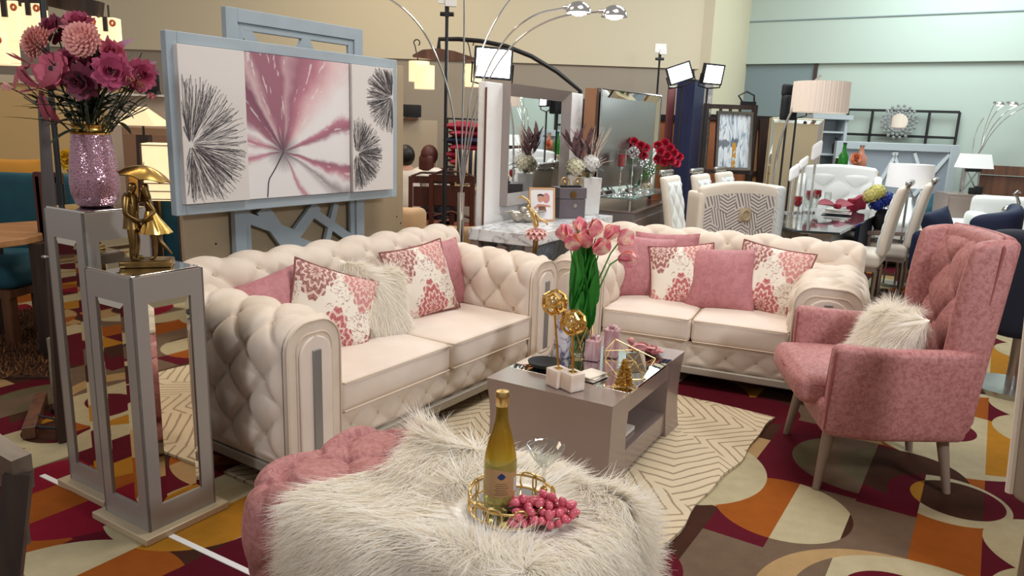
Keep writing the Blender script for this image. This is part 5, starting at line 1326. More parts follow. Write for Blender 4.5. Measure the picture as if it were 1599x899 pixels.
def led_panel(label, px, y, n=None, standdown=True, dy=(0, 0, 0, 0), label_st=None):
    """px: four corners clockwise from top left"""
    P = [AT(u, v, y+d) for (u, v), d in zip(px, dy)]; c = sum(P, Vector())/4
    x = (P[1]+P[2]-P[0]-P[3]); w = x.length/2; x.normalize(); z = (P[0]+P[1]-P[2]-P[3]); h = z.length/2; z = (z-x*z.dot(x)).normalized(); yb = z.cross(x)
    t = thing('led_light_panel', label, 'light panel', m=frame(tuple(c), x, yb, z))
    m = MB(); m.box((0, .02, 0), (w, .036, h)); f = .018
    for sx in (-1, 1): m.box((sx*(w/2-f/2), -.004, 0), (f, .016, h)); m.box((0, -.004, sx*(h/2-f/2)), (w-2*f, .016, f))
    obj('housing', m, M['black'], t, bevel=.003)
    m = MB(); m.box((0, -.002, 0), (w-2*f, .006, h-2*f)); obj('diffuser', m, M['led'], t)
    m = MB(); m.tube([(-w/2-.012, .02, 0), (-w/2-.012, .03, -h*.62), (0, .05, -h*.72), (w/2+.012, .03, -h*.62), (w/2+.012, .02, 0)], .008, 6); obj('yoke', m, M['black'], t)
    if standdown:
        R_ = t.matrix_world.to_3x3().inverted(); dn = R_@Vector((0, 0, -1)); s0 = Vector((0, .05, -h*.72)); m = MB(); m.cyl(tuple(s0), tuple(s0+dn*(c.z-h*.72-.02)), .011, n=10); obj('stand_pole', m, M['black'], t)
    return t
led_panel('bright white light panel glowing above the white column', [(743, 71), (803, 76), (797, 126), (738, 121)], 6.35, dy=(0, .05, .05, 0))
led_panel('tilted white light panel, left one of the pair above the navy column', [(1040, 106), (1078, 94), (1083, 122), (1046, 135)], 8.2)
led_panel('tilted white light panel, right one of the pair above the navy column', [(1106, 100), (1137, 103), (1121, 132), (1091, 129)], 8.3, dy=(0, .1, .1, 0))
led_panel('white light panel partly hidden behind the large pleated drum lampshade', [(1238, 134), (1262, 130), (1262, 178), (1236, 172)], 8.0)

# ================================================================== white column with framed mirror and marble console
CY = math.radians(62); cdx = Vector((math.cos(CY), math.sin(CY), 0)); cdn = Vector((cdx.y, -cdx.x, 0))
KA, KB = FL(777, 349, .8), FL(833, 367, .8)
kB = Vector((KB.x, KB.y, 0)); kmat = frame(tuple(kB), cdx, -cdn, (0, 0, 1))     # local x receding to the right, y to the back-left
KD = .50; KL = 1.45
def on_col(u, v, off): p = ONP(u, v, tuple(kB-cdn*(KD+off)), tuple(cdn)); d = p-kB; return d.dot(cdx), p.z
xl, _ = on_col(757, 250, .02); xr, zt_ = on_col(912, 139, .02); zt_ = on_col(770, 128, .02)[1]
t = thing('plaster_column', 'rough white plaster column wall with brown edges behind the marble console', 'column', m=kmat)
m = MB(); m.rbox(((xl+xr)/2, KD+.055, zt_/2), (xr-xl, .07, zt_), .012, 10); obj('plaster_wall', m, M['plaster'], t, angle=50)
m = MB(); m.box((xl-.005, KD+.02, zt_/2-.02), (.008, .012, zt_-.04)); m.box((xr+.010, KD+.055, zt_/2-.02), (.018, .08, zt_-.04)); obj('wood_edge', m, M['walnut'], t)
xa, za = on_col(797, 130, -.04); xb, zb_ = on_col(893, 139, -.04); zc = on_col(790, 322, -.04)[1]
def wall_mirror(label, mtx, x0, x1, z0, z1, yf, fw, fmat_, depth=.05, lean=0, cat='mirror', rz=0, bevelglass=False, sides=None, gl='mirror'):
    t = thing('framed_mirror', label, cat, m=mtx@Matrix.Translation((x0, yf, z0))@rot('Z', rz)@rot('X', lean)); w, h = x1-x0, z1-z0
    m = MB(); o = [(0, 0), (w, 0), (w, h), (0, h)]; i_ = [(fw, fw), (w-fw, fw), (w-fw, h-fw), (fw, h-fw)]
    V = [(x, -depth, z) for x, z in o]+[(x, -depth*.35, z) for x, z in i_]; F = [(k, (k+1) % 4, 4+(k+1) % 4, 4+k) for k in range(4)]
    mg = MB()
    if bevelglass:
        mg.add(V, F); obj('mirror_border', mg, M['mirror'], t, angle=1); m.box((w/2, -depth*.35, h/2), (w+.008, depth*.62, h+.008))
        for k in range(4):
            a, b = o[k], o[(k+1) % 4]; m.tube([(a[0], -depth, a[1]), (b[0], -depth, b[1])], .008, 4)
            a, b = i_[k], i_[(k+1) % 4]; m.tube([(a[0], -depth*.4, a[1]), (b[0], -depth*.4, b[1])], .007, 4)
    else:
        m.add(V, F); m.add([(x, -depth, z) for x, z in o]+[(x, 0, z) for x, z in o], [(4, 5, 6, 7)]+[((k+1) % 4, k, 4+k, 4+(k+1) % 4) for k in range(4)])
    obj('frame', m, fmat_, t, angle=20)
    m = MB(); m.box((w/2, -depth*.3, h/2), (w-2*fw+.01, .006, h-2*fw+.01)); obj('mirror_glass', m, M[gl], t)
    return t
wall_mirror('wide grey-framed mirror hanging on the white plaster column', kmat, xa, xb, zc, za, KD+.025, .085, mat('grey_frame', S(150, 140, 136), .4), .07)
# console
g = NG('grey_marble', .2); n_ = g.noise(g.tc.outputs['Object'], 3.2, 6, 2.2); g.col(g.ramp(n_, [(.36, S(232, 232, 232)), (.47, S(214, 214, 216)), (.5, S(150, 150, 154)), (.53, S(216, 216, 218)), (.7, S(236, 236, 236))])); M['marble'] = g.m
g = NG('blue_grey_marble', .2); n_ = g.noise(g.tc.outputs['Object'], 3.2, 6, 2.2); g.col(g.ramp(n_, [(.36, S(176, 188, 200)), (.5, S(130, 144, 158)), (.7, S(190, 200, 210))])); M['bluemarble'] = g.m
t = thing('console_table', 'marble-topped console table with taupe crossed legs in front of the white column', 'console table', m=kmat)
m = MB(); m.box((KL/2, KD/2, .76), (KL, KD, .08)); obj('marble_top', m, M['marble'], t, bevel=.004)
for x in (.05, KL-.05):
    m = MB()
    for y in (.04, KD-.04): m.box((x, y, .36), (.07, .06, .72))
    for s_ in (-1, 1):
        a = (x, KD/2-s_*.02, .70); b = (x, KD/2+s_*(KD/2-.08), .06); d = (Vector(b)-Vector(a)); L_ = d.length; d.normalize(); m.box((0, 0, 0), (L_, .055, .04), frame(tuple((Vector(a)+Vector(b))/2), d, Vector((1, 0, 0)), d.cross(Vector((1, 0, 0)))))
    m.box((x, KD/2, .03), (.07, KD-.1, .06)); obj('crossed_leg', m, M['taupe'], t, bevel=.003)
m = MB(); m.box((KL/2, KD*.62, .40), (KL-.2, .03, .62)); obj('marble_panel', m, M['bluemarble'], t); m = MB(); m.box((KL/2, KD/2, .10), (KL-.2, KD-.1, .05)); obj('lower_shelf', m, M['taupe'], t)
KZ = .8005
def kp(x, y, z=0): return kB+cdx*x-cdn*y+Vector((0, 0, KZ+z))
def kpx(u, v, z=KZ): return FL(u, v, z)
# things on the console
p = kpx(846, 345); t = thing('framed_photograph', 'gold photo frame with a picture of a smiling couple in white on the marble console', 'photo frame', m=Matrix.Translation((p.x, p.y, KZ))@rot('Z', 10)@rot('X', -10))
W_, H_ = .20, .25; m = MB()
for sx in (-1, 1): m.box((sx*(W_/2-.006), 0, H_/2), (.012, .016, H_)); m.box((0, 0, H_/2+sx*(H_/2-.006)), (W_-.024, .016, .012))
m.box((0, .006, H_/2), (W_-.02, .004, H_-.02)); obj('frame', m, M['walnutgold'] if 'walnutgold' in M else mat('bronze_frame', S(150, 108, 66), .35, .5), t)
m = MB(); m.box((0, .001, H_/2), (W_-.022, .004, H_-.022)); ph = obj('photograph', m, mat('photo_ground', S(236, 230, 228), .4), t)
def blob(pts, mt, nm, yy): mb = MB(); mb.add([(x, yy, z) for x, z in pts], [tuple(range(len(pts)))]); obj(nm, mb, mt, ph)
def oval(cx, cz, rx, rz, n=20): return [(cx+rx*math.cos(a), cz+rz*math.sin(a)) for a in np.linspace(0, 2*PI, n, endpoint=False)]
sk = mat('printed_skin', S(206, 150, 128), .5); hr_ = mat('printed_hair', S(52, 36, 32), .5); pkh = mat('printed_pink_hair', S(206, 136, 140), .5); wsh = mat('printed_white_shirt', S(244, 240, 240), .5)
blob(oval(.032, .172, .028, .038), pkh, 'printed_woman', -.0013); blob(oval(.026, .172, .016, .022), sk, 'printed_woman_face', -.0017)
blob([(-.075, .012), (.065, .012), (.06, .10), (.03, .135), (-.045, .135), (-.07, .10)], wsh, 'printed_shirts', -.0019); blob(oval(-.012, .168, .022, .029), sk, 'printed_man_face', -.0021)
blob([(-.036, .176), (-.034, .198), (-.012, .204), (.010, .198), (.013, .178), (.004, .188), (-.026, .188)], hr_, 'printed_man_hair', -.0024)
blob([(-.065, .10), (-.03, .128), (.06, .12), (.068, .105), (-.02, .105), (-.055, .085)], sk, 'printed_arms', -.0026)
m = MB(); m.box((0, .05, .08), (.05, .07, .012), m=rot('X', 40)); obj('easel_back', m, M['walnut'], t)
p = kpx(893, 341); M['boxgrey'] = mat('grey_wood_box', S(104, 96, 102), .5)
t = thing('keepsake_box', 'grey wooden keepsake box with a drawer and round medallion beside the photo frame', 'box', (p.x, p.y, KZ), 20)
m = MB(); m.box((0, .08, .075), (.22, .16, .15)); obj('case', m, M['boxgrey'], t, bevel=.003); m = MB(); m.box((0, .08, .195), (.23, .17, .085)); obj('lid', m, M['boxgrey'], t, bevel=.004); m = MB(); m.cyl((0, -.012, .185), (0, -.004, .185), .028, n=20); obj('medallion', m, M['oldgold'], t)
m = MB(); m.cyl((.02, -.006, .10), (.02, .001, .10), .016, n=14); obj('drawer_pull', m, M['steel'], t)
t2 = thing('silver_rings_ornament', 'two small silver ring ornaments standing on the grey keepsake box', 'ornament', (p.x, p.y, KZ+.2375), 20); m = MB()
for x in (-.05, .06): m.tube([(x+.036*math.cos(a), .05, .04+.036*math.sin(a)) for a in np.linspace(0, 2*PI, 26, endpoint=False)], .006, 8, closed=True); m.ball((x, .05, .04), (.016, .006, .016), 10)
obj('rings', m, M['palegold'], t2); m = MB(); m.box((0, .05, .008), (.17, .03, .014)); obj('stand', m, M['black'], t2)
M['pewter'] = mat('pewter_glaze', S(168, 160, 148), .25, .5)
def bird(label, u, v, rz, s=1):
    p = kpx(u, v); t = thing('bird_figurine', label, 'figurine', (p.x, p.y, KZ), rz); m = MB()
    m.ball((0, 0, .046*s), (.075*s, .045*s, .046*s), 16, fn=lambda V: V+np.stack([0*V[:, 0], 0*V[:, 0], .03*s*np.clip(-V[:, 0]/(.07*s), 0, 1)**2], 1)); m.ball((.055*s, 0, .095*s), .026*s, 12); m.cyl((.076*s, 0, .094*s), (.10*s, 0, .088*s), .008*s, .001, 8); m.rbox((-.095*s, 0, .085*s), (.07*s, .03*s, .012*s), .004, 4)
    obj('body', m, M['pewter'], t, angle=180)
bird('pewter bird figurine at the left end of the marble console', 808, 347, 30, .95); bird('pewter bird figurine just behind the dancer figurine on the console', 826, 347, 200, .95)
# dancer
p = Vector((kpx(833, 362).x-.02, kpx(833, 362).y-.05, 0)); p = FL(834, 415, .52); 
dz_ = .47
t = thing('dancer_stand', 'tall slim gold stand with a dancer in a pink skirt before the console corner', 'statue', (KB.x-.03, KB.y-.16, 0)); b = Vector((KB.x-.03, KB.y-.16, 0))
def dp(u, v): return tuple(AT(u, v, b.y)-b)
m = MB(); m.cyl((0, 0, 0), (0, 0, .02), .10, n=24); obj('base', m, M['oldgold'], t)
hip = dp(838, 358); m = MB(); m.tube([(0, 0, .02), (hip[0]*.4, 0, .4), (hip[0]*.9, 0, hip[2]-.12), hip], [.016, .014, .016, .020], 8); obj('standing_leg', m, M['oldgold'], t)
J = {'pel': dp(838, 356)+(.022,), 'waist': dp(835, 342)+(.017,), 'chest': dp(831, 331)+(.022, .018), 'neck': dp(828, 325)+(.009,), 'head': dp(823, 320)+(.018,), 'ls': dp(828, 330)+(.010,), 'le': dp(826, 314)+(.008,), 'lw': dp(816, 307)+(.007,), 'lh': dp(808, 309)+(.005,), 'rs': dp(834, 331)+(.010,), 're': dp(843, 342)+(.008,), 'rw': dp(853, 347)+(.007,), 'rh': dp(855, 352)+(.005,)}
skin_body('dancer', J, [('pel', 'waist', 'chest', 'neck', 'head'), ('chest', 'ls', 'le', 'lw', 'lh'), ('chest', 'rs', 're', 'rw', 'rh')], M['palegold'], t, 'pel')
m = MB(); 
for k, (n_, L_, e) in enumerate(((12, .085, -8), (12, .095, -26), (12, .085, -46))):
    for i in range(n_):
        a = 2*PI*i/n_+k*.26; e_ = math.radians(e); blade(m, tuple(Vector(hip)+Vector((0, 0, .004))), (math.cos(a)*math.cos(e_), math.sin(a)*math.cos(e_), math.sin(e_)), (0, 0, 1), L_, .05, .35, 5)
obj('skirt', m, fmat('skirt', S(222, 158, 152), S(232, 190, 182)), t, angle=180)
# white vase with hydrangeas and feathers
p = kp(1.30, .36); q = AT(918, 300, p.y); q = Vector((q.x, p.y, KZ))
t = thing('white_box_vase', 'tall square white vase with hydrangeas at the right end of the marble console', 'vase', tuple(q), 30); m = MB(); m.box((0, 0, .15), (.16, .12, .30), top=1.1); obj('vase_body', m, M['plaster'], t, bevel=.004)
def hydrangea(label, base, u, v, dy, col, R0=.075, group=None, n=60):
    h = AT(u, v, base.y+dy); t = thing('hydrangea', label, 'flower', tuple(base), group=group); d = h-base; m = MB(); m.tube([(0, 0, 0), tuple(d*.5+Vector((0, 0, .02))), tuple(d*.9)], .004, 6); obj('stem', m, M['stem'], t); m = MB(); r = random.Random(int(u*3+v))
    for i in range(n):
        z = 1-1.7*(i+.5)/n; a = i*2.39996; rr = math.sqrt(max(0, 1-z*z)); nrm = Vector((rr*math.cos(a), rr*math.sin(a), z)); c = d+nrm*R0
        x = nrm.orthogonal().normalized(); y = nrm.cross(x); s = R0*.26
        for k in range(4):
            b_ = k*PI/2+r.random(); e = x*math.cos(b_)+y*math.sin(b_); f = x*math.cos(b_+.6)+y*math.sin(b_+.6); h_ = x*math.cos(b_-.6)+y*math.sin(b_-.6)
            m.add([tuple(c), tuple(c+h_*s*.8+nrm*s*.3), tuple(c+e*s*1.2+nrm*s*.2), tuple(c+f*s*.8+nrm*s*.3)], [(0, 1, 2, 3)])
    m.ball(tuple(d), R0*.9, 10); obj('bloom', m, col, t, angle=180)
    m = MB(); blade(m, tuple(d*.7), (.7, -.5, .2), (0, 0, 1), .14, .07, .6); blade(m, tuple(d*.7), (-.7, -.5, .1), (0, 0, 1), .14, .07, .6); obj('leaves', m, M['leafdark'], t, angle=180)
vb = q+Vector((0, 0, .28))
hydrangea('cream hydrangea, left one in the square white vase', vb, 898, 262, -.06, fmat('creamhyd', S(232, 226, 196)), .075); hydrangea('white hydrangea, right one in the square white vase', vb, 922, 256, -.02, fmat('whitehyd', S(240, 238, 234)), .07)
def spray(label, base, tips, col, leafcol, L=.12, w=.03, nm='dried_spray', cat='dried stems', n=7, group=None):
    t = thing(nm, label, cat, tuple(base), group=group); m = MB(); lf = MB(); r = random.Random(len(label))
    for u, v, dy in tips:
        h = AT(u, v, base.y+dy)-base; m.tube([(0, 0, 0), tuple(h*.5+Vector((0, 0, .03))), tuple(h)], .003, 5)
        for k in range(n):
            f = .55+.45*k/n; a = r.uniform(0, 6.28); blade(lf, tuple(h*f), (math.cos(a)*.45+h.x, math.sin(a)*.3-.1, .75), (math.cos(a), math.sin(a), 0), L, w, -.15, 4)
    obj('stems', m, M['stemdark'], t); obj('leaves', lf, col, t, angle=180)
spray('dusky purple artificial leaf sprays rising behind the white hydrangeas', vb, [(888, 220, 0), (903, 212, .05), (917, 214, .02), (896, 232, -.05), (925, 226, .05)], fmat('dusky', S(138, 104, 106), S(104, 80, 84)), None, .14, .035, n=9)
m = MB(); r = random.Random(9)
for k in range(26):
    h = AT(r.uniform(922, 958), r.uniform(196, 250), vb.y+r.uniform(-.05, .1))-vb; m.tube([(0, 0, 0), tuple(h*.55+Vector((0, 0, .05))), tuple(h)], [.002, .003, .001], 4)
o = obj('dried_grass', m, mat('pale_grass', S(214, 200, 186), .8)); o.location = vb; tag(o, 'pale dried grass plumes to the right of the purple leaf sprays', 'dried grass', kind='stuff')

# ================================================================== sideboard with mirror, candlesticks and roses
SY = math.radians(66); sdx = Vector((math.cos(SY), math.sin(SY), 0)); sdn = Vector((sdx.y, -sdx.x, 0))
SB = FL(990, 331, .78); sB = Vector((SB.x, SB.y, 0)); smat = frame(tuple(sB), sdx, -sdn, (0, 0, 1)); SD, SLn = .45, 1.35
t = thing('sideboard', 'grey lacquered sideboard with raised glass top and a silver square handle', 'sideboard', m=smat)
M['sidegrey'] = mat('grey_lacquer', S(124, 116, 114), .3, coat=.2)
m = MB(); m.box((SLn/2, SD/2, .41), (SLn, SD, .72)); m.box((SLn/2, SD/2, .025), (SLn-.06, SD-.06, .05)); obj('body', m, M['sidegrey'], t, bevel=.003)
m = MB(); m.box((SLn/2, SD/2, .775), (SLn+.02, SD+.02, .012)); obj('top', m, M['taupe'], t)
for i in range(3):
    m = MB(); m.box((.23+i*.46, -.008, .37), (.44, .016, .66)); d = obj('door', m, M['taupe'] if i == 0 else M['sidegrey'], t, bevel=.002); m = MB(); m.box((.40+i*.46 if i == 0 else .1+i*.46, -.022, .45), (.06, .02, .10)); obj('handle', m, M['steel'], d, bevel=.004)
m = MB()
for x in (.06, SLn-.06):
    for y in (.06, SD-.06): m.cyl((x, y, .78), (x, y, .885), .018, n=12)
obj('posts', m, M['steel'], t)
m = MB(); m.box((SLn/2, SD/2, .891), (SLn+.02, SD+.02, .012)); obj('glass_top', m, mat('green_tint_glass', S(190, 214, 208), .05, trans=.7), t)
def on_side(u, v, off): p = ONP(u, v, tuple(sB-sdn*off), tuple(sdn)); d = p-sB; return d.dot(sdx), p.z
x0, z1 = on_side(930, 138, SD-.06); x1, _ = on_side(1024, 150, SD-.06)
x1 = x0+(x1-x0)*.62
wall_mirror('square mirror with a wide mirrored border, standing on the grey sideboard beside the roses', smat, x0, x1, .9, z1, SD-.06, .13, M['steel'], .06, bevelglass=True, rz=-9)
m = MB(); m.box((x0-.02, SD-.03, (z1+.9)/2), (.035, .10, z1-.9)); o = solo('mirror_side_board', 'tan wooden side board along the left edge of the square mirror', 'board', m, mat('tan_board_edge', S(156, 112, 82), .6), m=smat)
SZt = .8975
M['redwax'] = mat('red_wax', S(170, 16, 40), .45)
def cstick(label, u, v, h, cup, red=None):
    p = FL(u, v, SZt); x = u/100; t = thing('candlestick', label, 'candlestick', (p.x, p.y, SZt)); m = MB()
    m.lathe([(.001, .012), (.055, .008), (.058, 0)][::-1]+[(.02, .022), (.012, .035), (.016, .05), (.009, .07), (.008, h*.45), (.015, h*.5), (.007, h*.56), (.008, h-.03), (.02, h-.012), (.03, h)], 20); obj('stick', m, M['chrome'], t, angle=60)
    if cup == 'tube':
        m = MB(); m.lathe([(.044, h), (.05, h+.16), (.048, h+.16), (.042, h+.004), (.001, h+.002)], 20); obj('glass_tube', m, M['glass'], t); m = MB(); m.cyl((0, 0, h+.006), (0, 0, h+.115), .036, n=16); obj('candle', m, M['redwax'], t)
    else:
        m = MB(); r = random.Random(int(x*100))
        for i in range(26): 
            z = 1-1.9*(i+.5)/26; a = i*2.4; rr = math.sqrt(max(0, 1-z*z)); m.ball((.05*rr*math.cos(a), .05*rr*math.sin(a), h+.045+.045*z), .013, 6)
        obj('crystal_cup', m, M['chromeball'], t)
M['chromeball'] = mat('crystal_bead', S(206, 208, 210), .08, .7)
for a in (('tallest candlestick with a red candle in a glass tube, leftmost on the sideboard', 945, 303, .40, 'tube'), ('second candlestick with a red candle in a glass tube, on the sideboard', 967, 305, .26, 'tube'), ('tall crystal-bead candlestick right of the two red candles', 985, 303, .34, 'bead'), ('middle crystal-bead candlestick on the sideboard', 1000, 300, .26, 'bead'), ('short crystal-bead candlestick nearest the cream chair', 1012, 299, .16, 'bead')): cstick(*a)
p = sB+sdx*.78-sdn*.2; t = thing('glass_vase', 'clear glass vase holding the red roses right of the candlesticks', 'vase', (p.x, p.y, SZt)); m = MB(); m.lathe([(.001, .004), (.03, 0), (.035, .05), (.05, .20), (.048, .20), (.033, .05), (.001, .012)], 20); obj('body', m, M['glass'], t)
rp = Vector((p.x, p.y, SZt+.05)); rs = fmat('rose', S(196, 24, 60), S(150, 14, 44))
for k, (u, v, dy) in enumerate(((1027, 228, 0), (1038, 224, .05), (1046, 232, .02), (1031, 238, -.04), (1042, 244, -.05), (1052, 240, 0), (1026, 250, -.03), (1036, 254, -.06), (1048, 252, -.05), (1060, 246, .03), (1055, 256, -.02))):
    h = AT(u, v, p.y+dy); flower('red rose of the bouquet beside the square mirror', 'flower', tuple(rp), tuple(h), (.2*random.uniform(-1, 1), -.8, .5), ROSE, rs, 1.7, seed=k, leaves=1, group='red roses on the sideboard', name='red_rose', leafL=.05)
p = sB+sdx*.55-sdn*.40; rp = Vector((p.x, p.y, SZt)); t = thing('dark_vase', 'dark vase of red roses right before the square mirror', 'vase', (p.x, p.y, SZt)); m = MB(); m.lathe([(.03, 0), (.05, .05), (.045, .12), (.03, .16), (.034, .18)], 18, caps=True); obj('body', m, M['navy_dark'], t)
for k, (u, v) in enumerate(((980, 228), (990, 222), (1000, 228), (985, 238), (996, 240), (1008, 232), (1004, 244), (978, 242))):
    h = AT(u, v, p.y-.02*(k % 3)); flower('red rose of the bouquet in front of the square mirror', 'flower', (rp.x, rp.y, SZt+.1), tuple(h), (.2*random.uniform(-1, 1), -.8, .5), ROSE, rs, 1.6, seed=k+20, leaves=1, group='red roses before the mirror', name='red_rose', leafL=.05)

# ================================================================== navy column, drape board, abstract picture, mirrors at the back
def upright(label, name, cat, u0, u1, v0, y, depth, mt, yaw=0, mt2=None):
    p, q = AT(u0, v0, y), AT(u1, v0, y); w = (q.x-p.x)/max(.3, math.cos(math.radians(yaw))); t = thing(name, label, cat, ((p.x+q.x)/2, y, 0), yaw)
    m = MB(); m.rbox((0, depth/2, p.z/2), (w, depth, p.z), .01, 6); obj('panel', m, mt, t); m = MB(); m.box((0, depth/2, p.z+.008), (w+.01, depth+.01, .016)); obj('cap', m, mt2 or mt, t); return t
M['navycol'] = mat('navy_panel', S(22, 30, 66), .55, sheen=.1)
p, q, r_ = AT(1058, 128, 8.6), AT(1086, 128, 8.5), AT(1101, 130, 8.9)
t = thing('navy_column', 'tall navy blue column under the twin light panels', 'column', (q.x, q.y, 0)); m = MB(); P4 = [(p.x-q.x, p.y-q.y), (0, 0), (r_.x-q.x, r_.y-q.y), (p.x-q.x+r_.x-q.x, p.y-q.y+r_.y-q.y)]
m.prism(P4, 0, q.z); obj('panel', m, M['navycol'], t, bevel=.004); m = MB(); m.prism([(x*1.02, y*1.02) for x, y in P4], q.z+.0005, q.z+.03); obj('cap', m, M['navy_dark'], t)
upright('tall reddish-brown board with a white edge left of the navy column', 'wood_board', 'board', 1044, 1056, 136, 8.95, .05, mat('redbrown_board', S(112, 58, 60), .5), 0, M['white'])
wm = Matrix.Translation(AT(1106, 132, 9.2)*1.0); zz_ = AT(1106, 132, 9.2)
t = thing('mosaic_mirror', 'narrow silver mosaic strip mirror right behind the navy column', 'mirror', (zz_.x, 9.15, 0)); m = MB(); m.box((0, .02, zz_.z/2), (.10, .04, zz_.z)); obj('frame', m, M['steel'], t); m = MB()
for k in range(30): m.box((0, -.004, .08+k*(zz_.z-.16)/29), (.07, .012, (zz_.z-.2)/32), m=None)
obj('mosaic', m, M['chromeball'], t)
# abstract picture on an easel
PA = [AT(1121, 173, 8.75), AT(1176, 181, 8.85), AT(1169, 262, 8.75), AT(1115, 264, 8.65)]; c = sum(PA, Vector())/4; x = (PA[1]-PA[0]); x.z = 0; w = x.length; x.normalize(); h = (PA[0]-PA[3]).length; yb = Vector((-x.y, x.x, 0))
t = thing('abstract_painting', 'abstract grey, blue and ochre painting in a thin silver frame on a dark easel', 'painting', m=frame(tuple(c), x, yb, (0, 0, 1))@rot('X', -5))
m = MB(); f = .03
for s_ in (-1, 1): m.box((s_*(w/2-f/2), 0, 0), (f, .04, h)); m.box((0, 0, s_*(h/2-f/2)), (w-2*f, .04, f))
obj('frame', m, M['steel'], t)
g = NG('abstract_art', .6); xyz = g.sep(g.tc.outputs['Object']); n_ = g.noise(g.mapv(g.tc.outputs['Object'], (16, 1, 3)), 1, 4, 1.0); n2 = g.noise(g.mapv(g.tc.outputs['Object'], (5, 1, 9)), 1, 3, 2)
base = g.ramp(n_, [(.35, S(84, 100, 124)), (.45, S(196, 206, 212)), (.55, S(226, 230, 232)), (.62, S(120, 144, 166)), (.7, S(226, 230, 232))])
bz = g.math('ABSOLUTE', g.math('ADD', xyz[2], .03)); band = g.math('LESS_THAN', g.math('ADD', bz, g.math('MULTIPLY', g.math('SUBTRACT', n_, .5), .35)), .05)
c_ = g.mix(g.math('MULTIPLY', g.math('MULTIPLY', band, .8), g.math('LESS_THAN', xyz[0], .05)), base, S(56, 64, 84))
oc = g.math('MULTIPLY', g.math('LESS_THAN', g.math('ABSOLUTE', g.math('SUBTRACT', xyz[0], .01)), .025), g.math('LESS_THAN', xyz[2], -.02)); c_ = g.mix(g.math('MULTIPLY', oc, g.math('GREATER_THAN', n2, .42)), c_, S(190, 140, 54))
m = MB(); m.box((0, .004, 0), (w-2*f+.01, .012, h-2*f+.01)); obj('canvas', m, g.col(c_), t)
zt = AT(1150, 163, 9.0).z; t = thing('easel', 'dark slatted wooden easel carrying the abstract painting', 'easel', (c.x, 9.0, 0)); m = MB(); hw = w/2+.06
for s_ in (-1, 1): m.box((s_*hw, 0, zt/2), (.06, .04, zt))
m.box((0, 0, zt-.03), (2*hw, .035, .05)); m.box((0, 0, zt-.17), (2*hw, .03, .03)); m.box((0, -.06, c.z-h/2-.03), (2*hw, .22, .04)); obj('frame', m, M['darkwood'], t); m = MB()
for k in range(3): m.box((-hw*.4+k*hw*.4, -.0, zt-.10), (.03, .03, .12))
obj('slats', m, M['darkwood'], t); m = MB(); m.tube([(-.03, 0, zt+.02), (-.09, 0, zt+.10), (0, 0, zt+.15), (.09, 0, zt+.11), (.10, 0, zt+.02)], .012, 6); m.box((.03, 0, zt+.012), (.18, .03, .05)); o = obj('clip_lamp', m, M['black'], t); o.location = (hw*.6, 0, 0)
# leaning wooden frames and bevelled floor mirror
p, q = AT(1181, 190, 9.3), AT(1204, 186, 9.3); t = thing('leaning_frame', 'dark wooden lattice frame leaning right of the abstract painting', 'frame', ((p.x+q.x)/2, 9.3, 0), 0); w = (q.x-p.x); m = MB()
m.box((-w/2, .04, p.z/2), (.06, .04, p.z)); m.box((w/2, .0, q.z/2), (.10, .05, q.z), m=rot('Y', -3)); m.box((0, .04, p.z-.04), (w, .035, .08)); m.box((0, .04, p.z*.62), (w, .03, .05)); obj('frame', m, M['darkwood'], t)
m = MB(); m.box((0, .055, p.z/2), (w, .01, p.z-.1)); obj('back_panel', m, mat('caramel_board', S(170, 120, 74), .7), t)
m = MB(); m.box((0, .03, p.z*.8), (.03, .02, p.z*.3), m=rot('Y', 14)); obj('brace', m, M['darkwood'], t)
pa, pb = AT(1204, 184, 9.0), AT(1284, 188, 9.25); x = pb-pa; x.z = 0; L_ = x.length; x.normalize(); yb = Vector((-x.y, x.x, 0))
wall_mirror('tall floor mirror with a wide mirrored border behind the dining table lamps', frame((pa.x, pa.y, 0), x, yb, (0, 0, 1)), 0, L_, .25, pa.z, .02, .10, M['champ'], .05, bevelglass=True)

# ================================================================== dining group
M['ivory'] = M['creamwhite']
def pattern_fabric(name, c1, c2, k):
    g = NG(name, .75); xyz = g.sep(g.tc.outputs['Object']); x = g.math('MULTIPLY', xyz[0], k); z = g.math('MULTIPLY', xyz[2], k)
    zg = g.math('ADD', z, g.math('MULTIPLY', g.math('PINGPONG', x, 1.0), .55)); row = g.math('FLOOR', zg); sh = g.math('ADD', x, g.math('MULTIPLY', row, .5)); blk = g.math('FLOORED_MODULO', g.math('FLOOR', sh), 2.0)
    l1 = g.math('FRACT', g.math('MULTIPLY', zg, 5.0)); l2 = g.math('FRACT', g.math('MULTIPLY', g.math('ADD', sh, g.math('MULTIPLY', zg, .3)), 5.0)); f = g.mix(blk, l1, l2)
    return g.col(g.mix(g.math('LESS_THAN', f, .42), c1, c2))
M['fretfab'] = pattern_fabric('fret_pattern_fabric', S(222, 214, 206), S(126, 118, 118), 7.5)
M['fretfab2'] = pattern_fabric('fine_fret_fabric', S(226, 230, 230), S(160, 172, 178), 16)
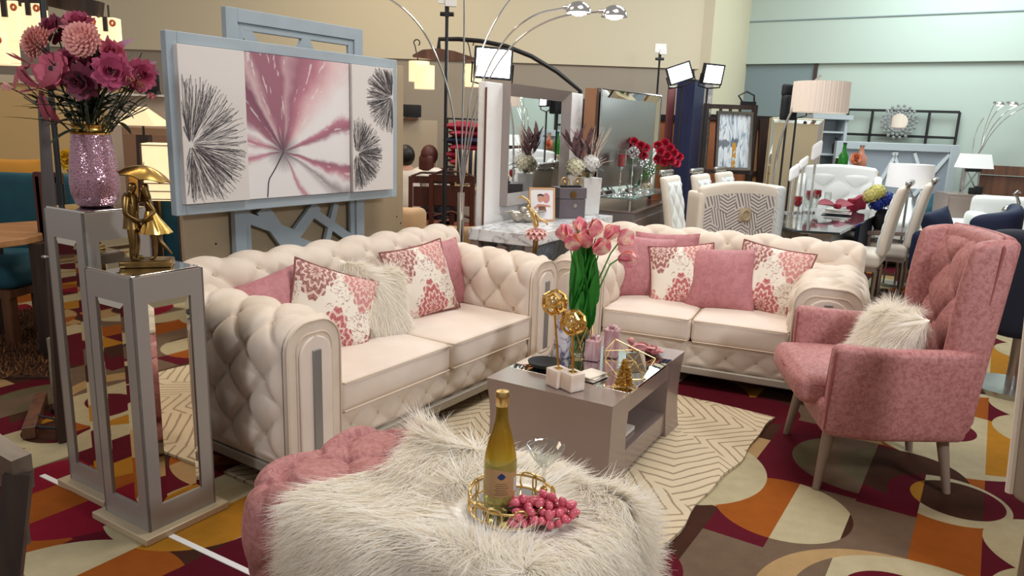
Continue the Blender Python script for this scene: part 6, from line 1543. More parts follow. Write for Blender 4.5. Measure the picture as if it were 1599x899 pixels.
# wide bench chair seen from the back
BY = 5.95; pL_, pR_ = AT(1088, 294, BY), AT(1236, 300, BY); bw = (pR_.x-pL_.x)*.96; bx = (pL_.x+pR_.x)/2; bz = AT(1160, 287, BY).z
t = thing('bench_chair', 'wide dining bench chair with grey fret-patterned back and cream rolled top, behind the loveseat', 'bench', (bx, BY, 0), 12)
m = MB(); m.rbox((0, .05, .62+(bz-.64)/2*0+.12), (bw, .10, bz-.40), .035, 12, fn=lambda Q: Q+np.stack([0*Q[:, 0], -.05*(1-(Q[:, 0]/(bw/2))**2)*0, .05*(1-(Q[:, 0]/(bw/2))**2)*(Q[:, 2] > .8)-.02], 1)); obj('backrest', m, M['ivory'], t, angle=180)
zt_b = .74+(bz-.40)/2-.055
X_ = np.linspace(-bw/2+.035, bw/2-.085, 20); m = MB(); G = np.array([[(x, -.006, .40), (x, -.006, zt_b-.05+.045*(1-(x/(bw/2))**2))] for x in X_]); m.grid(G); G2 = G.copy(); G2[..., 1] = .01; m.grid(G2[::-1]); obj('patterned_panel', m, M['fretfab'], t)
m = MB(); m.rbox((bw/2-.035, .10, .70), (.075, .26, bz-.32), .03, 8, fn=lambda Q: Q); obj('side_wing', m, M['fretfab2'], t, angle=180)
m = MB(); m.rbox((-bw/2+.02, .12, .68), (.06, .24, bz-.40), .025, 8); obj('side_wing', m, M['ivory'], t, angle=180)
m = MB(); m.rbox((0, .36, .42), (bw-.08, .56, .14), .04, 8); obj('seat', m, M['ivory'], t, angle=180)
m = MB(); m.rbox((.02, -.015, .86), (.10, .02, .11), .008, 4); m.tube([(.02+.035*math.cos(a), -.03, .86+.04*math.sin(a)) for a in np.linspace(0, 2*PI, 16, endpoint=False)], .008, 6, closed=True); obj('silver_buckle', m, M['champ'], t)
for x, y in ((-bw/2+.06, .1), (bw/2-.06, .1), (-bw/2+.06, .58), (bw/2-.06, .58)):
    m = MB(); m.cyl((x, y, 0), (x, y, .36), .02, .028, 10); obj('leg', m, M['steel'], t)
th_p = pm(Vector((bx+.60, BY+.42, .60)), 20, 30, 0); pillow('white fur pillow at the right end of the patterned bench chair', M['furbase'], th_p, .40, .28, .14, fur=5000, seed=14)
# upholstered side chairs
def side_chair():
    t = thing('dining_chair', '', 'chair'); 
    def ln(Q): Q = Q.copy(); z = np.clip(Q[:, 2]-.45, 0, 1); Q[:, 1] += .10*z+.16*z**2*.6; return Q
    m = MB(); m.rbox((0, .22, .78), (.48, .07, .62), .03, 12, fn=ln); b = obj('backrest', m, M['ivory'], t, angle=180)
    X = np.linspace(-.21, .21, 40); Z = np.linspace(.50, 1.04, 50); XX, ZZ = np.meshgrid(X, Z, indexing='ij'); h = tuft((XX+.21)/.105, (ZZ-.5)/.11, .022, .014)*smooth((1.04-ZZ)/.03)*smooth((XX+.21)/.03)*smooth((.21-XX)/.03)
    G = ln(np.stack([XX, .184-h, ZZ], -1).reshape(-1, 3)).reshape(40, 50, 3); m = MB(); m.grid(G); obj('tufted_panel', m, M['coolwhite'], t, angle=180)
    m = MB(); m.rbox((0, .36, 1.118), (.36, .05, .055), .02, 6); m.box((0, .35, 1.088), (.08, .03, .03)); obj('top_handle', m, M['steel'], t, bevel=.004)
    m = MB(); m.rbox((0, -.03, .43), (.50, .52, .13), .04, 10, puff=(0, 0, .02)); obj('seat', m, M['ivory'], t, angle=180)
    m = MB(); m.box((0, -.03, .35), (.46, .48, .04)); obj('seat_frame', m, M['taupe'], t)
    for x in (-.2, .2):
        for y in (-.24, .2): m = MB(); m.cyl((x, y, 0), (x, y, .34), .016, .024, 10); obj('leg', m, M['steel'], t)
    return t
ch = side_chair(); ch['group'] = 'cream tufted dining chairs'
def put(o, x, y, rz, label): o.location = (x, y, 0); o.rotation_euler = (0, 0, math.radians(rz)); o['label'] = label
# chairs on the left side of the table look to the right (local -y -> +x)
c1_ = AT(1052, 272, 6.75); put(ch, c1_.x+.29, 6.78, 62, 'cream tufted dining chair nearest the grey sideboard, left of the patterned bench')
dup(ch, (AT(1102, 272, 7.35).x+.24, 7.25, 0), 60, 'middle cream dining chair of the row behind the patterned bench'); dup(ch, (AT(1138, 268, 7.9).x+.24, 7.8, 0), 58, 'farthest cream dining chair of the row behind the patterned bench')
dup(ch, (3.16, 6.80, 0), -122, 'cream dining chair seen from the side, right of the glass table, nearer one'); dup(ch, (3.70, 7.38, 0), -122, 'white-backed dining chair right of the glass table, just beyond the nearer one')
# glass table
TBZ = .76; P5 = [FL(1240, 359, TBZ), FL(1312, 363, TBZ), FL(1378, 331, TBZ), FL(1330, 322, TBZ), FL(1165, 336, TBZ)]
P5 = [(p.x, p.y) for p in P5]; cx_ = sum(p[0] for p in P5)/5; cy_ = sum(p[1] for p in P5)/5; t = thing('dining_table', 'black-edged glass dining table set with red napkins behind the loveseat', 'dining table', (cx_, cy_, 0)); loc5 = [(x-cx_, y-cy_) for x, y in P5]
m = MB(); m.prism(loc5, TBZ-.02, TBZ); obj('tabletop', m, mat('dark_glass_top', S(52, 62, 66), .03, .15, coat=.6), t, bevel=.002)
m = MB(); m.prism([(x*.55, y*.55) for x, y in loc5], .04, TBZ-.05); obj('pedestal', m, M['steel'], t); m = MB(); m.prism([(x*.7, y*.7) for x, y in loc5], 0, .04); obj('base', m, M['steel'], t); m = MB(); m.prism([(x*.8, y*.8) for x, y in loc5], TBZ-.05, TBZ-.0205); obj('apron', m, M['mirror'], t)
e0, e1 = Vector((loc5[1][0], loc5[1][1], 0)), Vector((loc5[2][0], loc5[2][1], 0)); ed_ = (e1-e0); el_ = ed_.length; ed_.normalize(); m = MB(); m.box((el_*.68, .05, .40), (el_*.34, .04, .66), frame(tuple(e0), ed_, Vector((-ed_.y, ed_.x, 0)), (0, 0, 1))); obj('navy_side_panel', m, M['navy_dark'], t)
# tufted wing chair at the far end
t = thing('wing_dining_chair', 'white tufted wing dining chair at the far end of the glass table', 'chair', (AT(1308, 300, 8.1).x, 8.1, 0), -24)
m = MB(); m.rbox((0, .12, .78), (.74, .09, .78), .04, 10, fn=lambda Q: Q+np.stack([0*Q[:, 0], .12*np.clip(Q[:, 2]-.5, 0, 1), .03*(1-(Q[:, 0]/.37)**2)*(Q[:, 2] > .8)], 1)); obj('backrest', m, M['coolwhite'], t, angle=180)
X = np.linspace(-.33, .33, 60); Z = np.linspace(.5, 1.12, 60); XX, ZZ = np.meshgrid(X, Z, indexing='ij'); h = tuft((XX+.33)/.165, (ZZ-.5)/.14, .03, .02)*smooth((1.12-ZZ)/.05); m = MB(); m.grid(np.stack([XX, .085+.12*(ZZ-.5)-h, ZZ], -1)); obj('tufted_panel', m, M['coolwhite'], t, angle=180)
add_buttons(t, [((-.33+i*.165, .082+.12*(j*.14), .5+j*.14), (0, -1, .1)) for i in range(5) for j in range(5) if (i+j) % 2 == 0 and 0 < i < 4], M['button'])
for s_ in (-1, 1): m = MB(); m.rbox((s_*.38, .0, .72), (.08, .30, .74), .035, 8, fn=lambda Q: Q+np.stack([0*Q[:, 0], .14*np.clip(Q[:, 2]-.5, 0, 1), -.10*np.clip(-Q[:, 1]/.15, 0, 1)*(Q[:, 2] > .8)], 1)); obj('wing', m, M['coolwhite'], t, angle=180)
m = MB(); m.rbox((0, -.18, .43), (.70, .56, .15), .05, 8); obj('seat', m, M['coolwhite'], t, angle=180)
for x in (-.3, .3):
    for y in (-.4, .1): m = MB(); m.cyl((x, y, 0), (x, y, .36), .018, .025, 10); obj('leg', m, M['steel'], t)
# settings
def tbl(u, v): return FL(u, v, TBZ+.0005)
p = tbl(1306, 334); t = thing('plate_stack', 'stack of white plates on the glass dining table', 'plates', tuple(p))
for k, r0 in enumerate((.19, .15, .12)): m = MB(); m.lathe([(.001, .004), (r0*.6, .004), (r0, .016), (r0*.98, .02), (r0*.6, .010), (.001, .009)], 4 if k < 2 else 28, m=Matrix.Translation((0, 0, k*.014))@rot('Z', 20)); obj('plate', m, M['plate'], t)
t = thing('napkin', 'folded crimson napkin on the white plates', 'napkin', (p.x, p.y, p.z+.05), 20); m = MB()
for s_ in (-1, 1): blade(m, (0, 0, .01), (s_, .1, .25), (0, -.3, 1), .22, .16, .2, 6, .5, 1.2)
m.rbox((0, 0, .025), (.05, .07, .05), .015, 4); obj('cloth', m, M['red'], t, angle=180)
p2 = tbl(1336, 330); t = thing('napkin', 'crimson napkin standing at the right of the plates', 'napkin', (p2.x, p2.y, p2.z), 10); m = MB(); m.rbox((0, 0, .075), (.20, .06, .15), .02, 8, fn=lambda Q: Q+np.stack([0*Q[:, 0], .02*np.sin(Q[:, 0]*30), .02*np.sin(Q[:, 0]*22)], 1)); obj('cloth', m, M['red'], t, angle=180)
def goblet(label, u, v, h, mt, grp, s=1):
    p = tbl(u, v); t = thing('goblet', label, 'glass', tuple(p), group=grp); m = MB(); m.lathe([(.033*s, .001), (.008, .006), (.005, .02), (.005, h*.42), (.02*s, h*.5), (.036*s, h*.68), (.032*s, h), (.030*s, h), (.034*s, h*.68), (.018*s, h*.53), (.001, h*.5)], 20); obj('stem', m, M['glass'], t)
    if mt: m = MB(); m.lathe([(.001, h*.505), (.0185*s, h*.54), (.0335*s, h*.69), (.031*s, h*.96)], 20); obj('bowl', m, mt, t)
for a in (('clear goblet standing leftmost at the front of the glass table', 1259, 344, .22, None), ('clear goblet next to the front left one on the glass table', 1268, 347, .24, None), ('small clear goblet in front of the white plates', 1290, 330, .19, None)): goblet(*a, 'clear goblets')
for a in (('red goblet left of the clear goblets on the glass table', 1243, 340, .20), ('red goblet just behind the two front clear goblets', 1262, 330, .21), ('red goblet beside the small table lamps', 1274, 326, .20)): goblet(a[0], *a[1:], M['redglass'], 'red goblets', 1.15)
def mini_lamp(label, u, vt, vb, y, w):
    p = AT(u, vb, y); zb = TBZ+.0005; t = thing('table_lamp', label, 'lamp', (p.x, y, zb)); z0 = AT(u, vb, y).z-zb; z1 = AT(u, vt, y).z-zb; ww = SZ(w, y)
    m = MB(); m.cyl((0, 0, 0), (0, 0, .015), .05, n=18); m.cyl((0, 0, .015), (0, 0, z0), .012, n=10); obj('base', m, M['chrome'], t); m = MB(); m.rbox((0, 0, (z0+z1)/2), (ww, ww*.55, z1-z0), .03, 8, fn=lambda Q: Q+np.stack([0*Q[:, 0], 0*Q[:, 0], .03*np.sin(Q[:, 0]/ww*2.4)], 1)); obj('lamp_shade', m, M['shade'], t, angle=60)
mini_lamp('tallest small table lamp with a curved white shade, right one of three', 1274, 222, 247, 7.3, 15); mini_lamp('middle small table lamp with a curved white shade on the dining table', 1254, 246, 262, 7.25, 14); mini_lamp('lowest small table lamp with a curved white shade, left one of three', 1239, 258, 280, 7.2, 15)
# big pleated drum shade on a thin arc
y = 7.3; p, q = AT(1240, 150, y), AT(1323, 150, y); t = thing('arc_floor_lamp', 'arc floor lamp with a large pleated drum shade over the dining table', 'floor lamp', (AT(1203, 300, y).x, y, 0)); b = Vector((AT(1203, 300, y).x, y, 0))
P = [tuple(AT(u, v, y)-b) for u, v in ((1203, 305), (1207, 280), (1216, 225), (1232, 180), (1252, 145), (1282, 118))]; P = [(0, 0, .03)]+P; m = MB(); Q = np.array(P)
for _ in range(2): Q = np.concatenate([Q[:1]]+[np.stack([Q[k]*.75+Q[k+1]*.25, Q[k]*.25+Q[k+1]*.75]) for k in range(len(Q)-1)]+[Q[-1:]])
m.tube(Q, .012, 8); obj('arm', m, M['steel'], t); m = MB(); m.cyl((0, 0, 0), (0, 0, .035), .16, n=28); obj('base', m, M['steel'], t)
zc = AT(1282, 128, y).z, AT(1282, 176, y).z; R0 = (q.x-p.x)/2; cx2 = (p.x+q.x)/2-b.x; th_ = np.linspace(0, 2*PI, 193); rr = R0*(1+.012*np.sin(th_*64)+.006*np.sin(th_*37)); m = MB(); m.grid(np.stack([np.stack([cx2+rr*np.cos(th_), rr*np.sin(th_), zc[0]+0*th_], 1), np.stack([cx2+rr*1.02*np.cos(th_), rr*1.02*np.sin(th_), zc[1]+0*th_], 1)], 1)); obj('drum_shade', m, mat('pleated_taupe_shade', S(226, 208, 192), .8, emit=.12, emitcol=(1, .92, .84, 1)), t, angle=180)
m = MB(); m.cyl((cx2, 0, zc[1]+.012), (cx2, 0, zc[1]+.02), R0*.97, n=48); obj('diffuser', m, M['shade'], t)
M['camera'] = mat('matte_black', S(20, 20, 24), .6)
p = AT(1232, 168, 8.15); t = thing('light_ballast', 'black lighting unit hanging behind the thin lamp arc', 'light panel', (p.x, 8.15, p.z)); m = MB(); m.rbox((0, 0, 0), (.16, .10, .26), .02, 6); obj('housing', m, M['camera'], t); m = MB(); m.rbox((-.04, 0, .18), (.10, .08, .12), .02, 6); obj('bracket', m, M['camera'], t); m = MB(); m.cyl((0, .03, -.12), (0, .03, -p.z+.01), .012, n=8); obj('pole', m, M['camera'], t)

# ================================================================== bedroom display at the right
wn = Vector((-(pE-pR).normalized().y, (pE-pR).normalized().x, 0)); wdir = (pE-pR).normalized()
def on_wall(u, v, off): return ONP(u, v, tuple(pR-wn*off), tuple(wn))
def wall_m(c): return frame(tuple(c), wdir, wn, (0, 0, 1))
c0 = on_wall(1321, 171, .09); cA = [on_wall(*p, .09) for p in ((1321, 171), (1496, 165), (1491, 222), (1318, 222))]; o_ = cA[3]; wl = (cA[2]-cA[3]).length; hl = cA[0].z-cA[3].z
t = thing('metal_wall_frame', 'black rectangular metal wall frame above the bed headboard', 'wall frame', m=wall_m(o_)); m = MB()
for x in (0, wl*.233, wl*.745, wl): m.box((x, 0, hl/2-.1), (.035, .03, hl+.2))
for z in (hl, hl*.26): m.box((wl/2, 0, z), (wl, .03, .035))
obj('bars', m, M['black'], t)
cm = on_wall(1404, 190, .16); rm = SZ(25, cm.y); t = thing('sunburst_mirror', 'round silver sunburst mirror with faceted rim on the black metal frame', 'mirror', m=wall_m(cm)); m = MB(); m.cyl((0, 0, 0), (0, -.02, 0), rm*.5, n=28); obj('mirror_glass', m, M['mirror'], t); m = MB(); r = random.Random(4)
for k in range(54):
    a = k*2*PI/18+(k//18)*.17; rr = rm*(.58+.19*(k//18)); s_ = rm*.11; m.ball((rr*math.cos(a), -.02, rr*math.sin(a)), (s_, .02, s_), 5)
obj('faceted_rim', m, M['chromeball'], t, angle=1)
# bed
yb_ = 10.15; h0, h1 = AT(1309, 224, yb_), AT(1506, 223, yb_-.2); bwid = h1.x-h0.x; hz = (h0.z+h1.z)/2
M['bedgrey'] = mat('pale_grey_paint', S(176, 184, 190), .4); M['bedpanel'] = mat('grey_upholstered_panel', S(146, 154, 164), .6)
t = thing('bed', 'bed with a pale grey headboard of crossed diagonal mouldings and white bedding', 'bed', ((h0.x+h1.x)/2, yb_, 0), -6)
m = MB(); m.box((0, .03, hz/2), (bwid-.16, .05, hz-.1)); obj('headboard_panel', m, M['bedpanel'], t); m = MB(); f = .10
for s_ in (-1, 1): m.box((s_*(bwid/2-f/2), .01, hz/2), (f, .10, hz))
m.box((0, .01, hz-.05), (bwid-2*f, .10, .10)); obj('headboard_frame', m, M['bedgrey'], t, bevel=.006); m = MB(); iw = bwid/2-f
for (xa_, za_, xb_, zb2) in ((-iw, hz-.12, -iw*.45, .5), (-iw*.45, .55, -iw*.05+.05, hz-.12), (-iw*.05, hz-.12, iw*.5, .5), (iw*.35, hz-.12, iw, .3), (iw*.45, .75, iw, hz-.12), (-iw, .6, -iw*.62, hz-.12)):
    d = Vector((xb_-xa_, 0, zb2-za_)); L_ = d.length; d.normalize(); m.box((0, 0, 0), (L_, .035, .04), frame(((xa_+xb_)/2, -.005, (za_+zb2)/2), d, (0, 1, 0), Vector((-d.z, 0, d.x))))
obj('diagonal_moulding', m, mat('pale_moulding', S(206, 212, 216), .4), t)
m = MB(); m.rbox((0, -.80, .30), (bwid-.1, 1.5, .34), .05, 8); obj('mattress', m, M['white'], t, angle=180); m = MB(); m.rbox((0, -.98, .50), (bwid-.04, 1.15, .14), .06, 8); obj('duvet', m, M['coolwhite'], t, angle=180)
for i, (x, mt, z, lb, y2) in enumerate(((-.42, 'teal', .66, 'teal pillow on the left of the bed', -.32), (.52, 'teal', .68, 'teal pillow on the right of the bed', -.35), (-.1, 'coolwhite', .62, 'white pillow in the middle of the bed', -.45))):
    q = t.matrix_basis@Vector((x, y2, z)); q = Matrix.Translation(t.location)@rot('Z', -6)@Vector((x, y2, z)); pillow(lb, M[mt], pm(q, -6, 35, 0), .5, .32, .14, seed=20+i)
# bedside tables and lamp
def chest(label, x, y, rz, w, d, h, mt, nd=2, nm='nightstand', cat='nightstand'):
    t = thing(nm, label, cat, (x, y, 0), rz); m = MB(); m.box((0, 0, h/2), (w, d, h)); obj('body', m, mt, t, bevel=.004)
    for k in range(nd):
        m = MB(); hh_ = (h-.08)/nd; m.box((0, -d/2-.006, .05+hh_*(k+.5)), (w-.05, .014, hh_-.02)); dr = obj('drawer', m, mt, t, bevel=.003); m = MB(); m.rbox((0, -d/2-.022, .05+hh_*(k+.5)), (.10, .016, .014), .004, 2); obj('handle', m, M['steel'], dr)
    return t
p = AT(1516, 303, 9.2); chest('grey nightstand right of the bed, under the white lamp', p.x, 9.35, -8, .52, .42, p.z, M['taupe'], 2)
nsz = p.z+.0005
b = Vector((AT(1514, 300, 9.3).x, 9.3, nsz)); t = thing('table_lamp', 'bedside lamp with a white tapered shade and crossed metal legs', 'lamp', tuple(b)); za, zb2 = AT(1514, 240, 9.3).z-nsz, AT(1514, 262, 9.3).z-nsz; w1, w2 = SZ(32, 9.3)/2, SZ(41, 9.3)/2
m = MB(); m.lathe([(w2, zb2), (w1, za), (w1*.98, za), (w2*.98, zb2+.002)], 4, m=rot('Z', 45)@Matrix.Scale(1.25, 4, (0, 0, 0)) if False else rot('Z', 45)); m2 = MB(); m2.lathe([(w2*1.35, zb2), (w1*1.35, za)], 4, m=rot('Z', 45)); obj('lamp_shade', m2, M['shade'], t, angle=20)
m = MB()
for s_ in (-1, 1): m.cyl((s_*.10, 0, .002), (s_*.07, 0, zb2+.02), .010, n=8); m.cyl((s_*.10, .01, .01), (-s_*.07, .01, zb2-.03), .007, n=8)
obj('crossed_legs', m, M['steel'], t); m = MB(); m.box((0, 0, zb2-.02), (.18, .05, .05)); obj('socket_bar', m, M['black'], t)
for k, (u, lb) in enumerate(((1519, 'small dark box on the nightstand, left one'), (1528, 'small dark box on the nightstand, right one'))): q = AT(u, 296, 9.2); m = MB(); m.rbox((0, 0, .05), (.08, .06, .10 - .02*(1-k)), .01, 4); solo('jewel_box', lb, 'box', m, M['soil'], (q.x, 9.2, nsz+.0 if k else nsz-.01+.0), 0)
# console with bottles left of the bed
p0_, p1_ = AT(1284, 264, 9.0), AT(1362, 266, 9.0); czt = p0_.z; t = thing('vanity_console', 'light wood console carrying the green and amber bottles before the bed', 'console table', ((p0_.x+p1_.x)/2, 9.0, 0)); wv = p1_.x-p0_.x
m = MB(); m.box((0, 0, czt-.05), (wv, .40, .10)); obj('top', m, M['champ'], t, bevel=.004)
for sx in (-1, 1): m = MB(); m.box((sx*(wv/2-.04), 0, (czt-.1)/2), (.06, .36, czt-.1)); obj('leg', m, M['champ'], t)
m = MB(); m.box((0, -.16, czt-.16), (wv-.14, .03, .12)); obj('apron', m, M['steel'], t)
czt += .0005
def bottle(label, u, y, z, h, r, mt, capm=None):
    p = AT(u, 255, y); t = thing('bottle', label, 'bottle', (p.x, y, z)); m = MB(); m.lathe([(.001, .002), (r*.9, 0), (r, .01), (r, h*.55), (r*.45, h*.72), (r*.35, h*.93), (r*.35, h)], 18, caps=False); obj('body', m, mt, t); m = MB(); m.cyl((0, 0, h), (0, 0, h*1.06), r*.4, n=12); obj('cap', m, capm or M['black'], t)
bottle('green glass bottle on the light wood console', 1316, 8.95, czt, .30, .055, mat('green_glass', S(40, 130, 44), .08, trans=.3)); bottle('amber bottle with a silver cap on the light wood console', 1343, 8.95, czt, .28, .07, mat('amber_glass', S(206, 140, 116), .15, trans=.2), M['steel'])
q = AT(1307, 258, 9.05); m = MB(); m.box((0, 0, .07), (.07, .02, .14)); solo('picture_frame', 'small silver picture frame left of the green bottle', 'picture frame', m, M['steel'], (q.x, 9.05, czt), bevel=.004)
q = Vector((AT(1333, 262, 8.9).x, 8.9, czt)); t = thing('flower_pot', 'small pot for the orange flower between the bottles', 'pot', tuple(q)); m = MB(); m.lathe([(.03, 0), (.045, .05), (.04, .05), (.028, .01)], 16, caps=False); obj('pot', m, M['plaster'], t)
flower('orange flower between the green and amber bottles', 'flower', (q.x, q.y, q.z+.02), (q.x, q.y-.02, q.z+.14), (.1, -1, .4), MUM, fmat('orange', S(216, 128, 92)), 1.3, leaves=2)
# shelf cabinet behind the floor mirror
p, q = AT(1284, 186, 10.5), AT(1312, 184, 10.5); t = thing('shelf_cabinet', 'blue-grey open shelf cabinet between the floor mirror and the bed', 'cabinet', ((p.x+q.x)/2-.05, 10.5, 0)); w = q.x-p.x+.2; m = MB(); m.box((0, .16, p.z/2), (w, .03, p.z))
for sx in (-1, 1): m.box((sx*(w/2-.02), 0, p.z/2), (.04, .32, p.z))
m.box((0, 0, p.z+.03), (w+.10, .38, .06)); obj('carcass', m, M['bedgrey'], t); m = MB()
for z in (.5, .9, 1.25, 1.55): m.box((0, 0, z), (w-.08, .30, .025))
obj('shelf', m, M['bedgrey'], t)
for k, (z, lb) in enumerate(((1.2625, 'dark bottle on the upper shelf of the blue-grey cabinet'), (.9125, 'dark bottle on the lower shelf of the blue-grey cabinet'))): q2 = t.location; m = MB(); m.lathe([(.04, 0), (.042, .12), (.016, .17), (.016, .22)], 14, caps=True); solo('bottle', lb, 'bottle', m, M['soil'], (q2.x+.12, 10.42, z))
# white drum lamp in front of the bed, flowers, spray bottle
y = 7.6; p = AT(1418, 300, y); t = thing('table_lamp', 'large white drum lampshade on a slim metal stand in front of the bed', 'lamp', (p.x, y, 0)); z1, z0 = AT(1418, 256, y).z, AT(1418, 292, y).z; R0 = SZ(64, y)/2; m = MB(); m.lathe([(R0*1.05, z0), (R0, z1), (R0*.985, z1), (R0*1.035, z0)], 40); obj('drum_shade', m, M['shade'], t, angle=40); m = MB(); m.cyl((0, 0, 0), (0, 0, .03), .13, n=24); m.cyl((0, 0, .03), (0, 0, z1-.05), .012, n=10); m.tube([(-.12, 0, .03), (-.10, 0, z0-.2), (0, 0, z0+.02)], .008, 6); m.tube([(.12, 0, .03), (.10, 0, z0-.2), (0, 0, z0+.02)], .008, 6); obj('stand', m, M['steel'], t); m = MB(); m.ball((0, 0, (z0+z1)/2), .05, 12); obj('bulb', m, M['bulb'], t)
fz = Vector((AT(1377, 330, 7.3).x, 7.3, 0))
t = thing('side_table', 'low grey table carrying the blue and yellow flowers and spray bottle', 'side table', (fz.x+.12, 7.35, 0)); m = MB(); m.box((0, 0, .60), (.62, .42, .04)); obj('tabletop', m, M['taupe'], t, bevel=.004)
for sx in (-1, 1):
    for sy in (-1, 1): m = MB(); m.cyl((sx*.27, sy*.17, 0), (sx*.27, sy*.17, .58), .02, n=10); obj('leg', m, M['taupe'], t)
vb = Vector((fz.x, 7.3, .6205)); t = thing('flower_vase', 'dark vase holding the blue and yellow hydrangeas', 'vase', tuple(vb)); m = MB(); m.lathe([(.05, 0), (.075, .06), (.06, .14), (.045, .18), (.05, .2)], 20, caps=True); obj('body', m, M['soil'], t)
for lb, u, v, cc in (('blue hydrangea, left one under the white drum lamp', 1370, 318, ('royal', S(28, 52, 150))), ('blue hydrangea, right one under the white drum lamp', 1384, 312, ('royal', S(28, 52, 150))), ('yellow hydrangea above the blue ones', 1370, 300, ('lemon', S(226, 220, 130))), ('second yellow hydrangea beside the blue ones', 1361, 306, ('lemon2', S(218, 208, 124)))): hydrangea(lb, vb+Vector((0, 0, .19)), u, v, -.05, fmat(*cc), .075, n=44)
q = Vector((AT(1396, 335, 7.15).x, 7.2, .6205)); t = thing('spray_bottle', 'blue spray bottle with a white trigger on the low grey table', 'bottle', tuple(q)); m = MB(); m.lathe([(.001, 0), (.045, .002), (.048, .02), (.048, .12), (.02, .17), (.016, .19)], 18); obj('body', m, mat('blue_plastic', S(40, 56, 180), .25), t); m = MB(); m.cyl((0, 0, .19), (0, 0, .215), .018, n=10); m.rbox((-.015, 0, .235), (.08, .025, .035), .008, 4); m.box((-.035, 0, .205), (.012, .014, .04)); obj('trigger', m, M['white'], t); m = MB(); m.lathe([(.0485, .05), (.0485, .10)], 18); obj('label_patch', m, M['bedgrey'], t)
# navy lounge chair seen from behind, white sofa, far arc lamp
y = 6.4; p0_, p1_ = AT(1468, 346, y+.3), AT(1582, 320, y); t = thing('navy_armchair', 'navy velvet curved-back lounge chair behind the pink armchair', 'armchair', ((p0_.x+p1_.x)/2+.14, y+.32, 0), 20); wv = (p1_.x-p0_.x)*1.05
def nb(Q): Q = Q.copy(); k = (Q[:, 0]/wv*2); Q[:, 1] += .30*k**2*.6; Q[:, 2] += .06*k*(Q[:, 2] > .5)-.03*(Q[:, 2] > .5); return Q
m = MB(); m.rbox((0, -.30, .56), (wv, .16, .80), .07, 14, fn=nb); obj('backrest', m, M['navy'], t, angle=180); m = MB(); m.rbox((0, .10, .36), (wv*.86, .7, .22), .08, 10); obj('seat', m, M['navy'], t, angle=180)
for sx in (-1, 1): m = MB(); m.rbox((sx*wv*.46, .12, .45), (.14, .7, .40), .06, 8); obj('armrest', m, M['navy'], t, angle=180)
for sx in (-1, 1):
    for sy in (-.25, .35): m = MB(); m.cyl((sx*wv*.36, sy, 0), (sx*wv*.36, sy, .27), .018, .026, 10); obj('leg', m, M['steel'], t)
q = AT(1485, 318, 7.4); pillow('navy pillow beyond the navy lounge chair', M['navy'], pm(Vector((q.x, 7.55, .62)), 15, 20, 12), .40, .40, .14, seed=30)
def box_sofa(label, x, y, rz, L_, mt, za=.62, zb=.80, nm='sofa', D=.85):
    t = thing(nm, label, 'sofa', (x, y, 0), rz); m = MB(); m.rbox((0, .06, .25), (L_-.3, D-.12, .34), .05, 8); obj('base', m, mt, t, angle=180)
    for sx in (-1, 1): m = MB(); m.rbox((sx*(L_/2-.1), .0, za/2+.03), (.20, D, za-.06), .07, 8); obj('armrest', m, mt, t, angle=180)
    m = MB(); m.rbox((0, D/2-.10, zb/2+.05), (L_-.1, .20, zb-.1), .07, 8); obj('backrest', m, mt, t, angle=180); m = MB(); m.rbox((0, -.06, .44), (L_-.42, D-.26, .14), .05, 8); obj('seat_cushion', m, mt, t, angle=180)
    for sx in (-1, 1):
        for sy in (-1, 1): m = MB(); m.cyl((sx*(L_/2-.12), sy*(D/2-.1), 0), (sx*(L_/2-.12), sy*(D/2-.1), .09), .03, n=10); obj('foot', m, M['dark'], t)
    return t
q = AT(1570, 300, 8.2); box_sofa('white boxy sofa at the right edge, right of the nightstand', q.x+.42, 8.1, -18, 1.4, M['coolwhite'], .72, .9)
q2 = AT(1484, 330, 8.1); box_sofa('cream low sofa between the navy lounge chair and the nightstand', q2.x+.05, 7.75, -10, .9, M['ivory'], .55, .62, 'sofa', .7)
q = AT(1566, 268, 8.3); t = thing('swan_figurine', 'silver swan-necked figurine on the arm of the white boxy sofa', 'figurine', (q.x-.02, 8.05, .722)); m = MB(); m.ball((0, 0, .06), (.08, .05, .06), 14); m.tube([(.05, 0, .07), (.09, 0, .14), (.06, 0, .20), (.02, 0, .24), (.06, 0, .27), (.09, 0, .25)], [.026, .02, .016, .015, .016, .006], 8); obj('body', m, M['steel'], t, angle=180)
p0_, p1_ = AT(1532, 262, 10.0), AT(1610, 258, 9.7); x_v = p1_-p0_; x_v.z = 0; L_ = x_v.length; x_v.normalize(); m = MB(); m.box((L_/2, 0, p0_.z-.02), (L_, .03, .12)); m.box((L_/2, .04, p0_.z/2-.04), (L_, .03, p0_.z-.1)); solo('brown_rail', 'brown wooden rail board along the wall behind the white boxy sofa', 'board', m, M['walnut'], m=frame((p0_.x, p0_.y, 0), x_v, Vector((-x_v.y, x_v.x, 0)), (0, 0, 1)))
b3 = AT(1524, 262, 9.6)
arc_lamp('far five-arm chrome arc floor lamp right of the bed', (b3.x, 9.85), 9.85, (1528, 262), [[(1530, 240, 0), (1536, 205, 0), (1545, 178, 0), (1554, 160, 0)], [(1530, 240, 0), (1540, 200, 0), (1556, 172, 0), (1575, 160, 0)], [(1530, 240, 0), (1544, 205, 0), (1568, 175, 0), (1600, 160, 0)], [(1530, 240, 0), (1546, 210, 0), (1572, 182, 0), (1602, 166, 0)], [(1519, 238, 0), (1521, 215, 0), (1528, 196, 0), (1536, 184, 0)]], [1, 1, 0, 0, 0], .010, .065)
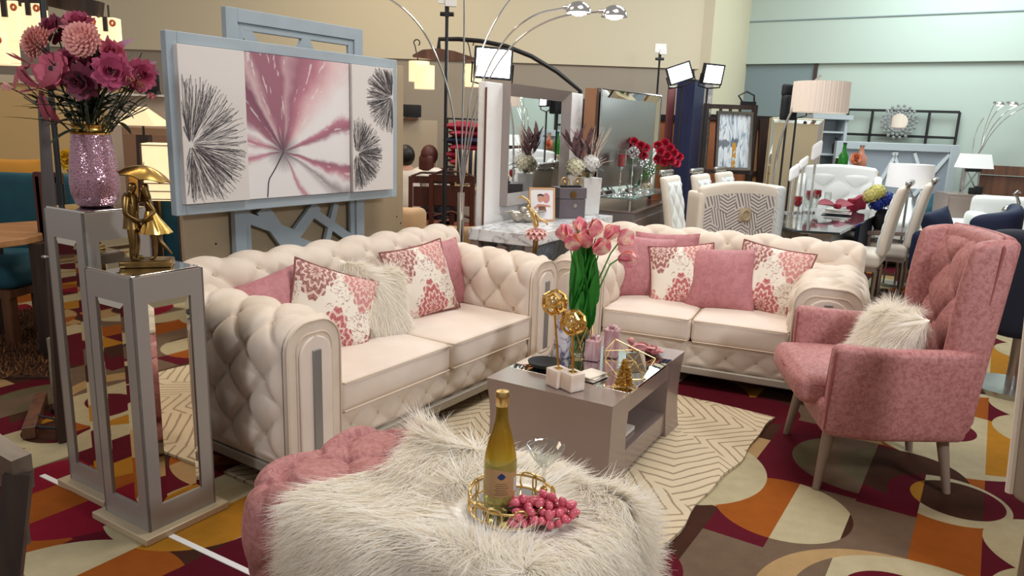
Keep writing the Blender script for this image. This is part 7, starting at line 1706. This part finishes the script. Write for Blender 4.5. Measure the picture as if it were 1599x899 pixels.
# dark swivel chair and pale chair at the right edge
q = AT(1604, 430, 4.35); t = thing('swivel_chair', 'dark navy swivel chair cut off by the right edge of the picture', 'chair', (q.x+.06, 4.4, 0), -50); m = MB(); m.rbox((0, -.20, .69), (.60, .12, .64), .055, 14, fn=lambda Q: Q+np.stack([-Q[:, 0]*.22*np.clip((.62-Q[:, 2])/.3, 0, 1), .30*(Q[:, 0]/.3)**2, -.07*(Q[:, 0]/.3)**2*(Q[:, 2] > .7)], 1)); obj('backrest', m, M['navy_dark'], t, angle=180); m = MB(); m.rbox((0, .06, .44), (.48, .46, .14), .06, 10, puff=(0, 0, .02)); obj('seat', m, M['navy_dark'], t, angle=180); m = MB(); m.cyl((0, 0, .03), (0, 0, .36), .035, n=12); m.cyl((0, 0, 0), (0, 0, .03), .24, n=28); obj('swivel_base', m, M['steel'], t); m = MB(); m.rbox((-.12, -.225, .84), (.05, .012, .02), .004, 2); m.rbox((-.10, -.245, .66), (.03, .012, .014), .004, 2); obj('silver_trim', m, M['steel'], t)
M['greige'] = mat('greige_fabric', S(150, 138, 124), .8)
q = AT(1598, 650, 2.25); t = thing('side_chair', 'grey-beige chair with white welt cut off by the right edge of the picture', 'chair', (q.x+.42, 2.2, 0), 100)
def cb(Q): Q = Q.copy(); Q[:, 1] += .14*np.clip(.62-Q[:, 2], -.4, .6)*-.6; return Q
m = MB(); m.rbox((0, .27, .68), (.50, .06, .78), .028, 10, fn=cb); obj('backrest', m, M['greige'], t, angle=180)
zz = np.linspace(.31, 1.05, 20); m = MB()
for sx in (-1, 1): m.tube([(sx*.245, .30-.084*np.clip(.62-z, -.4, .6)+.0, z) for z in zz], .014, 8)
m.tube([(-.245, .336, 1.05), (-.1, .336, 1.07), (.1, .336, 1.07), (.245, .336, 1.05)], .014, 8); obj('white_welt', m, M['creamwhite'], t)
m = MB(); m.rbox((0, -.02, .42), (.52, .54, .12), .05, 10, puff=(0, 0, .02)); obj('seat', m, M['creamwhite'], t, angle=180)
for x in (-.2, .2):
    for y in (-.22, .2): m = MB(); m.cyl((x, y, 0), (x, y, .37), .017, .024, 10); obj('leg', m, M['leg'], t)

# ================================================================== left side of the showroom
M['railwood'] = wood('worn_dark_wood', S(64, 52, 44), S(104, 90, 78), .35, 0)
# dark chair in the lower left corner
t = thing('ladder_chair', 'dark wooden curved-back chair cut off by the lower left corner', 'chair', (AT(0, 800, 1.38).x-.19, 1.45, 0), 150)
pt_ = AT(52, 722, 1.33); hpt = pt_.z
bl = t.matrix_basis if False else Matrix.Translation(t.location)@rot('Z', 150); li = bl.inverted()
w_ = .40; bx_ = by_ = 0.0
t.location = (pt_.x-.03, pt_.y, 0); t.rotation_euler = (0, 0, math.radians(158))
li = (Matrix.Translation(t.location)@rot('Z', 158)).inverted(); ft = li@FL(-40, 1080, 0.0); ft = Vector((min(.10, max(-.1, ft.x)), min(.22, max(0, ft.y)), 0))
for k, x in enumerate((bx_, bx_+w_)):
    m = MB(); m.tube([(x+ft.x*(1-2*k)*.0, .13, 0), (x, .10, .30), (x, .05, .58), (x, .0, hpt-.02)], [.024, .030, .032, .032], 4); obj('back_post', m, M['darkwood'], t, angle=30)
def curve_rail(z, h, dy=0):
    X = np.linspace(-.012, w_+.02, 14); m = MB(); G = []
    for x in X:
        s_ = math.sin(PI*min(1, max(0, x/w_))); yy_ = dy-.012*s_; zt_ = z+.03*s_; G.append([(x, yy_-.02, zt_-h), (x, yy_-.02, zt_), (x, yy_+.02, zt_), (x, yy_+.02, zt_-h)])
    G = np.array(G); m.grid(G, cv=True); m.add(G[0], [(0, 1, 2, 3)]); m.add(G[-1], [(3, 2, 1, 0)]); return m
m = curve_rail(hpt+.012, .07); obj('top_rail', m, M['railwood'], t, angle=30)
for z, dy in ((hpt-.13, .02), (hpt-.23, .04)): obj('back_slat', curve_rail(z, .04, dy), M['railwood'], t, angle=30)
m = MB(); m.rbox((w_/2, .32, .44), (.44, .44, .05), .02, 6); obj('seat', m, M['darkwood'], t)
for x in (.02, w_-.02): m = MB(); m.cyl((x, .50, 0), (x, .50, .42), .018, .022, 8); obj('front_leg', m, M['darkwood'], t)
# black light stand and dark easel
t, p = stand('thin black light stand at the left edge behind the flower bouquet', 62, -40, 3.6, False, .013, legs=False)
y = 3.22; pb = FL(101, 688); t = thing('display_easel', 'dark brown wooden display easel beside the taller pedestal', 'easel', (pb.x, pb.y, 0)); b = Vector((pb.x, pb.y, 0))
m = MB(); tp_e = AT(66, 150, pb.y+.10)-b; d = tp_e; m.tube([(0, 0, .0), tuple(d*.5), tuple(d)], [.040, .036, .022], 4); obj('post', m, M['darkwood'], t, angle=30)
f0, f1 = FL(46, 686)-b, FL(66, 630)-b; m = MB(); dd = (f1-f0); L_ = dd.length; dd.normalize(); m.box((L_/2, 0, .03), (L_, .055, .06), frame(tuple(f0), dd, Vector((-dd.y, dd.x, 0)), (0, 0, 1))); obj('foot', m, M['walnut'], t, bevel=.004); m = MB(); m.cyl(tuple(f0+Vector((.02, .03, .05))), (-.01, 0, .06), .008, n=8); m.cyl(tuple(f0*.6+f1*.4+Vector((.0, .0, .05))), (-.01, .02, .09), .006, n=8); obj('cross_bar', m, M['black'], t)
m = MB(); q0 = AT(80, 420, pb.y+.05)-b; m.cyl(tuple(q0), tuple(AT(74, 380, pb.y+.05)-b), .004, n=6); m.ball(tuple(AT(70, 401, pb.y)-b), (.018, .008, .008), 8); obj('hook', m, M['steel'], t)
# stone-clad slim post behind the easel
pq = FL(82, 660); m = MB(); m.rbox((0, 0, .20), (.07, .10, .40), .006, 6, fn=lambda Q: Q+.004*np.sin(Q[:, [2, 0, 1]]*120)); solo('stone_block', 'rough grey stone-faced block standing behind the dark easel foot', 'block', m, mat('rough_stone', S(150, 140, 122), .9, noise=(30, S(96, 88, 76), 3, .25)), (pq.x-.02, pq.y+.14, 0), 10)
# shag rug
SR = FL(30, 590); X = np.linspace(-.75, .52, 26); Y = np.linspace(-.02, 1.5, 26); XX, YY = np.meshgrid(X, Y, indexing='ij'); G = np.stack([XX, YY, .012+0*XX], -1)
t = thing('shag_rug', 'brown shaggy rug under the teal dining seats at the left', 'rug', (SR.x, SR.y, 0), 6); m = MB(); m.box((-.115, .74, .006), (1.27, 1.52, .012)); obj('backing', m, mat('brown_backing', S(60, 36, 26), .9), t)
P, Nn, uv = sample_grid(G, 9000); V, F = fur_strands(P, np.abs(Nn), rng.normal(0, .5, P.shape), .055, .0035, 9000, lift=.5, droop=.25, seg=3)
g = NG('brown_shag', .9); gi = g.N.new('ShaderNodeNewGeometry'); g.col(g.ramp(gi.outputs['Random Per Island'], [(0, S(60, 30, 20)), (.5, S(104, 62, 36)), (.85, S(140, 96, 54)), (1, S(170, 124, 72))])); big_mesh('shag_pile', V, F, g.m, t)
# wooden dining table, teal bench and chair
tz = .76; c4 = [FL(-60, 384, tz), FL(38, 372, tz), FL(66, 366, tz), FL(66, 344, tz), FL(-60, 352, tz)]; cx_ = sum(p.x for p in c4)/5; cy_ = sum(p.y for p in c4)/5
t = thing('wooden_table', 'light wood dining table between the teal seats at the left edge', 'dining table', (cx_, cy_, 0)); m = MB(); m.prism([(p.x-cx_, p.y-cy_) for p in c4], tz-.04, tz); obj('tabletop', m, M['oak'], t, bevel=.004)
for x, y in ((.25, -.1), (.3, .35), (-.35, -.1), (-.35, .35)): m = MB(); m.box((x, y, (tz-.04)/2), (.08, .08, tz-.04)); obj('leg', m, M['darkwood'], t)
def teal_chair(label, x, y, rz, w=.5, zb=1.06, cush=None):
    t = thing('teal_chair', label, 'chair', (x, y, 0), rz); m = MB(); m.rbox((0, .24, .72), (w, .10, zb-.40), .04, 8); obj('backrest', m, M['teal'], t, angle=180); m = MB(); m.rbox((0, -.02, .45), (w+.02, .52, .14), .05, 8, puff=(0, 0, .03)); obj('seat', m, M['teal'], t, angle=180); m = MB(); m.box((0, 0, .355), (w-.02, .50, .05)); obj('seat_frame', m, M['walnut'], t)
    for sx in (-1, 1):
        for sy in (-.2, .22): m = MB(); m.box((sx*(w/2-.05), sy, .165), (.06, .06, .33)); obj('leg', m, M['walnut'], t)
    return t
q = AT(18, 300, 5.0); teal_chair('teal upholstered chair beyond the wooden table at the left edge', q.x-.02, 5.0, 0, .62, 1.07)
q = FL(20, 420, .47); teal_chair('teal upholstered seat in front of the wooden table at the left edge', q.x-.10, q.y+.05, 172, .55, .44)
q = AT(15, 277, 5.6); pillow('mustard yellow cushion above the teal chair back at the left edge', M['mustard'], pm(Vector((q.x-.02, 5.65, .95)), 0, 8, 0), .50, .36, .12, seed=40)
q = AT(250, 335, 4.6); teal_chair('teal upholstered chair half hidden behind the gold figurine', q.x+.03, 4.75, -10, .52, .98); q = AT(240, 306, 5.1); pillow('mustard yellow cushion behind the gold figurine', M['mustard'], pm(Vector((q.x-.05, 5.2, .90)), 0, 10, 0), .36, .34, .12, seed=41)
for k, (u0, u1, v, y, lb) in enumerate(((52, 97, 270, 4.5, 'dark wooden chair back panel behind the easel post'),)):
    p, q = AT(u0, v, y), AT(u1, v, y); t = thing('wooden_chair', lb, 'chair', ((p.x+q.x)/2, y, 0)); w = q.x-p.x; m = MB(); m.rbox((0, 0, p.z-.20), (w, .035, .42), .01, 4); obj('back_panel', m, M['redwood'], t)
    for sx in (-1, 1): m = MB(); m.box((sx*(w/2-.02), 0, p.z/2), (.035, .035, p.z-.01)); obj('post', m, M['redwood'], t)
    m = MB(); m.rbox((0, .2, .44), (w+.06, .42, .06), .02, 4); obj('seat', m, M['redwood'], t); m = MB()
    for z in (.62, .72): m.cyl((-w/2, 0, z), (w/2, 0, z), .009, n=8)
    obj('rails', m, M['redwood'], t)
    for sx in (-1, 1): m = MB(); m.box((sx*(w/2), .38, .2), (.035, .035, .41)); obj('front_leg', m, M['redwood'], t)
# cabinets and lamps behind the vase
p0_, p1_ = AT(182, 198, 5.9), AT(276, 200, 5.9); t = thing('tall_cabinet', 'taupe tall cabinet behind the cone-shaded lamp', 'cabinet', ((p0_.x+p1_.x)/2, 6.05, 0)); w = p1_.x-p0_.x; m = MB(); m.box((0, .1, p0_.z/2), (w, .36, p0_.z)); obj('body', m, mat('taupe_board', S(150, 118, 92), .6), t, bevel=.004)
for sx in (-1, 1): m = MB(); m.box((sx*w/4, -.088, p0_.z/2), (w/2-.02, .016, p0_.z-.1)); d = obj('door', m, mat('taupe_board_door', S(140, 108, 84), .6), t, bevel=.003); m = MB(); m.rbox((sx*.03, -.104, 1.0), (.016, .016, .14), .004, 2); obj('handle', m, M['steel'], d)
t = thing('wall_shelf_panel', 'pale slanted panel board behind the top of the cone lampshade', 'panel', (AT(215, 175, 6.6).x, 6.62, 0)); zt = AT(215, 150, 6.6).z; m = MB(); m.box((0, 0, zt/2), (.52, .06, zt)); obj('panel', m, mat('pale_board', S(196, 180, 164), .7), t); m = MB(); m.box((0, -.02, zt+.008), (.56, .14, .016)); obj('ledge', m, M['white'], t)
q = AT(234, 136, 6.5); t = thing('monitor', 'small black monitor on top of the pale panel left of the painting', 'monitor', (q.x, 6.55, zt+.0165)); hgt = SZ(26, 6.5); m = MB(); m.rbox((0, 0, hgt/2+.03), (SZ(20, 6.5), .03, hgt), .006, 4, m=rot('Z', 20)); obj('screen', m, M['black'], t); m = MB(); m.box((0, .0, .015), (.10, .08, .03)); obj('stand', m, M['black'], t)
y = 5.0; p = AT(228, 260, y); t = thing('floor_lamp', 'floor lamp with a cream cone shade and tapered dark wooden post', 'floor lamp', (p.x, y, 0)); z1, z0 = AT(228, 167, y).z, AT(228, 196, y).z; R0 = SZ(72, y)/2; m = MB(); m.lathe([(R0*1.3, z0), (.03, z1), (.025, z1), (R0*1.28, z0+.004)], 4, m=rot('Z', 45)); obj('cone_shade', m, M['paperdim'] if 'paperdim' in M else mat('cream_shade', S(236, 212, 176), .8, emit=.35, emitcol=S(255, 220, 170)), t, angle=20)
m = MB(); m.box((0, 0, z0/2-.02), (.13, .10, z0-.08), top=.6); obj('post', m, M['darkwood'], t); m = MB(); m.box((0, 0, .01), (.26, .22, .02)); obj('base', m, M['darkwood'], t); m = MB(); m.cyl((0, 0, z0-.1), (0, 0, z1), .008, n=8); obj('rod', m, M['black'], t)
m = MB(); p2 = AT(262, 270, 4.85); t = thing('paper_lantern', 'glowing square paper floor lantern with wooden bars left of the painting', 'floor lamp', (p2.x-.03, 4.85, 0), 12); za, zb2 = AT(258, 224, 4.85).z, AT(258, 311, 4.85).z; w = .20; m.box((0, 0, (za+zb2)/2), (w, w, za-zb2)); obj('paper_shade', m, M['paper'], t)
m = MB()
for sx in (-1, 1):
    for sy in (-1, 1): m.box((sx*w/2, sy*w/2, za/2), (.012, .012, za))
for z in (zb2+.01, zb2+.06, zb2+.11, za-.01): m.box((0, -w/2, z), (w, .010, .006)); m.box((w/2, 0, z), (.010, w, .006)); m.box((-w/2, 0, z), (.010, w, .006))
obj('wooden_bars', m, M['walnut'], t); m = MB(); m.box((0, 0, .02), (w+.06, w+.06, .04)); obj('base', m, M['walnut'], t)
q = FL(222, 400, .46); m = MB(); m.rbox((0, 0, .46-.03), (.55, .40, .05), .01, 4); m.box((-.2, 0, .2), (.05, .34, .40)); m.box((.2, 0, .2), (.05, .34, .40)); solo('wooden_bench', 'reddish wooden bench behind the shorter pedestal', 'bench', m, M['redwood'], (AT(255, 375, 4.3).x-.05, 4.3, 0)); m = MB(); m.rbox((0, 0, .03), (.14, .08, .06), .008, 4); m.rbox((0, 0, .075), (.08, .06, .03), .006, 4); solo('wooden_block', 'small dark wooden block on the reddish bench', 'block', m, M['redwood'], (AT(255, 375, 4.3).x-.02, 4.3, .4555))
# yellow flowers
vb = Vector((AT(104, 270, 4.45).x, 4.42, .4705)); t = thing('slim_vase', 'dark slim vase of yellow flowers on the wooden chair seat', 'vase', (vb.x, vb.y+.2, vb.z)); vb = Vector((vb.x, vb.y+.2, vb.z)); m = MB(); m.lathe([(.03, 0), (.04, .08), (.022, .24), (.03, .3)], 16, caps=True); obj('body', m, M['soil'], t)
for k, (u, v) in enumerate(((98, 247), (104, 244), (106, 254))): flower(('left yellow flower in the dark slim vase', 'top yellow flower in the dark slim vase', 'lower right yellow flower in the dark slim vase')[k], 'flower', (vb.x, vb.y, vb.z+.25), tuple(AT(u, v, vb.y)), (random.uniform(-.5, .5), -1, .3), MUM, fmat('yellow', S(230, 186, 40)), .9, seed=k+60, leaves=3)
# hanging lamps with parchment panels
M['brownstrip'] = M['darkwood']
def pend(label, shades, y, bar, cable):
    p0, p1 = AT(*bar[0], y), AT(*bar[1], y); c = (p0+p1)/2; t = thing('pendant_lamp', label, 'pendant lamp', tuple(c)); x = (p1-p0); L_ = x.length; x.normalize(); m = MB(); m.box((0, 0, 0), (L_, .06, .09), frame((0, 0, 0), x, (0, 1, 0), Vector((-x.z, 0, x.x)))); obj('beam', m, M['darkwood'], t)
    m = MB(); m.cyl((0, 0, .04), (0, 0, 4.55-c.z), .008, n=8); obj('cable', m, M['black'], t)
    for (u0, v0, u1, v1, strip) in shades:
        a, b = AT(u0, v0, y), AT(u1, v1, y); cc = (a+b)/2-c; w = b.x-a.x; h = a.z-b.z; m = MB(); m.box((cc.x, cc.y, cc.z), (w, w*.8, h)); s_ = obj('parchment_shade', m, M['paper'], t, bevel=.004)
        m = MB(); top = cc.z+h/2; m.box((cc.x-w*.10, cc.y-w*.42, top-h*.20), (w*.26, .02, h*.42)); m.cyl((cc.x-w*.08, cc.y, top), (cc.x-w*.08, cc.y, max(0, top+.02)), .006, n=6); obj('wooden_strip', m, M['darkwood'], s_)
        m = MB(); m.tube([(cc.x+w*.34+.012*math.cos(q), cc.y-w*.405, top-h*.16+.014*math.sin(q)) for q in np.linspace(0, 2*PI, 16, endpoint=False)], .007, 6, closed=True); obj('orange_ring', m, mat('orange_print', S(206, 100, 50), .6) if 'op' not in M else M['op'], s_)
    return t
pend('left hanging lamp with glowing parchment shades and dark wooden beam', [(2, 2, 40, 66, 1), (40, 6, 72, 54, 1), (-30, 56, 22, 102, 1)], 4.3, ((-20, -10), (70, 2)), None)
pend('hanging lamp with a glowing parchment shade behind the flower bouquet', [(126, 26, 160, 78, 1), (160, 28, 188, 82, 1)], 4.5, ((72, -4), (158, 16)), None)
# arched lamp with a wooden yoke and two parchment shades, above the seated people
y = 7.7; cpt = AT(905, 140, y); t = thing('arched_pendant_lamp', 'black arched floor lamp holding a wooden yoke with two parchment shades', 'floor lamp', (cpt.x, y, 0)); b = Vector((cpt.x, y, 0)); P = [(0, 0, .02), (0, 0, 1.0), tuple(AT(906, 142, y)-b)]+[tuple(AT(u, v, y)-b) for u, v in ((870, 112), (830, 88), (790, 72), (750, 64), (716, 61), (686, 61), (685, 78))]
m = MB(); m.tube(P, .022, 8); obj('arch', m, M['black'], t); m = MB(); m.cyl((0, 0, 0), (0, 0, .03), .18, n=28); obj('base', m, M['black'], t); m = MB(); G = []
for u, v, h in ((645, 86, .02), (660, 78, .08), (685, 76, .11), (710, 80, .09), (740, 90, .03)): q = AT(u, v, y)-b; G.append([(q.x, -.03, q.z), (q.x, .03, q.z), (q.x, .03, q.z-h), (q.x, -.03, q.z-h)])
m.grid(np.array(G), cv=True); yk = obj('wooden_yoke', m, M['walnut'], t, angle=30); m = MB()
for u in (654, 738): q = AT(u, 80, y)-b; m.tube([(q.x-.02+.03*math.cos(a), 0, q.z+.08+.03*math.sin(a)) for a in np.linspace(-1, 4, 12)]+[(q.x, 0, q.z-.12)], .006, 6)
obj('scroll_hooks', m, M['black'], yk)
for k, (u0, v0, u1, v1) in enumerate(((638, 95, 670, 128), (726, 100, 752, 136))):
    for j, (du, dv) in enumerate(((0, 0), (10, 12))):
        if k and j: continue
        a, b2 = AT(u0+du, v0+dv*.6, y)-b, AT(u1+du*.9, v1+dv, y)-b; m = MB(); w = b2.x-a.x; m.cyl(((a.x+b2.x)/2, .02-.06*j, b2.z), ((a.x+b2.x)/2, .02-.06*j, a.z), w/2, n=24); obj('parchment_shade', m, M['paper'], t)
# ------------------------------------------------------------------ seated people, chairs and props seen through the gap
def seated(label, u, vhead, y, rz, shirt, hair, long_hair, lean=.06):
    p = AT(u, vhead, y); zt = p.z; s_ = .98; sh = zt-.30; hipz = .50; t = thing('person', label, 'person', (p.x, y, 0), rz)
    J = {'pel': (0, .02, hipz, .15, .12), 'belly': (0, .0, hipz+.16, .145, .11), 'chest': (0, -lean, sh-.12, .16, .11), 'sh': (0, -lean*1.2, sh, .10, .08), 'neck': (0, -lean*1.5, sh+.07, .052), 'head': (0, -lean*1.8, sh+.16, .085, .09), 'top': (0, -lean*1.6, sh+.24, .07),
         'lsh': (-.19, -lean, sh-.03, .06), 'lel': (-.25, -lean-.12, sh-.28, .045), 'lwr': (-.14, -lean-.36, sh-.34, .032), 'lha': (-.08, -lean-.44, sh-.33, .03), 'rsh': (.19, -lean, sh-.03, .06), 'rel': (.25, -lean-.12, sh-.28, .045), 'rwr': (.14, -lean-.36, sh-.34, .032), 'rha': (.08, -lean-.44, sh-.33, .03),
         'lhip': (-.10, -.06, hipz-.01, .095), 'lkn': (-.13, -.46, hipz+.0, .065), 'lan': (-.13, -.44, .10, .045), 'lto': (-.13, -.58, .04, .035), 'rhip': (.10, -.06, hipz-.01, .095), 'rkn': (.13, -.46, hipz, .065), 'ran': (.13, -.44, .10, .045), 'rto': (.13, -.58, .04, .035)}
    ch = [('pel', 'belly', 'chest', 'sh', 'neck', 'head', 'top'), ('sh', 'lsh', 'lel', 'lwr', 'lha'), ('sh', 'rsh', 'rel', 'rwr', 'rha'), ('pel', 'lhip', 'lkn', 'lan', 'lto'), ('pel', 'rhip', 'rkn', 'ran', 'rto')]
    skin_body('body', J, ch, M['skin'], t, 'pel')
    k = lambda n, f=1.16: J[n][:3]+tuple(r*f for r in J[n][3:])
    S_ = {n: k(n) for n in ('pel', 'belly', 'chest', 'sh', 'lsh', 'lel', 'rsh', 'rel')}; skin_body('shirt', S_, [('pel', 'belly', 'chest', 'sh'), ('sh', 'lsh', 'lel'), ('sh', 'rsh', 'rel')], shirt, t, 'pel')
    T_ = {n: k(n, 1.14) for n in ('pel', 'lhip', 'lkn', 'lan', 'rhip', 'rkn', 'ran')}; skin_body('trousers', T_, [('pel', 'lhip', 'lkn', 'lan'), ('pel', 'rhip', 'rkn', 'ran')], M['navy_dark'], t, 'pel')
    hx = np.array([0, -lean*1.6+.015, sh+.185]); m = MB(); m.ball(hx, (.098, .108, .118), 16, fn=lambda V: V*np.where(V[:, 1:2] < -.05, .9, 1.0))
    if long_hair: m.rbox(tuple(hx+np.array([0, .055, -.14])), (.19, .10, .30), .05, 6)
    obj('hair', m, hair, t, angle=180); return t
M['auburn'] = mat('auburn_hair', S(84, 40, 34), .5); M['blackhair'] = mat('black_hair', S(24, 18, 18), .45)
seated('person in a white shirt with short black hair seated with back turned, left one', 634, 226, 7.95, 190, M['creamwhite'], M['blackhair'], False)
seated('person with long auburn hair in a white top seated facing away, right one', 664, 226, 8.5, 150, M['white'], M['auburn'], True)
def slat_chair(label, u, v, y, rz, w=.42):
    p = AT(u, v, y); zt = p.z; t = thing('wooden_chair', label, 'chair', (p.x, y, 0), rz)
    for sx in (-1, 1): m = MB(); m.box((sx*w/2, 0, zt/2), (.045, .045, zt)); obj('back_post', m, M['redwood'], t); m = MB(); m.box((sx*w/2, -.42, .21), (.045, .045, .42)); obj('front_leg', m, M['redwood'], t)
    m = MB(); m.box((0, 0, zt-.03), (w, .03, .07)); m.tube([(-w/2, 0, zt), (-w/4, 0, zt+.04), (w/4, 0, zt+.04), (w/2, 0, zt)], .012, 6); obj('top_rail', m, M['redwood'], t)
    m = MB(); m.box((0, 0, zt-.20), (w-.05, .02, .20)); obj('back_panel', m, M['redwood'], t); m = MB(); m.tube([(-w/2, 0, zt-.42), (0, 0, zt-.36), (w/2, 0, zt-.42)], .014, 6); m.box((0, 0, .30), (w, .03, .04)); obj('lower_rail', m, M['redwood'], t); m = MB(); m.rbox((0, -.21, .44), (w+.06, .46, .06), .02, 4); obj('seat', m, mat('rust_seat', S(120, 60, 46), .7), t)
slat_chair('reddish-brown wooden chair directly behind the two seated people', 674, 276, 7.6, 188); slat_chair('reddish-brown wooden chair right of the seated people, behind the black stand', 706, 274, 7.5, 172)
t = thing('dark_table', 'dark wooden table with bottles in front of the seated people', 'dining table', (AT(690, 270, 9.0).x, 9.14, 0)); m = MB(); m.box((0, 0, .74), (1.1, .4, .04)); obj('tabletop', m, M['redwood'], t)
for sx in (-1, 1):
    for sy in (-1, 1): m = MB(); m.box((sx*.48, sy*.15, .36), (.06, .06, .72)); obj('leg', m, M['redwood'], t)
for k, (u, mt, lb) in enumerate(((680, 'soil', 'dark jar on the table in front of the seated people, left one'), (688, 'red', 'red jar on the table in front of the seated people'), (704, 'soil', 'dark jar on the table behind the arc lamp column, right one'))): q = AT(u, 270, 9.1); m = MB(); m.lathe([(.05, 0), (.055, .12), (.03, .16), (.03, .2)], 14, caps=True); solo('jar', lb, 'jar', m, M[mt], (q.x, 9.1, .7605))
# rack of red and black cushions
y = 8.6; p = AT(728, 300, y); t = thing('cushion_rack', 'slim dark metal rack holding the stacked red and navy cushions', 'rack', (p.x, y, 0)); zt = AT(728, 186, y).z; m = MB()
for sx in (-1, 1): m.cyl((sx*.24, .12, 0), (sx*.24, .12, zt), .012, n=8)
m.box((0, .12, zt), (.5, .02, .02)); obj('uprights', m, M['black'], t)
zs_ = [AT(728, v, y).z for v in (252, 241, 230, 219, 208, 197)]
m = MB()
for z in zs_: m.box((0, .0, z-.065), (.48, .26, .012))
obj('trays', m, M['black'], t)
for k, z in enumerate(zs_):
    nmz = ('bottom', 'second lowest', 'third lowest', 'third highest', 'second highest', 'topmost'); cc = 'navy' if k == 3 else 'red'; pillow(f'{nmz[k]} cushion of the rack, {"navy" if k == 3 else "red"}', M[cc], Matrix.Translation((p.x+.02*(-1)**k, y-.05, z-.004))@rot('Z', 8*(-1)**k), .46, .30, .11, seed=50+k, group='cushions on the rack')
q = AT(741, 270, 8.1); p8 = AT(728, 290, 8.05)
t = thing('bar_stool', 'dark wooden stool with a leopard print seat under the striped cushion', 'stool', (p8.x+.03, 8.05, 0)); zs2 = AT(728, 290, 8.05).z; m = MB(); m.rbox((0, 0, zs2-.04), (.46, .40, .09), .035, 8); obj('seat', m, mat('animal_print', S(206, 178, 130), .8, noise=(30, S(60, 44, 30), 1, .04)), t, angle=180)
for sx in (-1, 1):
    for sy in (-1, 1): m = MB(); m.cyl((sx*.19, sy*.15, 0), (sx*.17, sy*.13, zs2-.08), .02, n=8); obj('leg', m, M['redwood'], t)
g = NG('striped_cloth', .8); fx = g.math('FRACT', g.math('MULTIPLY', g.sep(g.tc.outputs['Object'])[0], 16.0)); g.col(g.mix(g.math('LESS_THAN', fx, .35), S(22, 22, 34), S(206, 186, 160)))
pillow('black and beige striped cushion standing on the leopard print stool', g.m, pm(Vector((p8.x+.06, 8.1, zs2+.20)), 0, 10, 0), .40, .38, .12, seed=60)
# low divider, ledge and beige seats
p0_, p1_ = AT(620, 186, 9.4), AT(683, 186, 9.4); t = thing('low_divider', 'greige divider board with a wooden ledge behind the seated people', 'panel', ((p0_.x+p1_.x)/2, 9.4, 0)); w = p1_.x-p0_.x; m = MB(); m.box((0, 0, p0_.z/2), (w, .06, p0_.z)); obj('board', m, mat('divider_board', S(186, 172, 150), .8), t); m = MB(); m.box((-.15, -.03, p0_.z+.012), (w*.65, .16, .024)); obj('ledge', m, M['walnut'], t)
q = AT(642, 175, 9.35); m = MB(); m.rbox((0, 0, .08), (.24, .06, .15), .01, 4); m.box((0, 0, .01), (.14, .10, .02)); solo('speaker_box', 'small black speaker on the wooden ledge behind the seated people', 'speaker', m, M['camera'], (q.x, 9.37, p0_.z+.0245))
M['pouf'] = mat('beige_leather', S(206, 170, 128), .55)
def pouf(label, u0, u1, vt, y, rz=0):
    p, q = AT(u0, vt, y), AT(u1, vt, y); w = q.x-p.x; t = thing('tub_chair', label, 'armchair', ((p.x+q.x)/2, y, 0), rz); zt = p.z; m = MB(); m.rbox((0, -.16, zt/2+.03), (w, .16, zt-.06), .07, 10, fn=lambda Q: Q+np.stack([0*Q[:, 0], .3*(Q[:, 0]/w*2)**2*.5, 0*Q[:, 0]], 1)); obj('backrest', m, M['pouf'], t, angle=180); m = MB(); m.rbox((0, .12, .24), (w*.84, .5, .34), .08, 8); obj('seat', m, M['pouf'], t, angle=180)
    for sx in (-1, 1): m = MB(); m.cyl((sx*w*.3, .2, 0), (sx*w*.3, .2, .10), .022, n=8); obj('foot', m, M['dark'], t)
pouf('beige leather tub chair right of the painting, left one', 614, 666, 320, 6.6); pouf('beige leather tub chair behind the arc lamp column, right one', 694, 752, 349, 6.2)
